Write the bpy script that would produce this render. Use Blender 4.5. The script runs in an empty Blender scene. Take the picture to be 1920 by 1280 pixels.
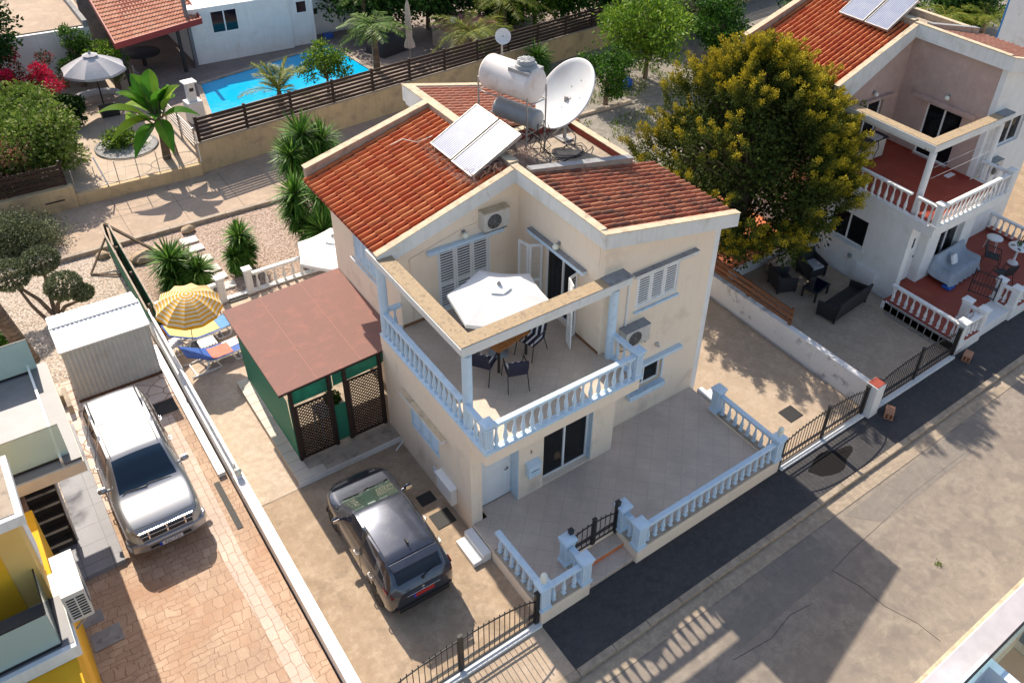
import bpy, bmesh, math, random
from mathutils import Vector, Matrix, noise as mnoise
PI = math.pi
R = math.radians
random.seed(7)
scene = bpy.context.scene
col = scene.collection

# ------------------------------------------------------------------ camera
cam_d = bpy.data.cameras.new("camera")
cam = bpy.data.objects.new("camera", cam_d)
col.objects.link(cam)
scene.camera = cam
CAM_POS = Vector((-6.8132, -11.8453, 17.3326))
yaw, pitch, roll = 0.696168, 0.613980, 0.068154
fwd = Vector((math.sin(yaw) * math.cos(pitch), math.cos(yaw) * math.cos(pitch), -math.sin(pitch)))
rt = fwd.cross(Vector((0, 0, 1))).normalized()
up = rt.cross(fwd)
r2 = rt * math.cos(roll) + up * math.sin(roll)
u2 = -rt * math.sin(roll) + up * math.cos(roll)
cam.matrix_world = Matrix((
    (r2.x, u2.x, -fwd.x, CAM_POS.x),
    (r2.y, u2.y, -fwd.y, CAM_POS.y),
    (r2.z, u2.z, -fwd.z, CAM_POS.z),
    (0, 0, 0, 1)))
cam_d.sensor_width = 36
cam_d.lens = 36 * 1603.58344 / 1920
cam_d.shift_x = -139.34 / 1920
cam_d.shift_y = -132.87 / 1920
cam_d.clip_end = 400
cam_d.clip_start = 0.2

# ------------------------------------------------------------------ light
SUN_TRAVEL = Vector((-0.055, -1.12, -1.0)).normalized()
sun_d = bpy.data.lights.new("sun", 'SUN')
sun_d.energy = 4.35
sun_d.angle = R(0.55)
sun_d.color = (1.0, 0.89, 0.74)
sun = bpy.data.objects.new("sun", sun_d)
col.objects.link(sun)
sun.rotation_euler = SUN_TRAVEL.to_track_quat('-Z', 'Y').to_euler()
world = bpy.data.worlds.new("World")
scene.world = world
world.use_nodes = True
wn = world.node_tree.nodes
bg = wn['Background']
sky = wn.new('ShaderNodeTexSky')
sky.sky_type = 'NISHITA'
sky.sun_disc = False
sky.sun_elevation = math.asin(-SUN_TRAVEL.z)
sky.sun_rotation = math.atan2(0.055, 1.12)
sky.air_density = 1.0
sky.dust_density = 1.2
tint = wn.new('ShaderNodeMix'); tint.data_type = 'RGBA'; tint.blend_type = 'MULTIPLY'; tint.inputs[0].default_value = 1
tint.inputs[7].default_value = (1.0, .92, .84, 1)
world.node_tree.links.new(sky.outputs[0], tint.inputs[6]); world.node_tree.links.new(tint.outputs[2], bg.inputs[0])
bg.inputs[1].default_value = 0.15
scene.view_settings.view_transform = 'Standard'
scene.view_settings.look = 'None'
scene.view_settings.exposure = 0.68
scene.view_settings.gamma = 1
scene.render.resolution_x = 1024
scene.render.resolution_y = 682


# ------------------------------------------------------------------ mesh builder
class MB:
    def __init__(s):
        s.v = []; s.f = []; s.c = []; s.s = []; s.m = []

    def add(s, vs, fs, c=None, smooth=False, m=0):
        o = len(s.v)
        s.v += [tuple(v) for v in vs]
        if c is None:
            c = random.random()
        for f in fs:
            s.f.append([i + o for i in f]); s.c.append(c); s.s.append(smooth); s.m.append(m)
        return s

    def box(s, x0, y0, z0, x1, y1, z1, c=None, m=0):
        x0, x1 = min(x0, x1), max(x0, x1); y0, y1 = min(y0, y1), max(y0, y1); z0, z1 = min(z0, z1), max(z0, z1)
        vs = [(x0, y0, z0), (x1, y0, z0), (x1, y1, z0), (x0, y1, z0), (x0, y0, z1), (x1, y0, z1), (x1, y1, z1), (x0, y1, z1)]
        return s.add(vs, [(0, 3, 2, 1), (4, 5, 6, 7), (0, 1, 5, 4), (1, 2, 6, 5), (2, 3, 7, 6), (3, 0, 4, 7)], c, m=m)

    def obox(s, cx, cy, cz, sx, sy, sz, rz=0, rx=0, ry=0, c=None, m=0):
        M = Matrix.Translation((cx, cy, cz)) @ Matrix.Rotation(rz, 4, 'Z') @ Matrix.Rotation(ry, 4, 'Y') @ Matrix.Rotation(rx, 4, 'X')
        vs = [M @ Vector((a * sx / 2, b * sy / 2, d * sz / 2)) for d in (-1, 1) for a, b in ((-1, -1), (1, -1), (1, 1), (-1, 1))]
        return s.add(vs, [(0, 3, 2, 1), (4, 5, 6, 7), (0, 1, 5, 4), (1, 2, 6, 5), (2, 3, 7, 6), (3, 0, 4, 7)], c, m=m)

    def prism(s, poly, z0, z1, c=None, m=0):
        n = len(poly)
        a = sum(poly[i][0] * poly[(i + 1) % n][1] - poly[(i + 1) % n][0] * poly[i][1] for i in range(n))
        if a < 0: poly = poly[::-1]
        vs = [(x, y, z0) for x, y in poly] + [(x, y, z1) for x, y in poly]
        fs = [tuple(range(n))[::-1], tuple(range(n, 2 * n))] + [(i, (i + 1) % n, n + (i + 1) % n, n + i) for i in range(n)]
        return s.add(vs, fs, c, m=m)

    def extr(s, poly, vec, c=None, smooth=False, m=0):
        """extrude a planar polygon of 3-D points along vec"""
        n = len(poly)
        P = [Vector(p) for p in poly]; V = Vector(vec)
        nn = Vector((0, 0, 0))
        for i in range(n): nn += P[i].cross(P[(i + 1) % n])
        if nn.dot(V) > 0: P = P[::-1]
        vs = P + [p + V for p in P]
        fs = [tuple(range(n)), tuple(range(n, 2 * n))[::-1]] + [((i + 1) % n, i, n + i, n + (i + 1) % n) for i in range(n)]
        return s.add(vs, fs, c, smooth, m)

    def quad(s, a, b, c_, d, c=None, m=0):
        return s.add([a, b, c_, d], [(0, 1, 2, 3)], c, m=m)

    def tube(s, pts, r, n=8, c=None, smooth=True, caps=True, m=0):
        P = [Vector(p) for p in pts]
        rr = r if isinstance(r, (list, tuple)) else [r] * len(P)
        vs = []; prev = None
        for i, p in enumerate(P):
            d = (P[min(i + 1, len(P) - 1)] - P[max(i - 1, 0)])
            if d.length < 1e-7: d = Vector((0, 0, 1))
            d.normalize()
            if prev is None:
                a = d.orthogonal().normalized()
            else:
                a = prev - d * prev.dot(d)
                if a.length < 1e-5: a = d.orthogonal()
                a.normalize()
            prev = a
            b = d.cross(a)
            for k in range(n):
                t = 2 * PI * (k + .5) / n
                vs.append(p + (a * math.cos(t) + b * math.sin(t)) * rr[i])
        fs = []
        for i in range(len(P) - 1):
            for k in range(n):
                fs.append((i * n + k, i * n + (k + 1) % n, (i + 1) * n + (k + 1) % n, (i + 1) * n + k))
        cc = random.random() if c is None else c
        s.add(vs, fs, cc, smooth, m)
        if caps:
            s.add(vs[:n], [tuple(range(n))[::-1]], cc, False, m)
            s.add(vs[-n:], [tuple(range(n))], cc, False, m)
        return s

    def bar(s, p, q, w, h, c=None, m=0):
        """rectangular bar from p to q, width w (sideways), height h (up)"""
        p = Vector(p); q = Vector(q); d = (q - p).normalized()
        side = d.cross(Vector((0, 0, 1)))
        if side.length < 1e-4: side = Vector((1, 0, 0))
        side.normalize(); u = side.cross(d)
        vs = []
        for e in (p, q):
            for a, b in ((-1, -1), (1, -1), (1, 1), (-1, 1)):
                vs.append(e + side * a * w / 2 + u * b * h / 2)
        return s.add(vs, [(0, 3, 2, 1)[::-1], (4, 5, 6, 7)[::-1], (0, 1, 5, 4)[::-1], (1, 2, 6, 5)[::-1], (2, 3, 7, 6)[::-1], (3, 0, 4, 7)[::-1]], c, m=m)

    def lathe(s, prof, cx=0, cy=0, z0=0, n=12, c=None, smooth=True, M=None, m=0, closed=True):
        vs = []
        for r, z in prof:
            for k in range(n):
                t = 2 * PI * k / n
                p = Vector((r * math.cos(t), r * math.sin(t), z))
                p = (M @ p) if M is not None else p + Vector((cx, cy, z0))
                vs.append(p)
        fs = []
        for i in range(len(prof) - 1):
            for k in range(n):
                fs.append((i * n + k, i * n + (k + 1) % n, (i + 1) * n + (k + 1) % n, (i + 1) * n + k))
        cc = random.random() if c is None else c
        s.add(vs, fs, cc, smooth, m)
        if closed:
            s.add(vs[:n], [tuple(range(n))[::-1]], cc, False, m)
            s.add(vs[-n:], [tuple(range(n))], cc, False, m)
        return s

    def ball(s, c3, r, n=10, sq=(1, 1, 1), c=None, m=0):
        vs = []; h = n // 2
        for i in range(h + 1):
            t = PI * i / h
            for k in range(n):
                p = 2 * PI * k / n
                vs.append((c3[0] + r * sq[0] * math.sin(t) * math.cos(p), c3[1] + r * sq[1] * math.sin(t) * math.sin(p), c3[2] - r * sq[2] * math.cos(t)))
        fs = []
        for i in range(h):
            for k in range(n):
                fs.append((i * n + k, i * n + (k + 1) % n, (i + 1) * n + (k + 1) % n, (i + 1) * n + k))
        return s.add(vs, fs, c, True, m)

    def build(s, name, mat, parent=None, loc=(0, 0, 0), bevel=0, label=None, rot=None):
        me = bpy.data.meshes.new(name)
        me.from_pydata([tuple(v) for v in s.v], [], s.f)
        mats = mat if isinstance(mat, (list, tuple)) else [mat]
        for mm in mats: me.materials.append(mm)
        at = me.attributes.new('rnd', 'FLOAT', 'FACE')
        at.data.foreach_set('value', s.c)
        me.polygons.foreach_set('use_smooth', s.s)
        me.polygons.foreach_set('material_index', s.m)
        me.update()
        o = bpy.data.objects.new(name, me)
        col.objects.link(o)
        o.location = loc
        if rot: o.rotation_euler = rot
        if parent: o.parent = parent
        if label: o['label'] = label
        if bevel:
            b = o.modifiers.new('bevel', 'BEVEL'); b.width = bevel; b.segments = 2
            b.limit_method = 'ANGLE'; b.angle_limit = R(40); b.harden_normals = False
        return o


def tag(o, label=None, cat=None, group=None, kind=None):
    if label: o['label'] = label
    if cat: o['category'] = cat
    if group: o['group'] = group
    if kind: o['kind'] = kind
    return o


def thing(name, label, cat, loc=(0, 0, 0), rz=0, group=None):
    o = bpy.data.objects.new(name, None)
    col.objects.link(o)
    o.empty_display_size = .2
    o.location = loc
    o.rotation_euler = (0, 0, rz)
    return tag(o, label, cat, group)


def kids(o):
    return [c for c in bpy.data.objects if c.parent == o]


def dup(o, loc=None, rz=None, parent=None, label=None, group=None):
    c = o.copy(); col.objects.link(c)
    if parent: c.parent = parent
    if loc is not None: c.location = loc
    if rz is not None: c.rotation_euler = (0, 0, rz)
    if label: c['label'] = label
    if group: c['group'] = group
    for ch in kids(o):
        dup(ch, parent=c)
    return c


# ------------------------------------------------------------------ materials
def nt(name):
    m = bpy.data.materials.new(name); m.use_nodes = True
    t = m.node_tree
    return m, t, t.nodes, t.links, t.nodes['Principled BSDF']


def mixc(t, fac, a, b, mode='MIX'):
    n = t.nodes.new('ShaderNodeMix'); n.data_type = 'RGBA'; n.blend_type = mode
    for sock, val in ((n.inputs[0], fac), (n.inputs[6], a), (n.inputs[7], b)):
        if hasattr(val, 'node'): t.links.new(val, sock)
        elif isinstance(val, (int, float)): sock.default_value = val
        else: sock.default_value = (*val, 1) if len(val) == 3 else val
    return n.outputs[2]


def ramp(t, src, stops, interp='LINEAR'):
    n = t.nodes.new('ShaderNodeValToRGB'); t.links.new(src, n.inputs[0])
    cr = n.color_ramp; cr.interpolation = interp
    while len(cr.elements) < len(stops): cr.elements.new(.5)
    for e, (p, c) in zip(cr.elements, stops):
        e.position = p
        e.color = (c, c, c, 1) if isinstance(c, (int, float)) else (*c, 1)
    return n.outputs[0]


def coords(t, kind='Object', scale=(1, 1, 1), rot=0):
    tc = t.nodes.new('ShaderNodeTexCoord'); mp = t.nodes.new('ShaderNodeMapping')
    t.links.new(tc.outputs[kind], mp.inputs[0]); mp.inputs['Scale'].default_value = scale
    mp.inputs['Rotation'].default_value = (0, 0, rot)
    return mp.outputs[0]


def noise(t, co, scale, detail=5, rough=.6, dist=0):
    n = t.nodes.new('ShaderNodeTexNoise'); t.links.new(co, n.inputs[0])
    n.inputs['Scale'].default_value = scale; n.inputs['Detail'].default_value = detail
    n.inputs['Roughness'].default_value = rough; n.inputs['Distortion'].default_value = dist
    return n.outputs['Fac']


def voro(t, co, scale, feature='F1', out='Distance'):
    n = t.nodes.new('ShaderNodeTexVoronoi'); t.links.new(co, n.inputs[0]); n.feature = feature
    n.inputs['Scale'].default_value = scale
    return n.outputs[out]


def attr(t, name='rnd'):
    n = t.nodes.new('ShaderNodeAttribute'); n.attribute_name = name
    return n.outputs['Fac']


def bump(t, src, b, strength=.3, dist=.01):
    n = t.nodes.new('ShaderNodeBump'); n.inputs['Strength'].default_value = strength; n.inputs['Distance'].default_value = dist
    t.links.new(src, n.inputs['Height']); t.links.new(n.outputs[0], b.inputs['Normal'])
    return n


def math_(t, op, a, b=None):
    n = t.nodes.new('ShaderNodeMath'); n.operation = op
    for s_, v in zip(n.inputs, (a, b)):
        if v is None: continue
        if hasattr(v, 'node'): t.links.new(v, s_)
        else: s_.default_value = v
    return n.outputs[0]


def pm(name, c1, c2=None, rough=.75, scale=3, rnd=0, dirt=None, dscale=1.2, dlo=.5, dhi=.7, bstr=0, bscale=60, metal=0, spec=None, sheen=0, streak=0):
    """plain painted / mineral surface: two tones by noise, per-face variation, optional stains, fine bump"""
    m, t, N, L, b = nt(name)
    c2 = c2 or tuple(x * .86 for x in c1)
    co = coords(t)
    out = mixc(t, ramp(t, noise(t, co, scale), [(.35, 0), (.65, 1)]), c1, c2)
    if rnd:
        v = ramp(t, attr(t), [(0, 1 - rnd), (1, 1)])
        out = mixc(t, 1.0, out, v, 'MULTIPLY')
    if dirt:
        dm = ramp(t, noise(t, co, dscale, 8, .65, .3), [(dlo, 0), (dhi, 1)])
        out = mixc(t, dm, out, dirt)
    if streak:    # rain streaks and hairline grime run down the wall
        cs = coords(t, 'Object', (5, 5, .35))
        out = mixc(t, ramp(t, noise(t, cs, 1.6, 8, .75), [(.50, 0), (.72, streak)]), out, tuple(x * .55 for x in c1))
        out = mixc(t, ramp(t, noise(t, co, 14, 8, .8), [(.58, 0), (.75, streak * .8)]), out, tuple(x * .6 for x in c1))
    L.new(out, b.inputs['Base Color'])
    b.inputs['Roughness'].default_value = rough
    b.inputs['Metallic'].default_value = metal
    if spec is not None: b.inputs['Specular IOR Level'].default_value = spec
    if bstr: bump(t, noise(t, co, bscale, 4), b, bstr, .004)
    return m


def leafmat(name, stops, rough=.6, trans=.25):
    m, t, N, L, b = nt(name)
    c = ramp(t, attr(t), stops)
    hv = noise(t, coords(t), 1.7, 2)
    c = mixc(t, 1.0, c, ramp(t, hv, [(.3, .75), (.7, 1.15)]), 'MULTIPLY')
    L.new(c, b.inputs['Base Color'])
    b.inputs['Roughness'].default_value = rough
    b.inputs['Specular IOR Level'].default_value = .15
    tr = N.new('ShaderNodeBsdfTranslucent'); L.new(c, tr.inputs[0])
    mx = N.new('ShaderNodeMixShader'); mx.inputs[0].default_value = trans
    L.new(b.outputs[0], mx.inputs[1]); L.new(tr.outputs[0], mx.inputs[2])
    L.new(mx.outputs[0], N['Material Output'].inputs[0])
    return m


MT = {}
MT['cream'] = pm('cream_render', (.88, .73, .575), (.86, .71, .555), .85, 2, dirt=(.66, .53, .42), dscale=.9, dlo=.55, dhi=.75, bstr=.25, bscale=90, streak=.16)
MT['blue'] = pm('pale_blue_paint', (.59, .72, .83), (.55, .69, .81), .7, 3, dirt=(.42, .50, .56), dscale=5, dlo=.56, dhi=.74, bstr=.2)
MT['white'] = pm('white_paint', (.80, .80, .79), (.74, .74, .73), .6, 2, dirt=(.58, .54, .47), dscale=1.4, dlo=.58, dhi=.8, bstr=.12, streak=.3)
MT['fascia'] = pm('fascia_paint', (.74, .74, .72), (.70, .70, .68), .7, 2, dirt=(.52, .48, .40), dscale=1.8, dlo=.55, dhi=.8, bstr=.15, streak=.4)
MT['white_clean'] = pm('white_plastic', (.82, .82, .82), (.78, .78, .78), .4, 2)
MT['cap'] = pm('stained_render_cap', (.36, .26, .155), (.46, .36, .24), .9, 9, dirt=(.20, .145, .09), dscale=9, dlo=.46, dhi=.68, bstr=.6, bscale=70)
MT['cap_pale'] = pm('coping_stained', (.60, .50, .36), (.50, .40, .27), .9, 6, dirt=(.26, .22, .17), dscale=3, dlo=.55, dhi=.75, bstr=.4, bscale=70)
MT['conc_grey'] = pm('weathered_grey', (.33, .33, .33), (.25, .25, .26), .9, 4, dirt=(.13, .12, .11), dscale=5, dlo=.55, dhi=.72, bstr=.4)
MT['conc_tan'] = pm('tan_parapet', (.44, .36, .28), (.34, .28, .22), .9, 4, dirt=(.18, .15, .12), dscale=4, dlo=.55, dhi=.75, bstr=.4)
MT['plaster'] = pm('sand_plaster', (.60, .44, .25), (.52, .38, .22), .9, 1.2, dirt=(.30, .22, .15), dscale=1.4, dlo=.5, dhi=.75, bstr=.5, bscale=40, streak=.5)
MT['black'] = pm('black_iron', (.018, .017, .018), (.03, .028, .028), .45, 8)
MT['rubber'] = pm('black_rubber', (.02, .02, .02), (.03, .03, .03), .8, 8)
MT['plate'] = pm('grid_cover', (.012, .012, .013), (.03, .03, .03), .7, 30, bstr=.5)
MT['wicker'] = pm('black_wicker', (.02, .018, .02), (.035, .032, .034), .7, 60, bstr=.8, bscale=120)
MT['galv'] = pm('galvanised', (.42, .41, .40), (.30, .29, .28), .5, 9, metal=.5)
MT['timber'] = pm('dark_timber', (.050, .022, .014), (.030, .014, .009), .7, 14, rnd=.5)
MT['timber_mid'] = pm('brown_timber', (.24, .10, .045), (.15, .06, .03), .7, 12, rnd=.5)
MT['trunk'] = pm('bark', (.20, .145, .10), (.12, .085, .06), .95, 7, bstr=.8, bscale=25)
MT['palmtrunk'] = pm('palm_bark', (.26, .19, .13), (.15, .10, .07), .95, 9, rnd=.4, bstr=.8, bscale=25)
MT['brown_panel'] = pm('timber_panel', (.34, .17, .08), (.28, .13, .06), .6, 8, rnd=.3)
MT['mesh_green'] = pm('green_netting', (.02, .20, .11), (.016, .16, .09), .7, 12, rnd=.2)
MT['maroon'] = pm('mineral_felt', (.255, .14, .115), (.23, .125, .105), .95, 25, dirt=(.33, .15, .12), dscale=3, dlo=.5, dhi=.8, bstr=.4, bscale=160)
MT['tile_step'] = pm('pale_tile', (.62, .56, .47), (.56, .50, .42), .6, 3, rnd=.15)
MT['yellow'] = pm('yellow_render', (.82, .43, .012), (.76, .38, .01), .85, 2, bstr=.2, bscale=80)
MT['yellow_pale'] = pm('yellow_pale_render', (.76, .50, .16), (.72, .46, .14), .85, 2, bstr=.2, bscale=80)
MT['pinkwall'] = pm('dusty_pink_render', (.50, .36, .31), (.45, .32, .275), .9, 2, dirt=(.56, .43, .38), dscale=2.5, dlo=.5, dhi=.8, bstr=.3, bscale=60, streak=.3)
MT['terra_floor'] = pm('red_floor_paint', (.31, .05, .026), (.27, .042, .022), .6, 1.5, dirt=(.38, .10, .05), dscale=1.2, dlo=.55, dhi=.8)
MT['orange_floor'] = pm('orange_floor_paint', (.60, .19, .075), (.52, .15, .055), .7, 1.5)
MT['grey_slate'] = pm('grey_tile', (.20, .20, .225), (.17, .17, .19), .5, 3, rnd=.15)
MT['fabric_white'] = pm('white_canvas', (.84, .84, .83), (.79, .79, .78), .9, 3, bstr=.1)
MT['fabric_grey'] = pm('grey_canvas', (.50, .49, .51), (.44, .43, .45), .9, 3, rnd=.1, bstr=.1)
MT['fabric_cream'] = pm('cream_canvas', (.62, .55, .48), (.55, .48, .42), .9, 3, rnd=.15)
MT['throw'] = pm('grey_throw', (.38, .42, .47), (.32, .36, .42), .95, 5, bstr=.3, bscale=30)
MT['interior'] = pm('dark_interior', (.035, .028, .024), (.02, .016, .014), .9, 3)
MT['curtain'] = pm('curtain', (.20, .18, .16), (.12, .105, .095), .95, 4)
MT['orange_wood'] = pm('orange_wood', (.48, .19, .05), (.38, .14, .035), .45, 10)
MT['navy'] = pm('navy_stripe', (.02, .02, .045), (.015, .015, .035), .8, 3)
MT['redplate'] = pm('red_plate', (.50, .02, .02), (.45, .02, .02), .5, 3)
MT['euro'] = pm('blue_strip', (.01, .05, .42), (.01, .05, .38), .5, 3)
MT['plate_white'] = pm('number_plate', (.62, .62, .64), (.58, .58, .6), .5, 3)
MT['ink'] = pm('black_ink', (.02, .02, .02), (.02, .02, .02), .6, 3)
MT['lamp_glass'] = pm('opal_lamp', (.80, .80, .68), (.74, .76, .64), .3, 4)
MT['brick'] = pm('clay_block', (.50, .25, .15), (.42, .20, .12), .9, 6, rnd=.2, bstr=.3)
MT['bluefab'] = pm('blue_sling', (.03, .12, .46), (.025, .10, .40), .7, 5)
MT['blue_light'] = pm('light_blue_towel', (.16, .36, .66), (.13, .30, .6), .9, 5)
MT['towel_yellow'] = pm('yellow_towel', (.80, .68, .28), (.74, .62, .24), .95, 5, bstr=.2)
MT['towel_red'] = pm('coral_towel', (.72, .22, .15), (.66, .27, .22), .95, 4, bstr=.2)
MT['stone'] = pm('rock', (.50, .38, .26), (.38, .28, .19), .95, 5, bstr=.8, bscale=12)
MT['slab'] = pm('paving_slab', (.74, .70, .64), (.68, .63, .57), .8, 5)
MT['tankwhite'] = pm('tank_white', (.70, .66, .64), (.66, .62, .60), .5, 1.5, dirt=(.50, .38, .32), dscale=2.2, dlo=.5, dhi=.75)
MT['tankgrey'] = pm('tank_grey', (.33, .34, .35), (.28, .29, .30), .5, 2.5, dirt=(.2, .18, .16), dscale=3, dlo=.6, dhi=.8)
MT['dish'] = pm('dish_paint', (.64, .66, .68), (.60, .61, .63), .55, 1.2, dirt=(.55, .53, .50), dscale=1.2, dlo=.5, dhi=.8)
MT['netting'] = pm('dry_netting', (.50, .34, .28), (.40, .27, .22), .95, 6, rnd=.4)
MT['ceiling_red'] = pm('red_brick_face', (.35, .07, .045), (.28, .055, .035), .9, 12, rnd=.4)
MT['ac'] = pm('ac_casing', (.60, .58, .54), (.54, .52, .48), .5, 3, dirt=(.42, .34, .24), dscale=3, dlo=.55, dhi=.8)
MT['rail_cream'] = pm('cream_metal', (.60, .55, .49), (.54, .49, .44), .5, 3)
MT['pink_roof'] = pm('pink_felt', (.50, .20, .18), (.44, .17, .15), .9, 5)
MT['shed'] = pm('shed_steel', (.60, .60, .58), (.55, .55, .53), .5, 3, dirt=(.48, .42, .34), dscale=1.5, dlo=.6, dhi=.8)
MT['nickel'] = pm('chrome', (.7, .7, .7), (.65, .65, .65), .15, 3, metal=1)
MT['tail'] = pm('tail_lamp', (.13, .008, .008), (.09, .006, .006), .15, 20)
MT['head'] = pm('head_lamp', (.55, .53, .46), (.44, .42, .36), .12, 20)
MT['cloth_ibiscus'] = pm('blue_plastic', (.02, .10, .42), (.02, .08, .36), .4, 4)


def simple(name, c, rough=.3, metal=0, coat=0, spec=.5):
    m, t, N, L, b = nt(name)
    b.inputs['Base Color'].default_value = (*c, 1); b.inputs['Roughness'].default_value = rough
    b.inputs['Metallic'].default_value = metal; b.inputs['Coat Weight'].default_value = coat
    b.inputs['Coat Roughness'].default_value = .04
    b.inputs['Specular IOR Level'].default_value = spec
    return m


def carpaint(name, c, rough, metal):
    m, t, N, L, b = nt(name)
    co = coords(t)
    f = noise(t, co, 900, 2)
    cc = mixc(t, ramp(t, f, [(.3, 0), (.7, 1)]), tuple(x * .85 for x in c), tuple(min(1, x * 1.15) for x in c))
    d = ramp(t, noise(t, co, 4, 6), [(.5, 0), (.8, .35)])
    cc = mixc(t, d, cc, tuple(x * .6 + .12 for x in c))
    L.new(cc, b.inputs['Base Color'])
    b.inputs['Metallic'].default_value = metal; b.inputs['Roughness'].default_value = rough
    b.inputs['Coat Weight'].default_value = 1; b.inputs['Coat Roughness'].default_value = .06
    return m


MT['paint_grey'] = carpaint('brown_grey_car_paint', (.042, .050, .074), .28, .6)
MT['paint_silver'] = carpaint('silver_car_paint', (.32, .33, .355), .34, .6)
MT['bumper'] = carpaint('beige_lower_paint', (.40, .36, .32), .4, .5)
MT['carglass'] = simple('car_glass', (.006, .008, .018), .05, 0, 0, .4)
MT['screen_green'] = simple('windscreen_green', (.045, .07, .058), .05, 0, 1, .8)
MT['screen_blue'] = simple('windscreen_blue', (.010, .025, .05), .05, 0, 0, .6)
MT['blacktrim'] = simple('black_trim', (.012, .012, .013), .5)


def window_glass():
    m, t, N, L, b = nt('window_glass')
    b.inputs['Base Color'].default_value = (.02, .022, .025, 1); b.inputs['Roughness'].default_value = .03
    tr = N.new('ShaderNodeBsdfTransparent'); tr.inputs[0].default_value = (.5, .52, .52, 1)
    mx = N.new('ShaderNodeMixShader'); fr = N.new('ShaderNodeLayerWeight'); fr.inputs[0].default_value = .35
    L.new(ramp(t, fr.outputs['Facing'], [(0, .35), (1, .9)]), mx.inputs[0])
    L.new(tr.outputs[0], mx.inputs[1]); L.new(b.outputs[0], mx.inputs[2]); L.new(mx.outputs[0], N['Material Output'].inputs[0])
    return m


MT['glass'] = window_glass()


def rail_glass(name, c, alpha):
    m, t, N, L, b = nt(name)
    b.inputs['Base Color'].default_value = (*c, 1); b.inputs['Roughness'].default_value = .08
    tr = N.new('ShaderNodeBsdfTransparent'); tr.inputs[0].default_value = (.85, .95, .93, 1)
    mx = N.new('ShaderNodeMixShader'); mx.inputs[0].default_value = alpha
    L.new(tr.outputs[0], mx.inputs[1]); L.new(b.outputs[0], mx.inputs[2]); L.new(mx.outputs[0], N['Material Output'].inputs[0])
    return m


MT['railglass'] = rail_glass('frosted_rail_glass', (.42, .55, .54), .82)
MT['clearglass'] = rail_glass('clear_rail_glass', (.38, .50, .48), .42)


def m_terracotta(name, a, b_, c_, dirtc, dirt_hi=.72):
    m, t, N, L, b = nt(name)
    co = coords(t)
    c = ramp(t, attr(t), [(0, a), (.5, b_), (1, c_)])
    c = mixc(t, ramp(t, noise(t, co, 2.2, 6, .7), [(.5, 0), (dirt_hi, .8)]), c, dirtc)
    c = mixc(t, ramp(t, noise(t, co, 30, 4, .7), [(.45, 0), (.8, .5)]), c, tuple(x * .55 for x in b_))
    L.new(c, b.inputs['Base Color']); b.inputs['Roughness'].default_value = .8
    bump(t, noise(t, co, 90, 3), b, .25, .004)
    return m


MT['terra'] = m_terracotta('terracotta', (.50, .085, .022), (.60, .14, .04), (.68, .23, .08), (.42, .13, .055))
MT['terra_old'] = m_terracotta('terracotta_weathered', (.24, .06, .03), (.38, .115, .055), (.48, .19, .095), (.11, .06, .04), .60)
MT['terra_pale'] = m_terracotta('terracotta_pale', (.46, .16, .09), (.54, .22, .13), (.58, .28, .18), (.40, .22, .15))
MT['terra_dark'] = simple('tile_underlay', (.20, .026, .011), .9)


def m_concrete(name, c1, c2, c3, s=.5, dark=(.12, .09, .07), cracks=True, blo=.62, bhi=.78):
    m, t, N, L, b = nt(name)
    co = coords(t)
    n1 = noise(t, co, s, 8, .62, .4)
    c = mixc(t, ramp(t, n1, [(.35, 0), (.65, 1)]), c1, c2)
    c = mixc(t, ramp(t, noise(t, co, s * 4.3, 10, .74, .15), [(.46, 0), (.62, .85)]), c, c3)
    c = mixc(t, ramp(t, noise(t, co, s * 1.9, 12, .78, .2), [(blo, 0), (bhi, .75)]), c, dark)
    c = mixc(t, ramp(t, noise(t, co, 38, 6, .85), [(.34, .42), (.52, 0)]), c, tuple(x * .4 for x in c1))
    c = mixc(t, ramp(t, noise(t, co, 47, 6, .85), [(.56, 0), (.74, .5)]), c, tuple(min(1, x * 1.5) for x in c1))
    c = mixc(t, ramp(t, noise(t, co, 6, 6, .7), [(.4, .3), (.56, 0)]), c, tuple(x * .62 for x in c1))
    if cracks:
        wv = N.new('ShaderNodeVectorMath'); wv.operation = 'ADD'
        nn = N.new('ShaderNodeTexNoise'); L.new(co, nn.inputs[0]); nn.inputs['Scale'].default_value = 1.3
        L.new(co, wv.inputs[0]); L.new(nn.outputs['Color'], wv.inputs[1])
        vd = voro(t, wv.outputs[0], .45, 'DISTANCE_TO_EDGE')
        c = mixc(t, ramp(t, vd, [(.0, .32), (.005, 0)]), c, tuple(x * .35 for x in c1))
    L.new(c, b.inputs['Base Color']); b.inputs['Roughness'].default_value = .88
    bump(t, noise(t, co, 45, 6, .7), b, .35, .006)
    return m


MT['drive'] = m_concrete('stained_concrete', (.42, .31, .21), (.34, .25, .17), (.50, .385, .275), .6, (.15, .11, .08), False, .54, .72)
MT['sidepave'] = m_concrete('stamped_beige', (.56, .45, .345), (.49, .385, .29), (.62, .51, .40), .7, (.36, .25, .165))
MT['right_drive'] = m_concrete('pale_concrete', (.46, .355, .255), (.39, .30, .22), (.51, .40, .30), .5, (.20, .15, .11), False, .58, .75)
MT['lane'] = m_concrete('lane_concrete', (.46, .345, .26), (.38, .285, .21), (.52, .39, .285), .3, (.26, .19, .14))
MT['road'] = m_concrete('worn_road', (.27, .225, .185), (.22, .185, .155), (.31, .265, .215), .35, (.14, .115, .095), True, .60, .85)
MT['kerb'] = m_concrete('kerb_concrete', (.36, .29, .215), (.29, .235, .18), (.43, .35, .26), 1.4, (.14, .11, .085), False)
MT['asphalt'] = m_concrete('dark_asphalt', (.050, .048, .051), (.041, .040, .043), (.066, .062, .064), .8, (.03, .026, .026), False)
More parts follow.
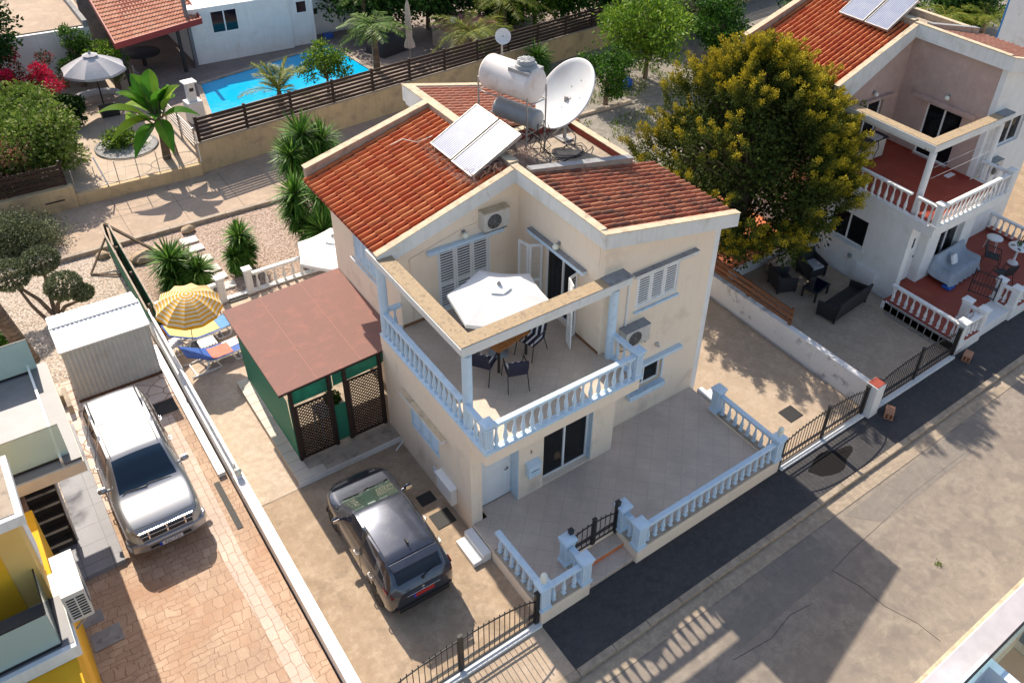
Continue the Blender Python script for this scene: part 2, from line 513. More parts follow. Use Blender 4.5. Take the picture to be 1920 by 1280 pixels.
def speckle(m, scale, lo, hi, amt, colr):
    t = m.node_tree; b = t.nodes['Principled BSDF']; src = b.inputs['Base Color'].links[0].from_socket
    out = mixc(t, ramp(t, noise(t, coords(t), scale, 2, .5), [(lo, 0), (hi, amt)]), src, colr)
    t.links.new(out, b.inputs['Base Color'])


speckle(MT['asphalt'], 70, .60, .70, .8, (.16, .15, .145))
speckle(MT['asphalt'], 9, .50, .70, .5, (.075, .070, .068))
speckle(MT['road'], 60, .60, .72, .6, (.42, .38, .33))
speckle(MT['road'], 2.2, .52, .66, .5, (.155, .135, .12))
MT['soil'] = m_concrete('dry_soil', (.36, .26, .17), (.28, .20, .13), (.42, .31, .20), .4, (.17, .12, .08), False)
MT['scrub'] = m_concrete('grey_scrub_soil', (.25, .225, .195), (.17, .155, .13), (.33, .29, .24), .8, (.10, .12, .05), False, .55, .7)
MT['deck'] = m_concrete('pool_deck_stone', (.24, .185, .155), (.20, .155, .13), (.28, .22, .185), .6, (.13, .10, .085), False)


def m_bricky(name, c1, c2, mortar, bw, bh, mort, rot=0, rough=.8, bstr=.4, off=.5, nz=.3, stain=None, mixb=False):
    m, t, N, L, b = nt(name)
    co = coords(t, rot=rot)
    wob = N.new('ShaderNodeTexNoise'); L.new(co, wob.inputs[0]); wob.inputs['Scale'].default_value = 3
    va = N.new('ShaderNodeVectorMath'); va.operation = 'SCALE'; L.new(wob.outputs['Color'], va.inputs[0]); va.inputs['Scale'].default_value = nz * .12
    vb = N.new('ShaderNodeVectorMath'); L.new(co, vb.inputs[0]); L.new(va.outputs[0], vb.inputs[1])
    br = N.new('ShaderNodeTexBrick'); L.new(vb.outputs[0], br.inputs['Vector'])
    br.inputs['Color1'].default_value = (*c1, 1); br.inputs['Color2'].default_value = (*c2, 1); br.inputs['Mortar'].default_value = (*mortar, 1)
    br.inputs['Scale'].default_value = 1; br.inputs['Brick Width'].default_value = bw; br.inputs['Row Height'].default_value = bh
    br.inputs['Mortar Size'].default_value = mort; br.inputs['Mortar Smooth'].default_value = .3; br.offset = off
    c = br.outputs['Color']; brf = br.outputs['Fac']
    if mixb:      # larger slabs interrupt the courses, laid out on a coarse grid
        b2 = N.new('ShaderNodeTexBrick'); L.new(vb.outputs[0], b2.inputs['Vector'])
        for k_ in ('Color1', 'Color2', 'Mortar'): b2.inputs[k_].default_value = br.inputs[k_].default_value
        b2.inputs['Scale'].default_value = 1; b2.inputs['Brick Width'].default_value = bw * .72; b2.inputs['Row Height'].default_value = bh * 2
        b2.inputs['Mortar Size'].default_value = mort; b2.inputs['Mortar Smooth'].default_value = .3; b2.offset = .5
        ck = N.new('ShaderNodeTexVoronoi'); L.new(vb.outputs[0], ck.inputs[0]); ck.inputs['Scale'].default_value = 1.3; ck.distance = 'CHEBYCHEV'
        sp = N.new('ShaderNodeSeparateColor'); L.new(ck.outputs['Color'], sp.inputs[0])
        pick = ramp(t, sp.outputs[0], [(.49, 0), (.51, 1)], 'CONSTANT')
        c = mixc(t, pick, c, b2.outputs['Color'])
        mf = N.new('ShaderNodeMix'); L.new(pick, mf.inputs[0]); L.new(br.outputs['Fac'], mf.inputs[2]); L.new(b2.outputs['Fac'], mf.inputs[3]); brf = mf.outputs[0]
    c = mixc(t, ramp(t, noise(t, co, 1.1, 8, .65), [(.35, .5), (.65, 0)]), c, tuple(x * .62 for x in c1))
    c = mixc(t, ramp(t, noise(t, co, 22, 5, .7), [(.5, 0), (.8, .45)]), c, tuple(min(1, x * 1.35) for x in c2))
    if stain: c = mixc(t, ramp(t, noise(t, co, .7, 8, .6), [(.52, 0), (.68, .7)]), c, stain)
    L.new(c, b.inputs['Base Color']); b.inputs['Roughness'].default_value = rough
    inv = math_(t, 'SUBTRACT', 1.0, brf)
    s2 = math_(t, 'ADD', inv, math_(t, 'MULTIPLY', noise(t, co, 25, 5, .7), .5))
    bump(t, s2, b, bstr, .008)
    return m


MT['stamped'] = m_bricky('stamped_paving', (.44, .295, .20), (.54, .385, .275), (.25, .15, .10), .30, .15, .009, R(4), stain=(.40, .23, .14), nz=1.6, off=.36, mixb=True)
MT['border'] = m_bricky('paving_border', (.58, .45, .37), (.64, .51, .42), (.36, .23, .16), .34, .20, .010, R(90), nz=.9)
MT['tile_floor'] = m_bricky('terrace_tiles', (.64, .52, .43), (.66, .54, .445), (.46, .37, .30), .42, .42, .006, R(45), .45, .06, 0, 0)
MT['balc_floor'] = m_bricky('balcony_tiles', (.60, .48, .38), (.62, .50, .40), (.44, .35, .28), .33, .33, .006, R(45), .5, .06, 0, 0)
MT['deck_tile'] = m_bricky('deck_tiles', (.25, .19, .16), (.29, .22, .185), (.15, .115, .10), .8, .4, .012, 0, .8, .2)
MT['garden_pave'] = m_bricky('garden_paving', (.46, .36, .27), (.50, .39, .30), (.33, .25, .18), .6, .6, .012, .2, .8, .2, 0, .6)
MT['grey_walk'] = m_bricky('grey_walk_tiles', (.22, .225, .26), (.24, .245, .28), (.12, .12, .14), .6, .6, .012, 0, .6, .1, 0, 0)


def m_gravel(name, cols, s=9, mort=.3):
    m, t, N, L, b = nt(name)
    co = coords(t)
    v = N.new('ShaderNodeTexVoronoi'); L.new(co, v.inputs[0]); v.inputs['Scale'].default_value = s
    sep = N.new('ShaderNodeSeparateColor'); L.new(v.outputs['Color'], sep.inputs[0])
    c = ramp(t, sep.outputs[0], [(i / (len(cols) - 1), cc) for i, cc in enumerate(cols)])
    d = ramp(t, v.outputs['Distance'], [(.35, 0), (.75, .85)])
    c = mixc(t, d, c, tuple(x * .30 for x in cols[0]))
    c = mixc(t, ramp(t, noise(t, co, .9, 4), [(.4, 0), (.8, .5)]), c, cols[1])
    L.new(c, b.inputs['Base Color']); b.inputs['Roughness'].default_value = .9
    h = math_(t, 'SUBTRACT', 1.0, v.outputs['Distance'])
    bump(t, h, b, .9, .03)
    return m


MT['gravel'] = m_gravel('garden_gravel', [(.52, .37, .29), (.46, .34, .27), (.62, .49, .41), (.40, .27, .20), (.55, .43, .35)], 17)
MT['gravel_l'] = m_gravel('pale_gravel', [(.62, .50, .40), (.50, .40, .32), (.70, .62, .54), (.46, .34, .26)], 17)
MT['crazy'] = None


def m_crazy():
    m, t, N, L, b = nt('crazy_paving')
    co = coords(t)
    v = N.new('ShaderNodeTexVoronoi'); L.new(co, v.inputs[0]); v.inputs['Scale'].default_value = 2.6
    e = voro(t, co, 2.6, 'DISTANCE_TO_EDGE')
    sep = N.new('ShaderNodeSeparateColor'); L.new(v.outputs['Color'], sep.inputs[0])
    c = ramp(t, sep.outputs[0], [(0, (.62, .50, .42)), (1, (.76, .65, .57))])
    c = mixc(t, ramp(t, e, [(.02, 1), (.05, 0)]), c, (.33, .21, .15))
    c = mixc(t, ramp(t, noise(t, co, 8, 5), [(.5, 0), (.75, .4)]), c, (.48, .34, .26))
    L.new(c, b.inputs['Base Color']); b.inputs['Roughness'].default_value = .85
    bump(t, ramp(t, e, [(0, 0), (.06, 1)]), b, .5, .01)
    return m


MT['crazy'] = m_crazy()


def m_water():
    m, t, N, L, b = nt('pool_water')
    co = coords(t)
    c = mixc(t, noise(t, co, .5, 3), (.0, .40, .74), (.01, .46, .80))
    L.new(c, b.inputs['Base Color']); b.inputs['Roughness'].default_value = .05
    bump(t, noise(t, co, 3.2, 4), b, .35, .05)
    return m


MT['water'] = m_water()


def m_solar():
    m, t, N, L, b = nt('collector_glass')
    co = coords(t)
    w = N.new('ShaderNodeTexWave'); L.new(co, w.inputs[0]); w.inputs['Scale'].default_value = 4.2; w.bands_direction = 'X'
    c = mixc(t, ramp(t, w.outputs['Fac'], [(.55, 0), (.8, 1)]), (.16, .19, .30), (.36, .39, .48))
    c = mixc(t, ramp(t, noise(t, co, 2.4, 5), [(.42, 0), (.75, .6)]), c, (.36, .38, .43))
    L.new(c, b.inputs['Base Color']); b.inputs['Roughness'].default_value = .38; b.inputs['Specular IOR Level'].default_value = .25
    return m


MT['solar'] = m_solar()


def m_rings():
    m, t, N, L, b = nt('ringed_parasol_cloth')
    # the ring number is stored per face
    c = ramp(t, attr(t), [(0, (.84, .76, .60)), (.5, (.84, .76, .60)), (.51, (.88, .48, .03)), (1, (.86, .46, .03))], 'CONSTANT')
    L.new(c, b.inputs['Base Color']); b.inputs['Roughness'].default_value = .9
    tr = N.new('ShaderNodeBsdfTranslucent'); L.new(c, tr.inputs[0])
    mx = N.new('ShaderNodeMixShader'); mx.inputs[0].default_value = .3
    L.new(b.outputs[0], mx.inputs[1]); L.new(tr.outputs[0], mx.inputs[2]); L.new(mx.outputs[0], N['Material Output'].inputs[0])
    return m


MT['rings'] = m_rings()
MT['cypress'] = leafmat('golden_cypress', [(0, (.026, .045, .011)), (.34, (.085, .115, .018)), (.62, (.24, .22, .024)), (1, (.60, .46, .03))], .8, .15)
MT['yucca'] = leafmat('yucca_leaf', [(0, (.025, .08, .012)), (.6, (.08, .20, .025)), (1, (.22, .36, .07))], .45)
MT['palm'] = leafmat('palm_leaf', [(0, (.05, .10, .012)), (.5, (.14, .21, .02)), (1, (.36, .32, .05))], .5)
MT['palm_green'] = leafmat('green_palm_leaf', [(0, (.025, .08, .01)), (.6, (.09, .20, .02)), (1, (.24, .33, .05))], .5)
MT['banana'] = leafmat('banana_leaf', [(0, (.03, .12, .015)), (.6, (.08, .24, .02)), (1, (.28, .42, .04))], .4, .35)
MT['leaf'] = leafmat('bright_leaf', [(0, (.03, .08, .01)), (.6, (.11, .22, .02)), (1, (.30, .42, .04))], .5, .3)
MT['leafdark'] = leafmat('dark_leaf', [(0, (.008, .028, .006)), (.6, (.025, .075, .012)), (1, (.08, .17, .022))], .6, .15)
MT['leafmid'] = leafmat('mid_leaf', [(0, (.015, .055, .008)), (.6, (.055, .15, .015)), (1, (.15, .28, .03))], .55, .25)
MT['olive'] = leafmat('olive_leaf', [(0, (.06, .08, .035)), (.6, (.17, .20, .10)), (1, (.38, .40, .24))], .65, .15)
MT['hedge'] = leafmat('hedge_leaf', [(0, (.04, .08, .015)), (.5, (.15, .24, .035)), (.88, (.28, .36, .07)), (1, (.50, .46, .26))], .6, .25)
MT['flower'] = leafmat('bougainvillea', [(0, (.05, .08, .02)), (.3, (.10, .05, .02)), (.45, (.48, .02, .05)), (1, (.72, .02, .10))], .6, .3)
MT['pinkfl'] = leafmat('pink_flower_hedge', [(0, (.07, .10, .03)), (.55, (.17, .19, .06)), (.7, (.40, .14, .10)), (1, (.55, .22, .18))], .6, .3)
# ------------------------------------------------------------------ setting (ground, road, paving, water)
def sheet(name, mat, x0, y0, x1, y1, z, thick=None):
    m = MB()
    if thick: m.box(x0, y0, z - thick, x1, y1, z)
    else: m.quad((x0, y0, z), (x1, y0, z), (x1, y1, z), (x0, y1, z))
    return tag(m.build(name, mat), kind='structure')


def grid_sheet(name, mat, x0, y0, x1, y1, zf, nx, ny):
    m = MB(); vs = []
    for j in range(ny + 1):
        for i in range(nx + 1):
            x = x0 + (x1 - x0) * i / nx; y = y0 + (y1 - y0) * j / ny
            vs.append((x, y, zf(x, y)))
    fs = [(j * (nx + 1) + i, j * (nx + 1) + i + 1, (j + 1) * (nx + 1) + i + 1, (j + 1) * (nx + 1) + i) for j in range(ny) for i in range(nx)]
    m.add(vs, fs, .5, True)
    return tag(m.build(name, mat), kind='structure')


sheet('ground', MT['soil'], -90, -90, 120, 120, -.62)
sheet('road', MT['road'], -60, -9.2, 70, -4.62, -.50)
sheet('gutter', MT['kerb'], -60, -4.86, 70, -4.42, -.488)
kb = MB()
x = -60
random.seed(3)
while x < 70:
    L_ = 1.0
    dz = random.uniform(-.006, .006); dy = random.uniform(-.008, .008)
    kb.box(x + .004, -4.45 + dy, -.6, x + L_ - .004, -4.27, -.385 + dz)
    x += L_
tag(kb.build('kerb', MT['kerb'], bevel=.02), kind='structure')
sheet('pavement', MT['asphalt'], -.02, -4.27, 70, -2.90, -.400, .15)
sheet('pavement', MT['right_drive'], -60, -4.27, -.02, -2.86, -.396, .15)
# left-hand plots
sheet('driveway', MT['drive'], -4.0, -2.86, .02, 3.72, -.30, .3)
sheet('side_paving', MT['sidepave'], -4.0, 3.72, .05, 12.25, -.295, .3)
sheet('rear_patio', MT['sidepave'], .05, 6.6, 7.9, 12.25, -.295, .3)
sheet('gravel_garden', MT['gravel'], -4.1, 12.25, 9.2, 17.55, -.30, .3)
m_ = MB(); m_.prism([(9.2, 9.6), (70, 9.6), (70, 31.0), (14.0, 23.1), (14.0, 17.5), (9.2, 17.5)], -.6, -.30)
tag(m_.build('scrub_garden', MT['scrub']), kind='structure')
sheet('brick_driveway', MT['stamped'], -13, -2.86, -4.22, 9.0, -.30, .3)
bd = MB()
pth = [(-4.60, -2.8), (-4.62, 0), (-4.75, 2.6), (-4.72, 4.0), (-4.70, 6.6), (-4.72, 8.2)]
vs = []
for k, (xx, yy) in enumerate(pth):
    vs += [(xx - .42, yy, -.2955), (xx, yy, -.2955)]
bd.add(vs, [(2 * k, 2 * k + 1, 2 * k + 3, 2 * k + 2) for k in range(len(pth) - 1)])
tag(bd.build('paving_border', MT['border']), kind='structure')
sheet('crazy_paving', MT['crazy'], -7.75, 5.6, -6.5, 11.2, -.290)
sheet('crazy_paving', MT['crazy'], -6.5, 8.9, -4.25, 11.2, -.292)
sheet('pale_gravel_garden', MT['gravel_l'], -20, 11.2, -4.1, 17.55, -.305, .3)
lk = MB(); x = -40
while x < 20:
    lk.box(x + .004, 17.55, -.5, x + 1.996, 17.75, -.16 + random.uniform(-.01, .01)); x += 2
tag(lk.build('lane_kerb', MT['conc_tan'], bevel=.015), kind='structure')
m_ = MB(); m_.prism([(-40, 17.75), (14, 17.75), (14, 23.1), (.4, 21.35), (-40, 21.1)], -.48, -.285)
tag(m_.build('lane', MT['lane']), kind='structure')
# right-hand plots
sheet('right_driveway', MT['right_drive'], 7.92, -2.9, 11.9, 9.6, -.30, .3)
sheet('neighbour_driveway', MT['right_drive'], 12.1, -2.9, 17.0, 9.6, -.305, .3)
# gardens beyond the lane
sheet('neighbour_garden', MT['garden_pave'], -20, 21.4, .5, 60, .18, .6)
m_ = MB(); m_.prism([(.5, 21.6), (70, 31.2), (70, 80), (.5, 80)], -.5, .28)
tag(m_.build('pool_deck', MT['deck_tile']), kind='structure')
pw = MB(); pw.prism([(1.95, 25.05), (4.4, 25.45), (10.3, 26.0), (9.95, 30.6), (2.6, 28.7)], .281, .286)
tag(pw.build('pool_water', MT['water']), kind='structure')
pc = MB()
ring = [(1.95, 25.05), (4.4, 25.45), (10.3, 26.0), (9.95, 30.6), (2.6, 28.7)]
for i in range(5):
    a = Vector((*ring[i], .31)); b = Vector((*ring[(i + 1) % 5], .31))
    pc.bar(a, b, .22, .05)
tag(pc.build('pool_coping', MT['conc_tan']), kind='structure')
# road wear: patches, cracks, stains that sit in the surface
pt = MB(); pt.prism([(3.4, -5.35), (5.2, -5.3), (5.15, -4.9), (7.1, -4.86), (7.1, -5.9), (3.5, -6.0)], -.4999, -.4965)
tag(pt.build('road_patch', m_concrete('road_patch_mat', (.215, .19, .165), (.19, .168, .148), (.24, .21, .18), .6, (.12, .10, .08), True)), kind='structure')
pt = MB(); pt.prism([(8.3, -5.0), (11.5, -4.95), (14.5, -4.92), (14.6, -5.7), (9.0, -5.75)], -.4999, -.4968)
tag(pt.build('road_patch', m_concrete('road_patch_mat2', (.225, .198, .172), (.20, .175, .152), (.26, .228, .195), .6, (.15, .12, .1), True)), kind='structure')
st = MB(); st.prism([(9.4 + .85 * math.cos(a) * (1 + .18 * math.sin(3 * a + 1)), -3.62 + .33 * math.sin(a) * (1 + .2 * math.cos(4 * a))) for a in [i * 2 * PI / 26 for i in range(26)]], -.3999, -.3965)
tag(st.build('oil_stain', simple('oil_stain_mat', (.010, .009, .009), .8, 0, 0, .2)), kind='structure')
cr = MB(); cr.tube([(6.7, -5.9, -.499), (6.9, -6.6, -.499), (6.95, -7.3, -.499), (7.2, -8.0, -.499), (7.25, -8.6, -.499)], .008, 4)
cr.tube([(3.0, -6.1, -.499), (4.1, -6.25, -.499), (4.9, -6.1, -.499), (5.5, -6.2, -.499)], .006, 4)
cr.tube([(6.7, -5.9, -.499), (7.6, -5.8, -.499), (8.6, -5.75, -.499), (10.5, -5.6, -.499), (13.0, -5.6, -.499)], .006, 4)
tag(cr.build('road_crack', simple('tar', (.05, .045, .04), .9)), kind='structure')
tag(MB().box(-3.99, 3.70, -.296, .0, 3.73, -.2935).build('paving_joint', MT['conc_tan']), kind='structure')
jt = MB()
for xx in (-3.2, -1.2, .8, 3.2, 5.6): jt.box(xx, 17.76, -.285, xx + .015, 21.0, -.2825)
jt.box(-20, 19.6, -.285, 10, 19.615, -.2826)
tag(jt.build('lane_joint', simple('joint', (.12, .09, .07), .9)), kind='structure')
# ------------------------------------------------------------------ building kit
F_ = 0.0            # wall facing the street: local u = +X, v = into the wall
L_SIDE = -PI / 2    # wall facing -X: local u = -Y, v = +X


def wall_mb(m, W, H, t, holes, z0=0):
    """wall slab u 0..W, v 0..t, z z0..H with rectangular holes (u0,u1,z0,z1)"""
    us = sorted({0, W, *[h[0] for h in holes], *[h[1] for h in holes]})
    zs = sorted({z0, H, *[h[2] for h in holes], *[h[3] for h in holes]})
    for i in range(len(us) - 1):
        j = 0
        while j < len(zs) - 1:
            uc = (us[i] + us[i + 1]) / 2
            def inside(k):
                zc = (zs[k] + zs[k + 1]) / 2
                return any(h[0] < uc < h[1] and h[2] < zc < h[3] for h in holes)
            if inside(j): j += 1; continue
            k = j
            while k + 1 < len(zs) - 1 and not inside(k + 1): k += 1
            m.box(us[i], 0, zs[j], us[i + 1], t, zs[k + 1], .5)
            j = k + 1
    return m


def wall(name, parent, mat, loc, rot, W, z0, H, t=.2, holes=()):
    return wall_mb(MB(), W, H, t, list(holes), z0).build(name, mat, parent, loc, rot=(0, 0, rot))


def glazed(parent, name, loc, rot, w, h, frame, n=2, curt=True, v=.10, trim=None, mullion=.055):
    """window or sliding door: frame with panes and a curtain, set v into the opening"""
    m = MB(); f = mullion
    m.box(0, v, 0, w, v + .07, f); m.box(0, v, h - f, w, v + .07, h); m.box(0, v, f, f, v + .07, h - f); m.box(w - f, v, f, w, v + .07, h - f)
    for i in range(1, n):
        x = w * i / n
        m.box(x - f / 2, v - .012, f, x + f / 2, v + .06, h - f)
    o = m.build(name, frame, parent, loc, rot=(0, 0, rot), bevel=.006)
    for i in range(n):
        x0 = w * i / n + f / 2 + (f / 2 if i == 0 else 0); x1 = w * (i + 1) / n - f / 2 - (f / 2 if i == n - 1 else 0)
        MB().box(x0 + .002, v + .03, f + .002, x1 - .002, v + .038, h - f - .002).build('pane', MT['glass'], o)
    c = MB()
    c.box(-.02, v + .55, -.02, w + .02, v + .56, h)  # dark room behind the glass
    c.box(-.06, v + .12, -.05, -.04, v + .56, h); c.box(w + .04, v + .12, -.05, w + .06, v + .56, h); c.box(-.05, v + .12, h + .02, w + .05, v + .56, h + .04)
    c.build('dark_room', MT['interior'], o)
    if curt:
        c = MB(); spans = [(.05, w * .40), (w * .80, w - .05)] if w > 1 else [(w * .55, w - .04)]
        for a, b in spans:
            k = max(6, int((b - a) / .025)); vs = []
            for i in range(k + 1):
                uu = a + (b - a) * i / k; vv = v + .2 + .03 * math.sin(i * 1.35) + .01 * math.sin(i * 3.1)
                vs += [(uu, vv, .05), (uu, vv, h - .03)]
            c.add(vs, [(2 * i, 2 * i + 2, 2 * i + 3, 2 * i + 1) for i in range(k)], .5, True)
        c.build('curtain', MT['curtain'], o)
    return o


def shutter_mb(w, h, t=.035, slat=.075):
    m = MB(); f = .06
    m.box(0, 0, 0, f, t, h, .5); m.box(w - f, 0, 0, w, t, h, .5); m.box(f, 0, 0, w - f, t, f, .5); m.box(f, 0, h - f, w - f, t, h, .5)
    zones = [(f, h - f)] if h < 1.3 else [(f, h * .42), (h * .42 + f, h - f)]
    if h >= 1.3: m.box(f, 0, h * .42, w - f, t, h * .42 + f, .5)
    for a, b in zones:
        n = max(2, int((b - a) / slat))
        for i in range(n):
            z = a + (b - a) * (i + .5) / n
            m.extr([(f, .002, z - .014), (f, .007, z - .017), (f, .021, z + .012), (f, .016, z + .015)], (w - 2 * f, 0, 0), .4)
    return m


def shutters(parent, loc, rot, w, h, n, mat, v=.02, slat=.075):
    """closed louvred shutters: one part per leaf"""
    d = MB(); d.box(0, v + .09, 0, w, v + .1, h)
    fr = MB(); g = .035
    fr.box(0, v - .015, 0, w, v + .06, g); fr.box(0, v - .015, h - g, w, v + .06, h); fr.box(0, v - .015, g, g, v + .06, h - g); fr.box(w - g, v - .015, g, w, v + .06, h - g)
    f = fr.build('shutter_frame', mat, parent, loc, rot=(0, 0, rot))
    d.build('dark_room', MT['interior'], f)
    lw = (w - 2 * g) / n
    s = shutter_mb(lw - .008, h - 2 * g - .008, slat=slat)
    o = None
    for i in range(n):
        l = (g + lw * i + .004, v, g + .004)
        if o is None: o = s.build('shutter', mat, f, l)
        else: dup(o, l, parent=f)
    return f


def ledge(parent, loc, rot, w, mat, d=.16, t=.10, top=None):
    o = MB().box(0, -d, 0, w, -.002, t).build('window_ledge', mat, parent, loc, rot=(0, 0, rot), bevel=.008)
    if top: MB().box(-.004, -d - .004, t + .001, w + .004, -.004, t + .014).build('stained_top', top, o)
    return o


def ac_unit(name, label, loc, rot, w=.8, h=.56, d=.3, bracket=None, top=None):
    t = thing(name, label, 'air conditioner', loc, rot, None)
    MB().box(0, -d, 0, w, 0, h).build('casing', MT['ac'], t, bevel=.012)
    if top: MB().box(-.005, -d - .005, h + .001, w + .005, 0, h + .02).build('top_cover', top, t, bevel=.005)
    g = MB()
    cx, cz, r0 = w * .38, h * .5, h * .40
    for k in range(6):
        r = r0 * (k + 1) / 6
        g.tube([(cx + r * math.cos(a), -d - .014, cz + r * math.sin(a)) for a in [i * 2 * PI / 24 for i in range(25)]], .0045, 4, .3, caps=False)
    for k in range(8):
        a = k * PI / 4; g.tube([(cx, -d - .014, cz), (cx + r0 * math.cos(a), -d - .014, cz + r0 * math.sin(a))], .004, 4, .3)
    g.build('fan_guard', MT['galv'], t)
    MB().lathe([(r0, 0), (r0, .008)], n=24, M=Matrix.Translation((cx, -d - .001, cz)) @ Matrix.Rotation(PI / 2, 4, 'X')).build('fan', MT['rubber'], t)
    MB().box(w * .84, -d * .75, h * .62, w + .035, -d * .25, h * .86).build('valve_cover', MT['galv'], t)
    p = MB(); p.tube([(w + .02, -d * .5, h * .62), (w + .04, -d * .5, h * .4), (w + .02, -d * .45, h * .12), (w - .03, -.1, h * .02), (w - .05, -.02, h * .1)], .013, 6)
    p.build('pipe', MT['rubber'], t)
    if bracket:
        b = MB()
        for u in (.1, w - .14): b.box(u, -d, -.05, u + .04, 0, -.002); b.bar((u + .02, -.01, -.3), (u + .02, -d * .8, -.05), .03, .03)
        b.build('bracket', bracket, t)
    return t


def baluster_mb(h, r=.058):
    P = [(.85, 0), (.85, .05), (.62, .07), (.55, .10), (.78, .16), (1.0, .25), (1.0, .33), (.82, .45), (.58, .58), (.44, .70), (.42, .78), (.60, .82), (.50, .85), (.62, .90), (.85, .93), (.85, 1.0)]
    m = MB(); m.lathe([(r * a, h * b) for a, b in P], n=12, c=.5)
    m.box(-r * .9, -r * .9, 0, r * .9, r * .9, h * .045, .5); m.box(-r * .9, -r * .9, h * .955, r * .9, r * .9, h, .5)
    return m


def pedestal_mb(w, h):
    m = MB()
    m.box(-w / 2, -w / 2, 0, w / 2, w / 2, h)
    m.box(-w / 2 - .03, -w / 2 - .03, 0, w / 2 + .03, w / 2 + .03, .10)
    m.box(-w / 2 - .02, -w / 2 - .02, h - .10, w / 2 + .02, w / 2 + .02, h - .07)
    a = w / 2 + .045; b = w / 2 + .02
    m.box(-a, -a, h, a, a, h + .06)
    m.add([(-a, -a, h + .0601), (a, -a, h + .0601), (a, a, h + .0601), (-a, a, h + .0601), (-.05, -.05, h + .085), (.05, -.05, h + .085), (.05, .05, h + .085), (-.05, .05, h + .085)],
          [(0, 1, 5, 4), (1, 2, 6, 5), (2, 3, 7, 6), (3, 0, 4, 7), (4, 5, 6, 7)])
    for s in (-1, 1):   # fluted faces
        for k in (-1, 0, 1):
            m.box(k * w * .24 - w * .07, s * (w / 2 + .006) - .006, .16, k * w * .24 + w * .07, s * (w / 2 + .006) + .006, h - .16)
            m.box(s * (w / 2 + .006) - .006, k * w * .24 - w * .07, .16, s * (w / 2 + .006) + .006, k * w * .24 + w * .07, h - .16)
    return m


BAL = {}


def balustrade(owner, runs, z, hb, mat, spacing=.27, rail_w=.17, rail_h=.09, base_h=.09, base_mat=None, peds=(), ph=None, pw_=.26, plinth=None, base_w=.2, r=.058):
    """runs: list of (x0,y0,x1,y1). owner: thing or part the pieces hang from"""
    key = (round(hb, 2), mat.name, r)
    for (x0, y0, x1, y1) in runs:
        a = Vector((x0, y0, 0)); b = Vector((x1, y1, 0)); L_ = (b - a).length; d = (b - a) / L_
        zz = z + base_h
        MB().bar(a + Vector((0, 0, z + base_h / 2)), b + Vector((0, 0, z + base_h / 2)), base_w, base_h).build('base_rail', base_mat or mat, owner, bevel=.006)
        m = MB(); zt = zz + hb + rail_h / 2
        m.bar(a + Vector((0, 0, zt)), b + Vector((0, 0, zt)), rail_w, rail_h)
        m.build('top_rail', mat, owner, bevel=.02)
        n = max(1, round(L_ / spacing))
        for i in range(n):
            p = a + d * (L_ * (i + .5) / n)
            if key not in BAL:
                BAL[key] = baluster_mb(hb, r).build('baluster', mat, owner, (p.x, p.y, zz))
            else:
                o = BAL[key].copy(); col.objects.link(o); o.parent = owner; o.location = (p.x, p.y, zz)
    pk = (key, 'p', pw_)
    for (px, py) in peds:
        if pk not in BAL:
            BAL[pk] = pedestal_mb(pw_, ph or (base_h + hb + rail_h)).build('pedestal', mat, owner, (px, py, z), bevel=.006)
        else:
            o = BAL[pk].copy(); col.objects.link(o); o.parent = owner; o.location = (px, py, z)


def tile_roof(name, parent, mat, y0, y1, xa, za, xb, zb, pitch=.205, course=.38, r=.068, seed=1, arch=1.25):
    """barrel tiles running up the slope from eave (xa,za) to ridge (xb,zb)"""
    rnd = random.Random(seed)
    S = Vector((xb - xa, 0, zb - za)); L_ = S.length; s = S / L_; nrm = Vector((0, -1, 0)).cross(s) if xb < xa else s.cross(Vector((0, 1, 0)))
    if nrm.z < 0: nrm = -nrm
    m = MB(); n = int((y1 - y0) / pitch); k = max(1, round(L_ / course)); cl = L_ / k
    for j in range(n + 1):
        yc = y0 + (y1 - y0) * j / n
        for i in range(k):
            c = .35 + .65 * rnd.random()
            if rnd.random() < .08: c *= .15
            a = Vector((xa, yc, za)) + s * (cl * i - .02); b = a + s * (cl + .05)
            a += Vector((0, rnd.uniform(-.004, .004), 0))
            ra = r * rnd.uniform(.98, 1.03); rb = r * .86
            vs = []; N_ = 7
            for (q, rr, lift) in ((a, ra, .012), (b, rb, .0)):
                for t in range(N_):
                    ang = PI * t / (N_ - 1)
                    vs.append(q + Vector((0, 1, 0)) * rr * math.cos(ang) + nrm * (rr * math.sin(ang) * arch + lift))
            # thickness lip at the lower end
            for t in range(N_):
                ang = PI * t / (N_ - 1)
                vs.append(a + Vector((0, 1, 0)) * ra * .8 * math.cos(ang) + nrm * (ra * .8 * math.sin(ang) * arch + .02))
            fs = [(t, t + 1, N_ + t + 1, N_ + t) for t in range(N_ - 1)] + [(t + 1, t, 2 * N_ + t, 2 * N_ + t + 1) for t in range(N_ - 1)]
            m.add(vs, fs, c, True)
        if j < n:   # channel tile between two barrels
            for i in range(k):
                c = rnd.random() * .45
                yy = yc + (y1 - y0) / n / 2
                a = Vector((xa, yy, za)) + s * (cl * i - .05) + nrm * .025; b = a + s * (cl + .05) - nrm * .015
                w = pitch * .42
                vs = [a + Vector((0, -w, 0)) + nrm * .015, a - nrm * .012, a + Vector((0, w, 0)) + nrm * .015, b + Vector((0, -w, 0)) + nrm * .015, b - nrm * .012, b + Vector((0, w, 0)) + nrm * .015]
                m.add(vs, [(0, 1, 4, 3), (1, 2, 5, 4)], c * .5, True, 1)
    o = m.build(name, [mat, MT['terra_dark']], parent)
    return o


def rake(m, p, q, w, drop, c=None):
    """sloping parapet band: top edge p->q, width w in y (or x), hanging down by drop"""
    p = Vector(p); q = Vector(q); d = Vector(w)
    m.extr([p, q, q - Vector((0, 0, drop)), p - Vector((0, 0, drop))], d, c)


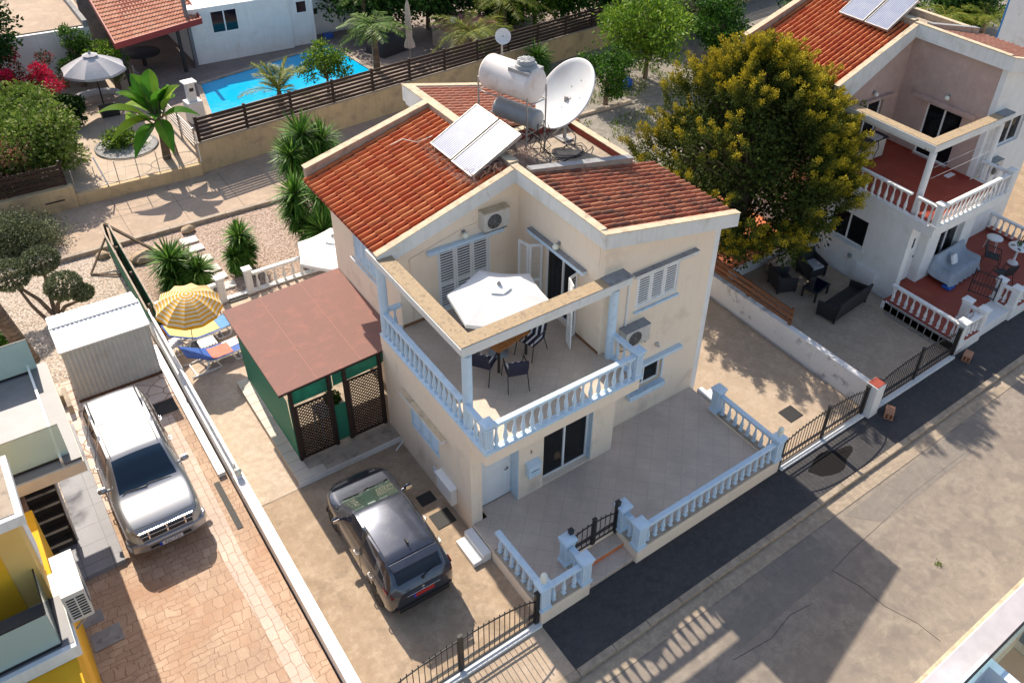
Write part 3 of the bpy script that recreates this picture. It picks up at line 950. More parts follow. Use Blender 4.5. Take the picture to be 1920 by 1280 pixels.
def house(ox, H, name, label, st):
    """two-storey villa with a corner balcony. st: dict of styles"""
    t = thing(name, label, 'house', (ox, 0, 0))
    W = st['wall']; WI = st['wall_in']; TR = st['trim']; WH = st['white']
    main = st['main']
    # --- walls
    if main:
        holes = [(3.75, 5.2, .98, 1.76)]
    else:
        holes = [(3.5, 5.1, .98, 2.1)]
    wall('wall', t, W, (0, 4.35, 0), L_SIDE, 4.35, -.6, 2.73, .2, [(a - 2.35, b - 2.35, c, d) for a, b, c, d in holes])
    wall('wall', t, W, (.6, 8.35, 0), L_SIDE, 3.9, -.6, 5.5, .2, [(1.4, 2.75, 3.75, 4.95)])
    g = MB(); g.box(.2, 4.15, -.6, .60, 4.349, 2.73); g.build('wall', W, t)
    # street side, ground floor
    m = MB(); m.box(.2, 0, -.6, .30, .2, 2.73); m.box(.2, .2, -.6, .42, 0.5, 2.73, .5)
    m.box(1.36, 0, -.4, 2.10, .42, 2.73); m.box(3.66, 0, -.4, 4.38, .6, 2.73); m.box(2.10, 0, 2.25, 3.66, .3, 2.73); m.box(2.10, 0.02, -.4, 3.66, .5, .05)
    m.box(.42, .33, 2.13, 1.36, .5, 2.73)
    m.build('porch_wall', W, t)
    # recess lining painted blue
    MB().box(1.345, .004, 0, 1.358, .34, 2.13).build('door_reveal', TR, t); MB().box(3.645, .006, .06, 3.658, .3, 2.24).build('door_reveal', TR, t)
    # wing
    wall('wall', t, W if main else WH, (4.15, .59, 0), F_, 3.75, -.6, 5.6, .2, [(1.2, 2.4, 1.06, 1.82), (1.12, 2.57, 4.03, 5.07)])
    g = MB(); g.extr([(4.15, .59, 5.6), (7.9, .59, 5.6), (7.9, .59, 5.85), (4.15, .59, 6.6)], (0, .2, 0)); g.build('gable_wall', W if main else WH, t)
    wall('wall', t, WI, (4.15, 4.25, 0), L_SIDE, 3.46, 2.73, 5.6, .2, [(1.2, 2.65, 3.08, 5.1)])
    g = MB(); g.box(4.15, .80, 5.6, 4.35, 4.25, 6.6); g.build('wing_upper_wall', WI, t)
    # balcony back wall
    wall('wall', t, WI, (.6, 4.25, 0), F_, 3.55, 2.73, 5.35, .2, [(1.08, 2.66, 3.09, 5.05)])
    g = MB(); g.extr([(.6, 4.25, 5.351), (4.15, 4.25, 5.351), (4.15, 4.25, 6.55), (.6, 4.25, 5.55)], (0, .2, 0)); g.build('gable_wall', WI, t)
    # far walls
    g = MB(); g.box(7.9, .60, -.6, 8.1, 9.9, 5.7); g.box(.8, 8.15, -.6, 4.2, 8.35, 5.55); g.box(4.2, 8.15, -.6, 4.4, 9.9, 6.2); g.box(4.4, 9.7, -.6, 7.9, 9.9, 5.8)
    g.build('rear_wall', WH if main else W, t)
    # --- balcony slab and floor
    m = MB(); m.box(-.012, -.70, 2.73, 4.46, -.001, 3.04); m.box(-.012, .0, 2.731, 4.14, 4.36, 3.04)
    m.build('balcony_slab', W if main else WH, t, bevel=.006)
    m = MB(); m.box(.1, -.56, 3.041, 4.14, 4.246, 3.062); m.box(4.14, -.56, 3.041, 4.33, .585, 3.062)
    m.build('balcony_floor', st['floor'], t)
    for q in ((.6, 4.235, 3.063, 1.68, 4.249, 3.15), (3.26, 4.235, 3.063, 4.135, 4.249, 3.15), (4.136, 3.05, 3.063, 4.149, 4.23, 3.15), (4.136, .6, 3.063, 4.149, 1.6, 3.15)):
        MB().box(*q).build('skirting', st['skirt'], t)
    # balustrade (a part with its own pieces)
    bl = MB(); bl.box(-.02, -.715, 3.045, .16, 4.37, 3.095); bl.box(.16, -.715, 3.045, 4.48, -.53, 3.095)
    bl = bl.build('balustrade', TR, t, bevel=.008)
    balustrade(bl, [(.08, .42, .08, 4.12), (.24, 4.27, .58, 4.27), (.08, -.5, .08, .20), (.2, -.62, 4.27, -.62), (4.38, -.5, 4.38, .5)], 3.09, .66, TR if main else WH, .235 if main else .27, .15, .085, .03, peds=[(.09, -.62), (4.38, -.62)], ph=.84, pw_=.20, base_w=.15)
    # columns and open beam
    c = MB(); c.lathe([(.115, 3.06), (.115, 5.19)], .17, .31, 0, 20, .5); c.build('column', TR if main else WH, t)
    c = MB(); c.lathe([(.115, 3.06), (.115, 5.19)], 4.34, .38, 0, 20, .5); c.build('column', TR if main else WH, t)
    c = MB(); c.lathe([(.115, 3.06), (.115, 5.19)], .115, 4.235, 0, 20, .5); c.build('column', TR if main else WH, t)
    b = MB(); b.box(.06, .60, 5.19, .36, 4.24, 5.3); b.box(.06, .25, 5.19, 4.14, .56, 5.3)
    b.box(-.02, .60, 5.30, .40, 4.7, 5.49); b.box(-.02, .20, 5.301, 4.72, .60, 5.492)
    bm = b.build('open_beam', st['beam'], t, bevel=.006)
    cp = MB(); cp.box(.0, .585, 5.4925, .385, 4.12, 5.512); cp.box(.0, .215, 5.4935, 4.02, .585, 5.514); cp.build('stained_top', st['cap'], bm)
    MB().box(4.03, .215, 5.4935, 4.735, .585, 5.53).build('beam_end_cap', MT['conc_grey'], bm); MB().box(.02, 4.13, 5.4925, .43, 4.62, 5.53).build('beam_end_cap', MT['conc_grey'], bm)
    # --- roofs
    EZ, RZ = 5.52, 6.72
    m = MB()
    m.extr([(.12, 4.2, EZ - .16), (4.1, 4.2, RZ - .16), (4.1, 4.2, RZ - .03), (.12, 4.2, EZ - .03)], (0, 4.4, 0))
    m.extr([(4.1, .45, RZ - .16), (8.35, .45, 5.88 - .16), (8.35, .45, 5.88 - .03), (4.1, .45, RZ - .03)], (0, 3.4, 0))
    m.build('roof_deck', MT['terra_dark'], t)
    r1 = tile_roof('roof', t, st['tiles'], 4.32, 8.50, .08, EZ, 4.0, RZ, seed=5)
    r2 = tile_roof('roof', t, st['tiles2'], .62, 3.72, 8.42, 5.88, 4.18, RZ + .02, seed=9)
    # painted bands below the coping, coping on top
    b = MB(); cpg = MB()
    rake(b, (.02, 4.10, 5.60), (4.02, 4.10, 6.86), (0, .17, 0), .40)
    rake(cpg, (.0, 4.09, 5.615), (4.02, 4.09, 6.88), (0, .20, 0), .02)
    rake(b, (3.92, .40, 6.86), (8.50, .40, 5.94), (0, .18, 0), .40)
    rake(cpg, (3.90, .385, 6.885), (8.51, .385, 5.965), (0, .21, 0), .022)
    b.box(3.921, .581, 6.461, 4.10, 4.098, 6.859); cpg.box(3.905, .597, 6.862, 4.115, 4.27, 6.886)
    b.build('fascia', st['fascia'], t)
    # ridge parapet and rear parapets
    b = MB()
    b.box(3.93, 4.29, 6.45, 4.17, 8.75, 6.90)
    rake(b, (.15, 8.55, 5.86), (3.93, 8.55, 6.90), (0, .2, 0), .5)
    rake(b, (4.171, 3.74, 6.90), (7.62, 3.74, 6.28), (0, .2, 0), .45)
    b.build('parapet', MT['conc_tan'], t)
    rake(cpg, (.12, 8.53, 5.885), (3.91, 8.53, 6.925), (0, .24, 0), .02)
    cpg.box(3.91, 4.31, 6.902, 4.19, 8.77, 6.926)
    cpg.build('coping', MT['cap_pale'], t)
    c2 = MB(); rake(c2, (4.195, 3.72, 6.92), (7.66, 3.72, 6.30), (0, .24, 0), .02); c2.build('coping', MT['conc_grey'], t)
    # flat roof with dish, small parapets
    b = MB(); b.box(4.18, 3.95, 5.85, 7.9, 6.9, 6.02); b.build('flat_roof', MT['conc_tan'], t)
    b = MB(); b.box(7.55, 3.95, 6.02, 7.72, 6.72, 6.22); b.box(4.18, 6.72, 6.02, 7.72, 6.92, 6.32); b.build('low_parapet', MT['ceiling_red'] if main else MT['conc_tan'], t)
    b = MB(); b.box(7.53, 3.97, 6.222, 7.75, 6.7, 6.245); b.box(4.2, 6.70, 6.322, 8.1, 6.94, 6.345); b.build('coping', MT['cap_pale'], t)
    # rear tiled slope
    m = MB(); m.extr([(4.2, 6.95, 6.55), (8.15, 6.95, 5.75), (8.15, 6.95, 5.88), (4.2, 6.95, 6.68)], (0, 3.1, 0)); m.build('roof_deck', MT['terra_dark'], t)
    tile_roof('roof', t, st['tiles_rear'], 7.02, 9.95, 8.2, 5.90, 4.25, 6.70, seed=12)
    b = MB(); rake(b, (3.95, 10.02, 6.86), (8.2, 10.02, 6.0), (0, .16, 0), .5); b.extr([(3.95, 8.76, 6.88), (4.18, 8.76, 6.88), (4.18, 8.76, 6.3), (3.95, 8.76, 6.3)], (0, 1.25, 0)); b.build('parapet', MT['white'], t)
    c3 = MB(); rake(c3, (3.93, 10.0, 6.885), (8.2, 10.0, 6.025), (0, .2, 0), .02); c3.box(3.93, 8.78, 6.882, 4.2, 9.99, 6.904); c3.build('coping', MT['cap_pale'], t)
    # --- windows and doors
    if main:
        shutters(t, (0, 2.95, .98), L_SIDE, 1.45, .78, 3, TR, slat=.056)
        ledge(t, (0, 3.25, 1.93), L_SIDE, 2.15, MT['white'], .14, .10, MT['cap_pale'])
        shutters(t, (.6, 6.95, 3.75), L_SIDE, 1.35, 1.2, 3, TR, slat=.056)
        ledge(t, (.6, 7.1, 3.66), L_SIDE, 1.6, MT['white'], .09, .06)
        shutters(t, (1.68, 4.25, 3.09), F_, 1.58, 1.96, 3, WH)
        ledge(t, (1.37, 4.25, 5.08), F_, 2.26, TR, .15, .10)
        shutters(t, (5.27, .59, 4.03), F_, 1.45, 1.04, 3, WH)
        ledge(t, (5.05, .59, 5.13), F_, 2.15, MT['fascia'], .16, .10, MT['conc_grey'])
        ledge(t, (5.22, .59, 3.93), F_, 1.55, TR, .08, .05)
        glazed(t, 'window', (5.35, .59, 1.06), F_, 1.2, .76, MT['white_clean'], 2, True)
        o = MB(); o.box(-.05, -.18, -.17, 1.25, .098, -.001); o.box(1.201, -.012, 0, 1.26, .098, .76); o.build('window_surround', TR, t, (5.35, .59, 1.06), bevel=.006)
        ledge(t, (5.0, .59, 1.96), F_, 2.15, TR, .15, .10)
        glazed(t, 'sliding_door', (4.15, 3.05, 3.08), L_SIDE, 1.45, 2.02, MT['white_clean'], 2, False)
        ledge(t, (4.15, 3.62, 5.18), L_SIDE, 2.38, TR, .15, .11, MT['conc_grey'])
        glazed(t, 'sliding_door', (2.10, .10, .06), F_, 1.55, 2.18, MT['white_clean'], 2, True, v=.08)
        s1 = shutter_mb(.36, 2.0)
        for px, py, rz in ((4.13, 3.08, R(158)), (3.80, 3.22, R(102)), (4.13, 1.58, R(196))):
            s1.build('open_shutter', WH, t, (px, py, 3.09), rot=(0, 0, rz))
        s1.build('open_shutter', WH, t, (3.78, 1.48, 3.09), rot=(0, 0, R(250)))
    else:
        glazed(t, 'window', (0, 3.2, .98), L_SIDE, 1.6, 1.12, MT['white_clean'], 2, True)
        glazed(t, 'window', (.6, 6.95, 3.75), L_SIDE, 1.35, 1.2, MT['white_clean'], 2, False)
        glazed(t, 'sliding_door', (1.68, 4.25, 3.09), F_, 1.58, 1.96, MT['white_clean'], 2, True)
        ledge(t, (1.37, 4.25, 5.08), F_, 2.26, MT['pinkwall'], .15, .10)
        glazed(t, 'sliding_door', (4.15, 3.05, 3.08), L_SIDE, 1.45, 2.02, MT['white_clean'], 2, True)
        ledge(t, (4.15, 3.62, 5.18), L_SIDE, 2.5, MT['pinkwall'], .15, .16)
        glazed(t, 'window', (5.27, .59, 4.03), F_, 1.45, 1.04, MT['white_clean'], 2, True)
        glazed(t, 'window', (5.35, .59, 1.06), F_, 1.2, .76, MT['white_clean'], 2, True)
        glazed(t, 'sliding_door', (2.10, .10, .06), F_, 1.55, 2.18, MT['white_clean'], 2, True, v=.08)
        ledge(t, (0.02, 3.3, .90), L_SIDE, 1.8, WH, .10, .06)
    # front door
    m = MB(); m.box(.44, .335, .02, 1.34, .38, 2.12); d = m.build('front_door', MT['white_clean'], t)
    m = MB()
    for k in range(9): m.box(.49 + k * .092, .329, .06, .575 + k * .092, .3349, 1.25)
    m.box(.47, .329, 1.25, 1.31, .3349, 1.31)
    m.build('door_panelling', MT['white_clean'], d, bevel=.004)
    for a_ in (.60, .92): MB().box(a_, .322, 1.40, a_ + .15, .3349, 1.80).build('door_glass', MT['carglass'], d)
    m = MB(); m.tube([(1.22, .33, 1.02), (1.22, .27, 1.02), (1.12, .265, 1.02)], .014, 6); m.build('handle', MT['black'], d)
    return t


def text_obj(s, size, mat, parent, loc, rot, ext=.003, name='lettering', align='CENTER', label=None):
    cu = bpy.data.curves.new(name, 'FONT'); cu.body = s; cu.size = size; cu.extrude = ext; cu.align_x = align; cu.align_y = 'CENTER'
    cu.resolution_u = 3
    tmp = bpy.data.objects.new(name, cu); col.objects.link(tmp)
    bpy.context.view_layer.update()
    me = bpy.data.meshes.new_from_object(tmp.evaluated_get(bpy.context.evaluated_depsgraph_get()))
    bpy.data.objects.remove(tmp)
    me.materials.clear(); me.materials.append(mat)
    o = bpy.data.objects.new(name, me); col.objects.link(o)
    o.location = loc; o.rotation_euler = rot
    if parent: o.parent = parent
    if label: o['label'] = label
    return o


MAIN = dict(wall=MT['cream'], wall_in=MT['cream'], trim=MT['blue'], white=MT['white'], floor=MT['balc_floor'], skirt=MT['brown_panel'], beam=MT['fascia'], cap=MT['cap'],
            tiles=MT['terra'], tiles2=MT['terra_old'], tiles_rear=MT['terra_pale'], fascia=MT['fascia'], main=True)
NB = dict(wall=MT['white'], wall_in=MT['pinkwall'], trim=MT['white'], white=MT['white'], floor=MT['terra_floor'], skirt=MT['terra_floor'], beam=MT['fascia'], cap=MT['cap'],
          tiles=MT['terra'], tiles2=MT['terra_pale'], tiles_rear=MT['terra_pale'], fascia=MT['fascia'], main=False)
main_house = house(0, 0, 'villa', 'cream two-storey villa with pale blue balcony balustrade and red tiled roof', MAIN)
nb_house = house(17.05, 0, 'villa', 'white villa with dusty pink balcony walls and red painted balcony floor', NB)
for c_ in kids(nb_house):      # its open beam sits a little higher and further right
    k_ = c_.name.split('.')[0]
    if k_ == 'open_beam': c_.location = (.20, 0, .13)
    if k_ == 'column':
        c_.location = (.18, 0, 0)
        for v_ in c_.data.vertices:
            if v_.co.z > 5: v_.co.z += .13
RAISED = ('wall', 'gable_wall', 'wing_upper_wall', 'rear_wall', 'roof', 'roof_deck', 'fascia', 'parapet', 'coping', 'flat_roof', 'low_parapet')
for c_ in kids(nb_house):      # the white villa has a taller upper storey and a steeper roof
    if c_.name.split('.')[0] in RAISED:
        for v_ in c_.data.vertices:
            if v_.co.z > 5.34: v_.co.z += .60 + (v_.co.z - 5.6) * .20
for h_ in (main_house, nb_house): h_['group'] = 'villas of the street with corner balconies'
# fittings on the cream villa
h = main_house
m = MB(); m.box(1.56, -.17, .78, 1.92, -.002, 1.14); m.extr([(1.54, -.19, 1.141), (1.54, -.19, 1.17), (1.54, -.002, 1.24), (1.54, -.002, 1.141)], (.4, 0, 0))
letterbox = tag(m.build('letterbox', MT['blue'], bevel=.006), 'pale blue letterbox on the wall beside the white front door', 'letterbox')
MB().box(1.62, -.175, .98, 1.86, -.169, 1.0).build('slot', MT['black'], letterbox)
text_obj('3', .17, MT['brown_panel'], h, (1.72, -.006, 1.52), (PI / 2, 0, 0), .004, 'house_number')
m = MB(); m.box(-.16, .70, .10, -.002, 1.45, .66)
mb_ = tag(m.build('meter_cupboard', MT['white'], bevel=.006), 'white meter cupboard low on the cream wall above the drain covers', 'meter box')
MB().box(-.166, .76, .15, -.161, 1.39, .60).build('door', MT['white_clean'], mb_)
MB().box(-.19, .68, .661, -.002, 1.47, .69).build('lid', MT['white_clean'], mb_)
m = MB(); m.box(-.03, 1.6, .22, -.002, 1.84, .44)
mv = tag(m.build('wall_vent', MT['white'], bevel=.004), 'small square vent plate beside the meter cupboard', 'vent')
MB().box(-.034, 1.63, .25, -.031, 1.81, .41).build('grille', MT['blue'], mv)
ac_unit('air_conditioner', 'beige wall air conditioner high on the balcony wall under the roof', (2.92, 4.25, 5.34), F_, .78, .52, .30, MT['galv'], MT['cap_pale'])['group'] = 'air conditioners of the cream villa'
ac_unit('air_conditioner', 'grey wall air conditioner beside the balcony corner pedestal', (4.80, .59, 3.10), F_, .82, .52, .30, MT['galv'], MT['conc_grey'])['group'] = 'air conditioners of the cream villa'


def globe_lamp(label, loc, rot, group='round wall lamps'):
    t = thing('wall_lamp', label, 'wall lamp', loc, rot, group)
    m = MB(); m.lathe([(.05, 0), (.05, .03)], M=Matrix.Rotation(PI / 2, 4, 'X'), n=12); m.tube([(0, -.02, 0), (0, -.10, .02), (0, -.13, -.02)], .012, 6); m.build('bracket', MT['conc_grey'], t)
    m = MB(); m.ball((0, -.13, -.08), .085, 14); m.build('globe', MT['lamp_glass'], t)


globe_lamp('round lamp above the closed balcony shutters of the cream villa', (2.45, 4.25, 5.42), F_)
globe_lamp('round lamp above the open balcony doors of the cream villa', (4.15, 2.38, 5.48), L_SIDE)
globe_lamp('round lamp above the left balcony door of the pink walls', (17.05 + 2.45, 4.25, 5.45), F_)
globe_lamp('round lamp above the big balcony door of the pink walls', (17.05 + 4.15, 2.3, 5.66), L_SIDE)
m = MB(); m.box(6.16, .50, 2.42, 6.26, .588, 2.52); m.tube([(6.21, .5, 2.47), (6.21, .44, 2.44)], .035, 8)
tag(m.build('motion_sensor', MT['ac']), 'small boxy sensor on the cream wall above the lower window', 'sensor')
p = MB(); p.tube([(4.98, .57, 5.3), (4.98, .57, 3.65)], .032, 8)
tag(p.build('drainpipe', MT['white']), 'white pipe running down the cream wall to the air conditioner', 'pipe')
p = MB(); p.tube([(.9, 4.235, 5.10), (.9, 4.235, 3.2)], .012, 5); p.tube([(.9, 4.235, 5.1), (2.5, 4.235, 5.50), (2.95, 4.235, 5.52)], .018, 5)
tag(p.build('conduit', MT['cream']), 'thin conduit climbing the balcony wall past the closed shutters', 'conduit')
p = MB(); p.tube([(-.002, 3.55, -.12), (-.28, 3.4, -.16), (-.3, 3.4, -.2)], .02, 6)
tag(p.build('overflow_pipe', MT['white']), 'short white overflow pipe near the gazebo step', 'pipe')
# ------------------------------------------------------------------ plot furniture of the cream villa
TB = MT['blue']
m = MB(); m.box(.0, -2.9, -.5, 1.32, .0, -.006); m.box(1.32, -2.12, -.5, 2.82, .0, -.006); m.box(2.82, -2.9, -.5, 7.9, .0, -.006); m.box(4.38, 0, -.5, 7.9, .589, -.006)
tag(m.build('terrace_base', MT['cream']), kind='structure')
m = MB(); m.prism([(.02, -2.88), (1.30, -2.88), (1.30, -2.12), (2.84, -2.12), (2.84, -2.88), (7.88, -2.88), (7.88, .588), (4.385, .588), (4.385, -.002), (2.09, -.002), (1.37, -.002), (1.34, .33), (.43, .33), (.43, -.002), (.02, -.002)], -.004, .0)
tag(m.build('terrace', MT['tile_floor']), kind='structure')
t = thing('entrance_steps', 'two tiled entrance steps below the small black garden gate', 'steps', (1.34, -2.88, 0))
MB().box(0, .40, -.5, 1.46, .74, -.13).build('step', MT['tile_floor'], t, bevel=.006)
MB().box(0, .004, -.5, 1.46, .40, -.27).build('step', MT['tile_floor'], t, bevel=.006)
MB().box(.01, .395, -.262, 1.45, .399, -.14).build('riser', MT['orange_floor'], t)


def plinth(x0, y0, x1, y1, owner, z1=.05, z0=-.5, mat=None, w=.24):
    a = Vector((x0, y0, (z0 + z1) / 2)); b = Vector((x1, y1, (z0 + z1) / 2))
    MB().bar(a, b, w, z1 - z0).build('plinth', mat or MT['cream'], owner, bevel=.008)


t = thing('balustrade', 'short pale blue terrace balustrade left of the small gate with a corner lamp', 'balustrade', (0, 0, 0), group='pale blue terrace balustrades')
plinth(.10, -.95, .10, -2.98, t); plinth(.223, -2.86, 1.36, -2.86, t); plinth(1.245, -2.738, 1.245, -2.08, t)
balustrade(t, [(.10, -.98, .10, -2.70), (.24, -2.86, 1.11, -2.86), (1.245, -2.70, 1.245, -2.34)], .055, .56, TB, .25, .15, .09, .05, base_mat=MT['conc_tan'], peds=[(.10, -2.85), (1.245, -2.85), (1.245, -2.2)], ph=.80, pw_=.25)
t = thing('balustrade', 'longest pale blue terrace balustrade, running right from the small garden gate', 'balustrade', (0, 0, 0), group='pale blue terrace balustrades')
plinth(2.92, -2.08, 2.92, -2.98, t); plinth(3.041, -2.86, 7.90, -2.86, t); plinth(7.78, -2.739, 7.78, -.45, t)
balustrade(t, [(2.92, -2.34, 2.92, -2.70), (3.06, -2.86, 7.64, -2.86), (7.78, -2.70, 7.78, -.74)], .055, .56, TB, .25, .15, .09, .05, base_mat=MT['conc_tan'], peds=[(2.92, -2.2), (2.92, -2.85), (7.78, -2.85), (7.78, -.6)], ph=.80, pw_=.25)


def post_lamp(label, x, y, z):
    t = thing('post_lamp', label, 'lamp', (x, y, z), group='lamps on the balustrade corners')
    MB().lathe([(.07, 0), (.07, .03), (.045, .05)], n=14).build('lamp_base', MT['blue'], t)
    m = MB(); m.lathe([(.05, .05), (.075, .08), (.08, .24), (.065, .29), (.02, .31)], n=16); m.build('lamp_shade', MT['lamp_glass'], t)


post_lamp('opal lamp on the balustrade corner near the parked grey car', .10, -2.85, .93)
post_lamp('opal lamp on the balustrade corner beside the right-hand car gate', 7.78, -2.85, .93)
t = thing('wall_light', 'small white light fixed on the low boundary wall beside the patio', 'lamp', (-4.08, 4.45, .236))
MB().box(-.07, -.07, 0, .07, .07, .10).build('lamp_base', MT['white_clean'], t, bevel=.01)
m = MB(); m.lathe([(.06, .10), (.085, .14), (.085, .24), (.03, .29)], n=16); m.build('lamp_shade', MT['lamp_glass'], t)
# side steps
t = thing('side_steps', 'two white painted steps from the driveway up to the terrace', 'steps', (-.02, -.9, 0))
MB().box(-.22, 0, -.5, -.002, .88, -.03).build('step', MT['white_clean'], t, bevel=.01)
MB().box(-.48, .02, -.5, -.222, .84, -.17).build('step', MT['white_clean'], t, bevel=.01)
m = MB(); m.box(8.02, -.35, -.5, 8.22, .4, -.02); m.box(8.25, -.2, -.5, 8.5, .3, -.17)
tag(m.build('side_step', MT['white_clean'], bevel=.01), 'white painted step at the right-hand corner of the cream villa', 'step')


def swing_gate(name, label, x0, x1, y, z, hmid, hend, group=None, spacing=.125, sides=(1, 1)):
    t = thing(name, label, 'gate', (x0, y, z), 0, group)
    W = x1 - x0; c = W / 2
    def top(u):  # arch
        k = abs(u - c) / c
        return hend + (hmid - hend) * math.sqrt(max(0, 1 - (k * .985) ** 2))
    for s in (0, 1):
        a, b = (0.03, c - .05) if s == 0 else (c + .05, W - .03)
        m = MB()
        m.box(a - .02, -.02, .05, a + .02, .02, top(a)); m.box(b - .02, -.02, .05, b + .02, .02, top(b))
        for zz in (.07, .27, .35): m.box(a + .02, -.013, zz, b - .02, .013, zz + .03)
        k = 14
        m.tube([(a + (b - a) * i / k, 0, top(a + (b - a) * i / k)) for i in range(k + 1)], .018, 6)
        n = int((b - a) / spacing)
        for i in range(1, n):
            u = a + (b - a) * i / n
            m.box(u - .0075, -.0075, .09, u + .0075, .0075, top(u) + .05)
            m.lathe([(.014, 0), (.016, .02), (.001, .06)], u, 0, top(u) + .045, 5)
        m.build('gate_leaf', MT['black'], t)
    m = MB(); m.box(c - .045, -.03, .02, c + .045, .03, hmid + .12); m.box(c - .055, -.04, hmid + .12, c + .055, .04, hmid + .16); m.build('centre_stile', MT['black'], t)
    for i, u in enumerate((-.03, W + .03)):
        if sides[i]:
            m = MB(); m.box(u - .05, -.05, -.05, u + .05, .05, 1.05); m.box(u - .06, -.06, 1.05, u + .06, .06, 1.08); m.build('gate_post', MT['black'], t)
    m = MB(); m.tube([(c + .05, -.05, .48), (c + .30, -.05, .50), (c + .30, -.05, .60)], .008, 5); m.build('bolt', MT['galv'], t)
    return t


G_ = 'arched black iron gates'
swing_gate('driveway_gate', 'arched black double gate behind the parked grey car, at the bottom of the picture', -3.95, -.12, -2.88, -.33, 1.14, .70, G_)
swing_gate('driveway_gate', 'arched black double gate between the long blue balustrade and the white wall end', 8.02, 11.62, -2.9, -.33, 1.14, .75, G_)
swing_gate('driveway_gate', 'arched black double gate of the white villa driveway with the wicker sofa', 12.18, 16.35, -2.92, -.33, 1.14, .75, G_)
g = swing_gate('garden_gate', 'small black iron gate above the tiled entrance steps', 1.40, 2.76, -2.14, -.02, .80, .62, G_, .14)
for x0, x1, y in ((-3.98, -.02, -2.93), (8.0, 11.7, -2.95), (12.15, 16.4, -2.97)):
    tag(MB().box(x0, y - .10, -.5, x1, y + .06, -.335).build('gate_sill', MT['white'], bevel=.01), kind='structure')
# party walls
t = thing('party_wall', 'low white boundary wall beside the brick paved driveway', 'wall', (0, 0, 0), group='white boundary walls')
MB().box(-4.18, -2.95, -.6, -3.98, 12.2, .20).build('wall', MT['white'], t, bevel=.01)
MB().box(-4.20, -2.97, .2005, -3.96, 4.6, .235).build('coping', MT['white_clean'], t, bevel=.008)
m = MB()
for yy in [4.7 + .93 * i for i in range(9)]: m.box(-4.10, yy, .20, -4.06, yy + .04, .499)
m.box(-4.11, 4.65, .50, -4.05, 12.2, .54); m.box(-4.10, 4.65, .33, -4.06, 12.2, .37)
m.build('hand_rail', MT['white_clean'], t)
m = MB(); m.box(-4.43, 5.2, -.29, -4.24, 11.3, -.16)
t = tag(m.build('block_edging', MT['white_clean'], bevel=.01), 'row of pierced white blocks along the foot of the boundary wall', 'edging')
for k in range(24):
    MB().box(-4.40, 5.35 + k * .245, -.1595, -4.31, 5.41 + k * .245, -.157).build('hole', MT['black'], t)
m = MB(); m.box(-4.6, 3.35, -.293, -4.46, 5.1, -.286)
tag(m.build('drain_channel', MT['plate']), 'dark drain channel in the brick driveway beside the silver car', 'drain')
t = thing('party_wall', 'white boundary wall between the two villas, peeling along its top', 'wall', (0, 0, 0), group='white boundary walls')
MB().box(11.84, -3.0, -.6, 12.06, 9.5, .62).build('wall', pm('peeling_wall', (.72, .71, .70), (.66, .65, .64), .85, 1.5, dirt=(.34, .33, .33), dscale=2.5, dlo=.56, dhi=.68, bstr=.3), t, bevel=.015)
m = MB(); m.box(11.70, -3.16, -.6, 12.12, -2.78, .78); m.build('end_pier', MT['white'], t, bevel=.01)
MB().box(11.72, -3.14, .7805, 12.1, -2.8, .80).build('pier_cap', MT['ceiling_red'], t)
p = MB(); p.tube([(11.80, 9.0, -.25), (11.79, 5, -.2), (11.78, 1.0, -.24), (11.77, -1.5, -.27)], .02, 6)
tag(p.build('ground_pipe', MT['conc_grey']), 'grey pipe lying along the foot of the wall between the villas', 'pipe')
t = thing('slat_fence', 'brown timber slat fence on top of the wall between the villas', 'fence', (0, 0, 0))
for i, zz in enumerate((.72, .92, 1.12)):
    MB().box(11.93, .35, zz, 11.97, 7.8, zz + .13).build('slat', MT['timber_mid'], t)
for yy in (.4, 2.2, 4.0, 5.8, 7.6): MB().box(11.972, yy, .60, 12.04, yy + .09, 1.28).build('post', MT['timber_mid'], t)
# covers in the paving
for (x, y, w, d, lab) in ((-.62, 1.40, .42, .36, 'smaller black drain cover by the meter cupboard'), (-.64, .55, .52, .50, 'larger black drain cover by the meter cupboard'), (9.55, -2.0, .55, .5, 'black drain cover in the right-hand driveway behind the arched gate'), (-5.1, 8.3, .6, .55, 'black drain cover between the silver car and the boundary wall')):
    tag(MB().box(x, y, -.298, x + w, y + d, -.283).build('drain_cover', MT['plate'], bevel=.004), lab, 'drain cover', 'black drain covers')
tag(MB().box(-8.15, 2.65, -.298, -7.75, 3.0, -.285).build('inspection_cover', MT['conc_grey'], bevel=.01), 'small grey cover in the brick driveway below the air conditioner', 'drain cover')
tag(MB().box(-8.1, 1.95, -.298, -7.52, 2.42, -.285).build('inspection_cover', MT['conc_grey'], bevel=.02), 'large grey cover in the brick driveway below the yellow wall', 'drain cover')
tag(MB().box(-1.72, 12.24, -.29, -1.12, 12.5, -.265).build('door_mat', MT['rubber'], bevel=.01), 'dark mat on the patio at the opening to the gravel garden', 'mat')
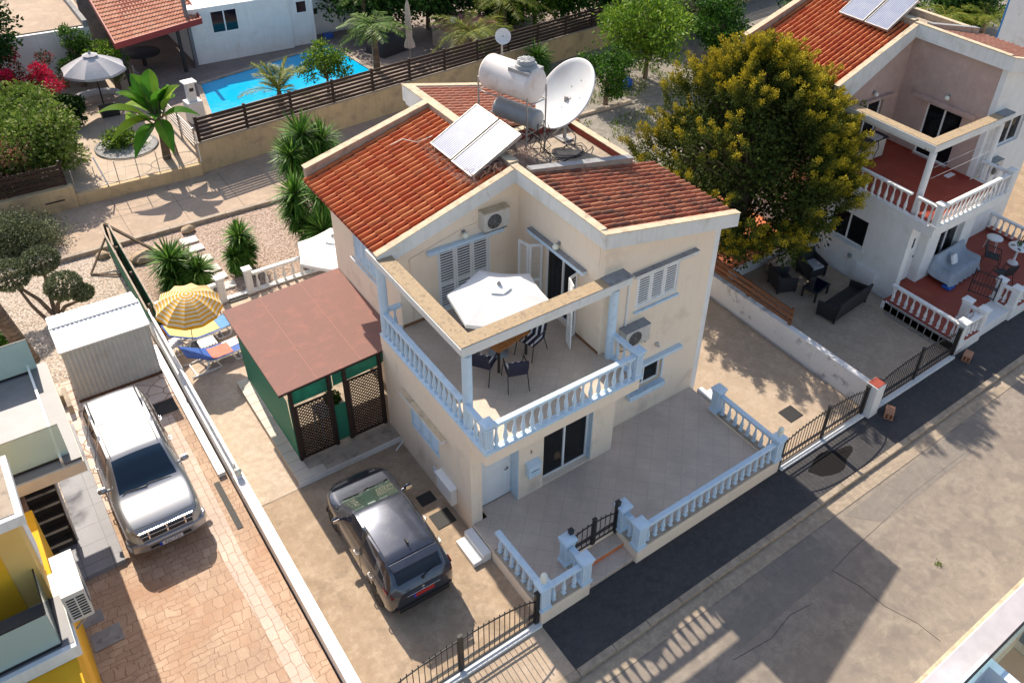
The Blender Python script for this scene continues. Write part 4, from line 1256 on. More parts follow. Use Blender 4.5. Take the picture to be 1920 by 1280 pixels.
# clay blocks on the pavement
for (x, y, rz, lab) in ((12.35, -3.42, .5, 'clay block lying on the pavement by the white wall end'), (16.72, -3.30, .3, 'clay block lying on the pavement by the white villa')):
    t = thing('clay_block', lab, 'block', (x, y, -.4), rz, 'clay blocks on the pavement')
    m = MB(); w, d, h = .40, .26, .22
    m.box(-w / 2, -d / 2, 0, w / 2, -d / 2 + .03, h); m.box(-w / 2, d / 2 - .03, 0, w / 2, d / 2, h); m.box(-w / 2, -d / 2 + .03, 0, w / 2, d / 2 - .03, .03); m.box(-w / 2, -d / 2 + .03, h - .03, w / 2, d / 2 - .03, h)
    m.box(-w / 2, -.015, .03, w / 2, .015, h - .03); m.box(-w / 2 + .01, -d / 2 + .03, h / 2 - .01, w / 2 - .01, -.015, h / 2 + .01); m.box(-w / 2 + .01, .015, h / 2 - .01, w / 2 - .01, d / 2 - .03, h / 2 + .01)
    m.build('shell', MT['brick'], t)
# ------------------------------------------------------------------ gazebo
t = thing('gazebo', 'lean-to gazebo with flat maroon felt roof and green netting sides', 'gazebo', (0, 0, 0))
m = MB(); m.box(-2.87, 3.72, -.55, -.002, 8.3, -.105); m.box(0, 4.352, -.55, .598, 8.3, -.105); m.build('platform', MT['conc_tan'], t)
m = MB()
for k in range(12): m.box(-2.87, 3.74 + k * .38, -.1045, -2.50, 4.105 + k * .38, -.099, .3 + .5 * random.random())
for k in range(2): m.box(-2.495, 3.74 + .0 * k, -.1045, -2.3 + .18 * k, 3.90 + .1 * k, -.1005 + .001 * k)
m.build('edge_tiles', MT['tile_step'], t)
MB().box(-2.88, 3.705, -.30, -.003, 3.7195, -.10).build('step_face', MT['white'], t)
m = MB(); m.extr([(-2.79, 4.33, 2.38), (.58, 4.33, 2.54), (.58, 4.33, 2.57), (-2.79, 4.33, 2.41)], (0, 4.0, 0)); roof_ = m.build('roof', MT['maroon'], t)
m = MB()
for xx in (-1.78, -.60): m.bar((xx, 4.335, 2.459 + (xx + 1.78) * .0475), (xx, 8.32, 2.459 + (xx + 1.78) * .0475), .012, .006)
m.build('felt_seam', MT['towel_red'] if False else pm('seam', (.42, .20, .155), None, .9), roof_)
m = MB(); m.extr([(-2.78, 4.36, 2.30), (.57, 4.36, 2.46), (.57, 4.36, 2.53), (-2.78, 4.36, 2.37)], (0, .06, 0)); m.extr([(-2.78, 8.25, 2.30), (.57, 8.25, 2.46), (.57, 8.25, 2.53), (-2.78, 8.25, 2.37)], (0, .06, 0))
m.box(-2.76, 4.42, 2.25, -2.68, 8.25, 2.365)
for yy in (5.4, 6.4, 7.4): m.bar((-2.7, yy, 2.33), (.55, yy, 2.48), .05, .08)
m.build('rafter', MT['timber'], t)
for px, py in ((-2.50, 4.42), (-2.50, 8.2), (-1.50, 4.42), (-1.08, 4.42), (-.10, 4.42), (-2.5, 6.3)):
    MB().box(px - .045, py - .045, -.105, px + .045, py + .045, 2.33 + (px + 2.5) * .0475).build('post', MT['timber'], t)


def lattice(owner, x0, x1, y, z0, z1, mat, s=.105, w=.028):
    fr = MB(); fr.box(x0, y - .02, z0, x1, y + .02, z0 + .05); fr.box(x0, y - .02, z1 - .05, x1, y + .02, z1); fr.box(x0, y - .02, z0 + .05, x0 + .05, y + .02, z1 - .05); fr.box(x1 - .05, y - .02, z0 + .05, x1, y + .02, z1 - .05)
    f = fr.build('lattice_frame', mat, owner)
    m = MB(); W = x1 - x0; Hh = z1 - z0
    for sg, yy in ((1, y - .008), (-1, y + .008)):
        k = -Hh
        while k < W:
            # line u = k + (z-z0) or mirrored
            a0 = max(0, k); a1 = min(W, k + Hh)
            if a1 - a0 > .02:
                u0, u1 = (a0, a1) if sg > 0 else (W - a0, W - a1)
                m.bar((x0 + u0, yy, z0 + (a0 - k)), (x0 + u1, yy, z0 + (a1 - k)), .008, w)
            k += s
    m.build('lattice', mat, f)


lattice(t, -2.45, -1.55, 4.40, -.06, 1.78, MT['timber'])
lattice(t, -1.03, -.12, 4.40, -.06, 1.95, MT['timber'])
m = MB(); m.quad((-2.55, 4.42, -.05), (-2.55, 8.2, -.05), (-2.60, 8.2, 2.05), (-2.60, 4.42, 2.05)); m.box(-2.57, 4.4, 0, -2.55, 4.42, 2.1)
m.build('side_screen', MT['mesh_green'], t)
MB().box(-1.45, 4.43, -.02, -1.13, 4.437, 1.25).build('front_screen', MT['mesh_green'], t)
m = MB(); m.add([(-2.45, 4.45, 1.82), (-1.4, 4.45, 1.84), (-1.4, 4.45, 2.30), (-2.45, 4.45, 2.28)], [(0, 1, 2, 3)]); m.add([(-1.38, 4.455, 1.9), (-.05, 4.455, 1.99), (.5, 4.455, 2.4), (-1.38, 4.455, 2.33)], [(0, 1, 2, 3)])
m.build('upper_screen', pm('green_shade_film', (.03, .28, .16), (.02, .16, .10), .35, 4), t)
t = thing('side_table', 'small white table with potted herbs inside the maroon roofed gazebo', 'table', (-1.4, 4.95, -.1))
m = MB(); m.box(-.4, -.3, .85, .4, .3, .89); m.build('table_top', MT['white_clean'], t)
for a in (-.36, .36):
    for b in (-.26, .26): MB().box(a - .02, b - .02, 0, a + .02, b + .02, .849).build('leg', MT['white_clean'], t)
m = MB(); m.lathe([(.16, 0), (.2, .2)], n=12, closed=True); pot = tag(m.build('flower_pot', MT['white_clean'], loc=(-1.3, 4.9, .795)), 'white pot of green leaves on the table in the gazebo', 'pot plant')
m = MB()
for k in range(260):
    a = random.random() * 6.28; r_ = .22 * math.sqrt(random.random()); c = Vector((r_ * math.cos(a), r_ * math.sin(a), .2 + .2 * random.random()))
    u = Vector((random.gauss(0, 1), random.gauss(0, 1), random.gauss(0, .6))).normalized() * .05; v = u.orthogonal().normalized() * .025
    m.add([c - u, c - v, c + u, c + v], [(0, 1, 2, 3)])
m.build('leaves', MT['leaf'], pot)

# ------------------------------------------------------------------ cars
def hermite(keys, y):
    ys = [k[0] for k in keys]
    if y <= ys[0]: return keys[0][1]
    if y >= ys[-1]: return keys[-1][1]
    for i in range(len(keys) - 1):
        if ys[i] <= y <= ys[i + 1]:
            h = ys[i + 1] - ys[i]; t_ = (y - ys[i]) / h
            def sl(j):
                if j <= 0 or j >= len(keys) - 1: return 0 if j > 0 else (keys[1][1] - keys[0][1]) / (ys[1] - ys[0])
                a = (keys[j][1] - keys[j - 1][1]) / (ys[j] - ys[j - 1]); b = (keys[j + 1][1] - keys[j][1]) / (ys[j + 1] - ys[j])
                return 0 if a * b <= 0 else 2 * a * b / (a + b)
            m0, m1 = sl(i) * h, sl(i + 1) * h
            t2, t3 = t_ * t_, t_ ** 3
            return (2 * t3 - 3 * t2 + 1) * keys[i][1] + (t3 - 2 * t2 + t_) * m0 + (-2 * t3 + 3 * t2) * keys[i + 1][1] + (t3 - t2) * m1


def car(root, P):
    """P: dict of profiles along y (rear -> front, nose at +y), built in the car's own space"""
    L_ = P['len']; ys = []
    NY = 96
    for i in range(NY + 1): ys.append(-L_ / 2 + L_ * i / NY)
    V = 19; rows = []
    for y in ys:
        top = hermite(P['top'], y); belt = min(hermite(P['belt'], y), top - .005)
        hw = hermite(P['hw'], y); rw = min(hermite(P['rw'], y), hw - .01); sill = hermite(P['sill'], y)
        row = []
        cab = top - belt
        pts = [(0, sill - .02), (hw * .80, sill - .02), (hw * .94, sill + .02), (hw * .985, sill + .14), (hw, sill + (belt - sill) * .45), (hw * .995, sill + (belt - sill) * .72), (hw * .975, belt - .06), (hw * .95, belt - .012)]
        bx = hw * .935
        for k in range(1, 7):   # side of the cabin, belt -> roof edge
            f = k / 6
            x = bx + (rw - bx) * (f ** 1.25); z = belt + cab * .93 * (f ** .95)
            pts.append((x, z))
        for f in (.90, .72, .50, .25, 0):
            pts.append((rw * f, belt + cab * .93 + cab * .07 * (1 - f * f) ** .9 if cab > .02 else belt + cab * (1 - f * f * .3)))
        rows.append(pts)
    n = len(rows[0])
    verts = {}
    def faces_for(test, sides=(1, -1)):
        m = MB(); idx = {}; vs = []; fs = []
        def vid(i, j, s):
            if j in (0, n - 1): s = 1
            k = (i, j, s)
            if k not in idx:
                x, z = rows[i][j]; idx[k] = len(vs)
                vs.append(Vector((s * x, ys[i], z)))
            return idx[k]
        for i in range(NY):
            for j in range(n - 1):
                yc = (ys[i] + ys[i + 1]) / 2
                zc = (rows[i][j][1] + rows[i + 1][j + 1][1]) / 2
                if test(yc, j, zc):
                    for s in sides:
                        q = [vid(i, j, s), vid(i + 1, j, s), vid(i + 1, j + 1, s), vid(i, j + 1, s)]
                        fs.append(q if s < 0 else q[::-1])
        m.add(vs, fs, .5, True)
        return m
    def region(y, j, z):
        ws0, ws1 = P['ws']; rs0, rs1 = P['rs']
        for (a, b, sl0, sl1) in P['side']:
            f = (j - 7.5) / 6
            if 8 <= j <= 12 and a + sl0 * f < y < b + sl1 * f: return 'side'
        if j >= 14 and ws0 < y < ws1: return 'ws'
        if j >= 14 and rs0 < y < rs1: return 'rs'
        if y > P['head'][0] and P['head'][1] <= j <= P['head'][2]: return 'head'
        if y > P['nose'][0] and j >= P['nose'][1]: return 'nose'
        if 7 <= j <= 13 and P['blackout'][0] < y < P['blackout'][1]: return 'black'
        for wy in P['wheels']:
            if j <= 5 and (y - wy) ** 2 + (z - P['wr']) ** 2 < (P['wr'] + .055) ** 2: return 'arch'
        if j <= 2: return 'sill'
        if y > P['grille'][0] and P['grille'][1] < z < P['grille'][2] and j <= 6: return 'body'
        return 'body'
    body = faces_for(lambda y, j, z: region(y, j, z) == 'body')
    # close nose and tail
    for i, sgn in ((0, -1), (NY, 1)):
        pts = [Vector((x, ys[i], z)) for x, z in rows[i]] + [Vector((-x, ys[i], z)) for x, z in rows[i][::-1][1:-1]]
        body.add(pts, [tuple(range(len(pts))) if sgn > 0 else tuple(range(len(pts)))[::-1]], .5, False)
    b = body.build('body', P['paint'], root)
    faces_for(lambda y, j, z: region(y, j, z) == 'ws').build('windscreen', P['wsm'], root)
    faces_for(lambda y, j, z: region(y, j, z) == 'rs').build('rear_window', MT['carglass'], root)
    for si in range(len(P['side'])):
        for sg in (1, -1):
            def hit(y, j, z, si=si):
                a, b, s0, s1 = P['side'][si]; f = (j - 7.5) / 6
                return 8 <= j <= 12 and a + s0 * f < y < b + s1 * f
            faces_for(hit, sides=(sg,)).build('side_window', MT['carglass'], root)
    if P['blackout'][0] > -5:
        for sg in (1, -1): faces_for(lambda y, j, z: region(y, j, z) == 'black', sides=(sg,)).build('window_trim', MT['blacktrim'], root)
    faces_for(lambda y, j, z: region(y, j, z) in ('sill',)).build('sill_trim', P['sillm'], root)
    if P['nose'][0] < 5: faces_for(lambda y, j, z: region(y, j, z) == 'nose').build('grille_mesh', MT['blacktrim'], root)
    if P['head'][0] < 5:
        for sg in (1, -1): faces_for(lambda y, j, z: region(y, j, z) == 'head', sides=(sg,)).build('headlight', MT['head'], root)
    R0 = P['wr']; hwm = P['hwm']
    wheel = None
    for wy in P['wheels']:
        for s in (1, -1):
            M = Matrix.Rotation(PI / 2, 4, 'Y')
            if wheel is None:
                wheel = MB().lathe([(R0 * .62, -.10), (R0 * .93, -.105), (R0, -.07), (R0, .07), (R0 * .93, .105), (R0 * .62, .10)], n=28, M=M).build('wheel', MT['rubber'], root, (s * (hwm - .115), wy, R0), bevel=0)
                rim = MB(); rim.lathe([(R0 * .62, .085), (R0 * .58, .10), (R0 * .54, .07), (.06, .075), (.05, .09), (.0, .092)], n=28, M=M, closed=False)
                for k in range(7):
                    a = 2 * PI * k / 7
                    rim.extr([M @ Vector((math.cos(a - .13) * .05, math.sin(a - .13) * .05, .078)), M @ Vector((math.cos(a + .13) * .05, math.sin(a + .13) * .05, .078)), M @ Vector((math.cos(a + .10) * R0 * .58, math.sin(a + .10) * R0 * .58, .078)), M @ Vector((math.cos(a - .10) * R0 * .58, math.sin(a - .10) * R0 * .58, .078))], (.022, 0, 0))
                rim.build('rim', MT['galv'], wheel)
            else:
                w_ = dup(wheel, (s * (hwm - .115), wy, R0), 0 if s > 0 else PI, root)
            if s < 0 and wheel: pass
            m = MB(); k = 18
            m.tube([(s * (hwm * .985 - .01), wy + (R0 + .06) * math.cos(PI * i / k), R0 + (R0 + .06) * math.sin(PI * i / k)) for i in range(k + 1)], .024, 6)
            m.build('wheel_arch', P['archm'], root)
            m = MB(); m.lathe([(R0 + .08, -.01), (R0 + .08, .01)], n=24, M=Matrix.Translation((s * (hwm - .26), wy, R0)) @ M); m.build('wheel_well', MT['rubber'], root)
    # mirrors
    for s in (1, -1):
        m = MB(); my, mz = P['mirror']; X0 = hermite(P['hw'], my) * .93
        m.ball((s * (X0 + .13), my, mz + .03), .105, 12, (1.0, .62, .72)); m.tube([(s * (X0 - .03), my, mz - .02), (s * (X0 + .08), my, mz)], .035, 8)
        mm = m.build('mirror', P['paint'], root)
        m = MB(); m.obox(s * (X0 + .135), my - .062, mz + .03, .15, .01, .10); m.build('mirror_glass', MT['nickel'], mm)
    # handles
    for s in (1, -1):
        for hy in P['handles']:
            m = MB(); X0 = hermite(P['hw'], hy) * 1.0
            m.tube([(s * (X0 - .012), hy - .09, P['hz']), (s * (X0 + .03), hy - .06, P['hz']), (s * (X0 + .03), hy + .06, P['hz']), (s * (X0 - .012), hy + .09, P['hz'])], .014, 6)
            m.build('door_handle', MT['nickel'], root)
    # shut lines
    for yy, j0, j1 in P['shuts']:
        for s in (1, -1):
            m = MB()
            i = min(range(len(ys)), key=lambda q: abs(ys[q] - yy))
            m.tube([(s * (rows[i][j][0] + .002), ys[i], rows[i][j][1] + .001) for j in range(j0, j1)], .005, 4)
            m.build('shut_line', MT['blacktrim'], root)
    return rows, ys


t = thing('parked_car', 'brownish grey compact car parked nose in on the stained concrete driveway', 'car', (-1.90, .80, -.30), R(-1.5))
t.scale = (1.0, .955, 1.0)
rows, ys = car(t, dict(len=4.12, wheels=(-1.28, 1.27), wr=.315, hwm=.85, paint=MT['paint_grey'], wsm=MT['screen_green'], sillm=MT['blacktrim'], archm=MT['blacktrim'],
    top=[(-2.06, .95), (-2.0, 1.04), (-1.86, 1.20), (-1.62, 1.46), (-1.30, 1.535), (-.5, 1.56), (.02, 1.535), (.30, 1.46), (.70, 1.25), (1.04, 1.065), (1.30, .995), (1.75, .90), (1.95, .80), (2.06, .60)],
    belt=[(-2.06, .80), (-1.9, .99), (-1.2, .985), (0, .95), (1.0, .93), (1.3, .93), (1.7, .84), (1.95, .70), (2.06, .56)],
    hw=[(-2.06, .62), (-1.98, .76), (-1.8, .82), (-1.3, .85), (0, .855), (1.2, .85), (1.6, .81), (1.85, .71), (2.0, .55), (2.06, .42)],
    rw=[(-2.06, .50), (-1.9, .60), (-1.6, .60), (-.6, .62), (.3, .61), (.8, .66), (1.2, .70), (1.6, .66), (2.06, .38)],
    sill=[(-2.06, .42), (-1.9, .26), (-1.0, .20), (1.4, .20), (1.9, .24), (2.06, .34)],
    ws=(.24, 1.10), rs=(-1.93, -1.56), side=[(-.48, .62, .16, -.42), (-1.24, -.56, .12, .02), (-1.66, -1.36, .22, -.02)], blackout=(-.62, -.42), grille=(1.9, .3, .6), head=(9, 0, 0), nose=(9, 0),
    mirror=(.66, 1.0), handles=(-.35, -1.12), hz=.86, shuts=[(.72, 3, 8), (-.50, 3, 8), (-1.30, 5, 8)]))
m = MB(); m.tube([(-.68, 1.25, .965), (-.66, 1.7, .90), (-.5, 1.9, .84), (0, 1.97, .81), (.5, 1.9, .84), (.66, 1.7, .90), (.68, 1.25, .965)], .005, 4); m.build('bonnet_gap', MT['blacktrim'], t)
# lamps, plate, wiper, aerial
for s in (1, -1):
    m = MB(); m.extr([(s * .78, -1.86, .88), (s * .785, -1.68, .95), (s * .78, -1.70, 1.01), (s * .775, -1.90, .99)], (s * .022, 0, 0))
    m.extr([(s * .74, -1.985, .84), (s * .48, -2.055, .84), (s * .48, -2.045, .92), (s * .75, -1.93, .97)], (0, -.016, .0)); m.build('tail_light', MT['tail'], t, bevel=.008)
    m = MB(); m.extr([(s * .40, 1.98, .66), (s * .68, 1.80, .72), (s * .74, 1.60, .82), (s * .56, 1.86, .76)], (0, .05, .03)); m.build('headlight', MT['head'], t, bevel=.01)
m = MB(); m.box(-.25, -2.085, .66, .25, -2.066, .77); pl = m.build('number_plate', MT['redplate'], t)
MB().box(-.25, -2.088, .66, -.20, -2.0855, .77).build('country_strip', MT['euro'], pl)
m = MB(); m.box(-.62, -2.10, .36, .62, -2.02, .50); m.box(-.7, -2.07, .50, .7, -2.03, .53); m.build('rear_bumper', MT['blacktrim'], t, bevel=.02)
m = MB(); m.box(-.4, -2.09, .785, .4, -2.064, .815); m.build('tailgate_bar', MT['nickel'], t, bevel=.006)
m = MB(); m.ball((0, -2.05, .86), .045, 10, (1, .4, 1)); m.build('badge', MT['nickel'], t)
m = MB(); m.tube([(.05, -1.985, 1.08), (.18, -1.95, 1.13), (.42, -1.92, 1.15)], .013, 5); m.ball((.04, -1.99, 1.07), .04, 8); m.build('rear_wiper', MT['black'], t)
m = MB(); m.extr([(-.58, -1.60, 1.475), (.58, -1.60, 1.475), (.54, -1.80, 1.42), (-.54, -1.80, 1.42)], (0, 0, .025)); m.build('spoiler', MT['paint_grey'], t, bevel=.01)
m = MB(); m.extr([(0, -1.36, 1.54), (0, -1.14, 1.55), (0, -1.30, 1.63), (0, -1.36, 1.63)], (.03, 0, 0)); m.build('roof_aerial', MT['blacktrim'], t, bevel=.006)
for sg in (1, -1): MB().tube([(sg * .56, .1, 1.53), (sg * .57, -.6, 1.555), (sg * .55, -1.5, 1.49)], .008, 5).build('roof_seam', MT['blacktrim'], t)
m = MB(); m.tube([(-.55, 1.13, 1.055), (-.1, 1.08, 1.075), (.1, 1.16, 1.045)], .013, 5); m.tube([(.1, 1.14, 1.05), (.45, 1.10, 1.075), (.6, 1.16, 1.04)], .013, 5); m.build('front_wiper', MT['black'], t)

t = thing('parked_car', 'silver estate car with roof rails parked beside the white shed', 'car', (-5.98, 5.90, -.30), R(180))
t.scale = (1.0, .965, 1.0)
rows, ys = car(t, dict(len=4.66, wheels=(-1.38, 1.37), wr=.36, hwm=.86, paint=MT['paint_silver'], wsm=MT['screen_blue'], sillm=MT['bumper'], archm=MT['bumper'],
    top=[(-2.33, 1.20), (-2.28, 1.50), (-2.15, 1.64), (-1.9, 1.70), (-.5, 1.71), (.15, 1.68), (.42, 1.60), (.75, 1.38), (1.05, 1.16), (1.25, 1.10), (1.8, 1.05), (2.12, .985), (2.25, .90), (2.31, .76), (2.33, .66)],
    belt=[(-2.33, 1.04), (-2.2, 1.10), (0, 1.06), (1.0, 1.03), (1.25, 1.03), (1.8, .98), (2.12, .91), (2.25, .82), (2.31, .70), (2.33, .60)],
    hw=[(-2.33, .72), (-2.25, .81), (-2.0, .85), (0, .865), (1.3, .86), (1.9, .84), (2.1, .81), (2.25, .75), (2.33, .62)],
    rw=[(-2.33, .58), (-2.2, .61), (-1.0, .62), (.2, .61), (.7, .66), (1.1, .72), (1.8, .74), (2.2, .68), (2.33, .52)],
    sill=[(-2.33, .50), (-2.1, .34), (-1.2, .28), (1.4, .28), (2.0, .32), (2.33, .40)],
    ws=(.36, 1.08), rs=(-2.31, -2.20), side=[(-.55, .45, .10, -.30), (-1.40, -.63, .06, .0), (-2.12, -1.52, .12, .0)], blackout=(-9, -8), grille=(2.2, .3, .6), head=(1.98, 5, 9), nose=(2.26, 12),
    mirror=(.72, 1.13), handles=(-.42, -1.30), hz=.94, shuts=[(.70, 3, 8), (-.58, 3, 13), (-1.47, 5, 13)]))
m = MB()
m.box(-.60, 2.27, .885, .60, 2.305, .915); m.box(-.58, 2.305, .775, .58, 2.33, .80); m.box(-.56, 2.325, .665, .56, 2.35, .69)
for xx in (-.40, 0, .40): m.bar((xx, 2.325, .68), (xx, 2.285, .90), .035, .02)
m.build('grille', MT['nickel'], t, bevel=.004)
m = MB(); m.prism([(-.87, 1.95), (-.88, 2.12), (-.80, 2.30), (-.5, 2.395), (.5, 2.395), (.80, 2.30), (.88, 2.12), (.87, 1.95)], .34, .61); m.build('front_bumper', MT['paint_silver'], t, bevel=.04)
MB().box(-.45, 2.395, .42, .45, 2.404, .50).build('bumper_slot', MT['blacktrim'], t)
for s in (1, -1):
    m = MB(); m.tube([(s * .56, -2.0, 1.68), (s * .56, -1.95, 1.75), (s * .56, -1.2, 1.76), (s * .56, -1.15, 1.70)], .018, 6); m.build('roof_rail', MT['blacktrim'], t)
    m = MB(); m.tube([(s * .53, -1.0, 1.70), (s * .53, -.2, 1.70), (s * .53, .25, 1.66)], .009, 5); m.build('roof_seam', MT['blacktrim'], t)
m = MB(); m.tube([(-.74, 1.22, 1.06), (-.76, 1.8, 1.02), (-.66, 2.16, .985), (0, 2.2, .985), (.66, 2.16, .985), (.76, 1.8, 1.02), (.74, 1.22, 1.06)], .006, 4); m.build('bonnet_gap', MT['blacktrim'], t)
m = MB(); m.tube([(-.70, -1.02, 1.52), (-.60, -1.02, 1.665), (-.4, -1.02, 1.70), (0, -1.02, 1.712), (.4, -1.02, 1.70), (.60, -1.02, 1.665), (.70, -1.02, 1.52)], .010, 5); m.build('roof_joint', MT['blacktrim'], t)
m = MB(); m.tube([(-.5, 1.10, 1.135), (0, 1.06, 1.165), (.1, 1.12, 1.145)], .014, 5); m.tube([(.05, 1.12, 1.15), (.5, 1.06, 1.16), (.6, 1.12, 1.12)], .014, 5); m.build('front_wiper', MT['black'], t)
m = MB(); m.box(-.26, 2.405, .40, .26, 2.415, .51); pl = m.build('number_plate', MT['plate_white'], t)
MB().box(.20, 2.4155, .40, .26, 2.418, .51).build('country_strip', MT['euro'], pl)
text_obj('KJU 733', .105, MT['ink'], pl, (-.03, 2.4165, .455), (PI / 2, 0, PI), .001, 'plate_text')
# ------------------------------------------------------------------ roof equipment
t = thing('solar_panel', 'left of the two tilted solar collectors on the roof of the cream villa', 'solar panel', (0, 0, 0), group='solar collectors of the cream villa')


def collector(label, A, B, C, D, group):
    """A,B lower corners, C,D upper corners (A-D and B-C are the long sides)"""
    A, B, C, D = map(Vector, (A, B, C, D))
    n = (B - A).cross(D - A).normalized()
    ctr = (A + B + C + D) / 4
    ex = (B - A).normalized(); ey = n.cross(ex)
    M = Matrix((ex, ey, n)).transposed().to_4x4()
    W = ((B - A).length + (C - D).length) / 2; L_ = ((D - A).length + (C - B).length) / 2
    t = thing('solar_panel', label, 'solar panel', ctr, 0, group)
    t.rotation_euler = M.to_euler()
    m = MB(); h = .09; w = .035
    m.box(-W / 2, -L_ / 2, -h, W / 2, -L_ / 2 + w, .01); m.box(-W / 2, L_ / 2 - w, -h, W / 2, L_ / 2, .01); m.box(-W / 2, -L_ / 2 + w, -h, -W / 2 + w, L_ / 2 - w, .01); m.box(W / 2 - w, -L_ / 2 + w, -h, W / 2, L_ / 2 - w, .01)
    m.box(-W / 2 + w, -L_ / 2 + w, -h, W / 2 - w, L_ / 2 - w, -h + .01)
    m.build('casing', MT['galv'], t, bevel=.004)
    MB().box(-W / 2 + w + .001, -L_ / 2 + w + .001, -.02, W / 2 - w - .001, L_ / 2 - w - .001, -.004).build('collector_glass', MT['solar'], t)
    return t


bpy.data.objects.remove(t)
GS = 'solar collectors of the cream villa'
collector('left of the two tilted solar collectors on the roof of the cream villa', (3.02, 6.78, 6.62), (3.02, 5.68, 6.62), (4.50, 5.80, 7.42), (4.50, 6.90, 7.42), GS)
collector('right of the two tilted solar collectors on the roof of the cream villa', (2.99, 5.60, 6.62), (2.99, 4.60, 6.62), (4.50, 4.74, 7.42), (4.50, 5.74, 7.42), GS)
collector('left solar collector on the roof of the white villa', (20.07, 6.8, 7.46), (20.07, 5.7, 7.46), (21.55, 5.82, 8.28), (21.55, 6.92, 8.28), 'solar collectors of the white villa')
collector('right solar collector on the roof of the white villa', (20.05, 5.62, 7.46), (20.05, 4.62, 7.46), (21.55, 4.76, 8.28), (21.55, 5.76, 8.28), 'solar collectors of the white villa')
m = MB()
for y in (4.75, 5.6, 5.75, 6.75):
    m.tube([(4.46, y + .08, 7.27), (4.46, y + .08, 6.1)], .018, 5); m.tube([(4.4, y + .05, 7.22), (3.1, y, 6.50)], .014, 5)
m.tube([(4.46, 4.8, 6.9), (4.46, 6.8, 6.9)], .014, 5)
m.tube([(2.3, 7.75, 6.35), (2.6, 7.6, 6.52), (2.9, 7.35, 6.45), (3.3, 7.2, 6.6)], .014, 5)
tag(m.build('collector_frame', MT['galv']), 'thin metal frame and pipe behind the two solar collectors', 'frame')
# water tanks on their stand
t = thing('tank_stand', 'tall galvanised frame on the roof holding the two water tanks', 'frame', (0, 0, 0))
m = MB(); feet = [(4.80, 7.22), (5.62, 7.45), (6.08, 5.80), (5.30, 5.58)]
CT = Vector((5.26, 6.45, 0))
for x, y in feet: m.tube([(x, y, 6.02), (x, y, 8.02)], .026, 6)
for zz in (6.80, 7.62):
    for i in range(4): m.tube([(*feet[i], zz), (*feet[(i + 1) % 4], zz)], .020, 6)
for i in (0, 2): m.tube([(*feet[i], 6.3), (*feet[(i + 1) % 4], 7.0)], .014, 5)
m.build('frame', MT['galv'], t)


def tank(name, label, c, axis, R_, L_, mat, cap=False, off=0):
    t = thing(name, label, 'water tank', c, 0, 'water tanks on the roof')
    ax = Vector(axis).normalized(); q = Vector((0, 0, 1)).rotation_difference(ax).to_matrix().to_4x4()
    m = MB(); e = .03
    m.lathe([(0.01, -L_ / 2 - .04), (R_ * .6, -L_ / 2 - .035), (R_ * .93, -L_ / 2 - .01), (R_, -L_ / 2 + e), (R_ * 1.012, -L_ / 2 + e + .02), (R_, -L_ / 2 + e + .05), (R_, 0), (R_, L_ / 2 - e - .05), (R_ * 1.012, L_ / 2 - e - .02), (R_, L_ / 2 - e), (R_ * .93, L_ / 2 + .01), (R_ * .6, L_ / 2 + .035), (.01, L_ / 2 + .04)], n=40, M=q)
    m.build('cylinder', mat, t)
    if cap:
        b = MB(); b.lathe([(.30, 0), (.30, .10), (.27, .10)], n=26); b.lathe([(.24, .10), (.24, .2), (.21, .215), (.01, .22)], n=26)
        for k in range(10):
            a = k * PI / 5; b.obox(.14 * math.cos(a), .14 * math.sin(a), .222, .20, .018, .012, a)
        b.box(-.34, -.34, -.1, .34, .34, .0)
        b.build('filler_cap', MT['tankgrey'], t, tuple(ax * off + Vector((0, 0, R_ * .94))), rot=(0, 0, math.atan2(ax.y, ax.x)))
    return t


AX = (.32, -1, 0)
tank('water_tank', 'big round white water tank lying on top of the roof frame', (5.42, 6.46, 8.10), AX, .48, 1.62, MT['tankwhite'], True, .45)
tank('water_tank', 'smaller grey hot water cylinder slung under the white tank', (5.50, 6.30, 7.12), AX, .28, 1.4, MT['tankgrey'])
m = MB()
random.seed(21)
for k in range(9):
    x0, y0 = 5.6 + random.uniform(-.2, .3), 5.6 + random.uniform(-.2, .3)
    pts = [(x0, y0, 7.0 + random.uniform(-.1, .2))]
    for j in range(1, 6):
        pts.append((x0 + random.uniform(-.12, .12) + j * .05 * random.uniform(-.5, 2), y0 + random.uniform(-.12, .12), 7.0 - j * .19))
    m.tube(pts, .014, 5)
for k in range(6):
    a = random.random() * 6.28
    m.tube([(6.3 + .5 * math.cos(a + i * .7) + .1 * i, 5.3 + .35 * math.sin(a + i * .7), 6.05 + .05 * (i % 2)) for i in range(7)], .012, 5)
tag(m.build('cables', MT['rubber']), 'tangle of black cables and hoses under the tanks on the flat roof', 'cables')
# satellite dish
t = thing('satellite_dish', 'huge white satellite dish standing on the flat roof beside the water tanks', 'satellite dish', (6.88, 5.95, 7.50))
nrm = Vector((-.76, .10, .62)).normalized()
q = Vector((0, 0, 1)).rotation_difference(nrm).to_matrix().to_4x4()
RD = 1.06; prof = []
for i in range(13):
    r_ = RD * i / 12; prof.append((max(.005, r_), .30 * (r_ / RD) ** 2 - .22))
prof2 = [(r_ + (.0 if i < 12 else 0), z - .03) for i, (r_, z) in enumerate(prof)][::-1]
m = MB(); m.lathe(prof + [(RD + .035, .075), (RD + .04, .045), (RD + .01, .04)] + prof2, n=48, M=q, closed=False); m.build('reflector', MT['dish'], t)
m = MB(); m.tube([(.10, .12, -.12), (.12, .14, -1.46)], .055, 10); m.tube([tuple(-nrm * .25), (.10, .12, -.35)], .05, 8); m.obox(.12, .14, -1.44, .4, .4, .04)
for a in (0, 2.1, 4.2): m.tube([(.12, .14, -1.0), (.12 + .4 * math.cos(a), .14 + .4 * math.sin(a), -1.46)], .02, 6)
m.build('mast', MT['galv'], t)
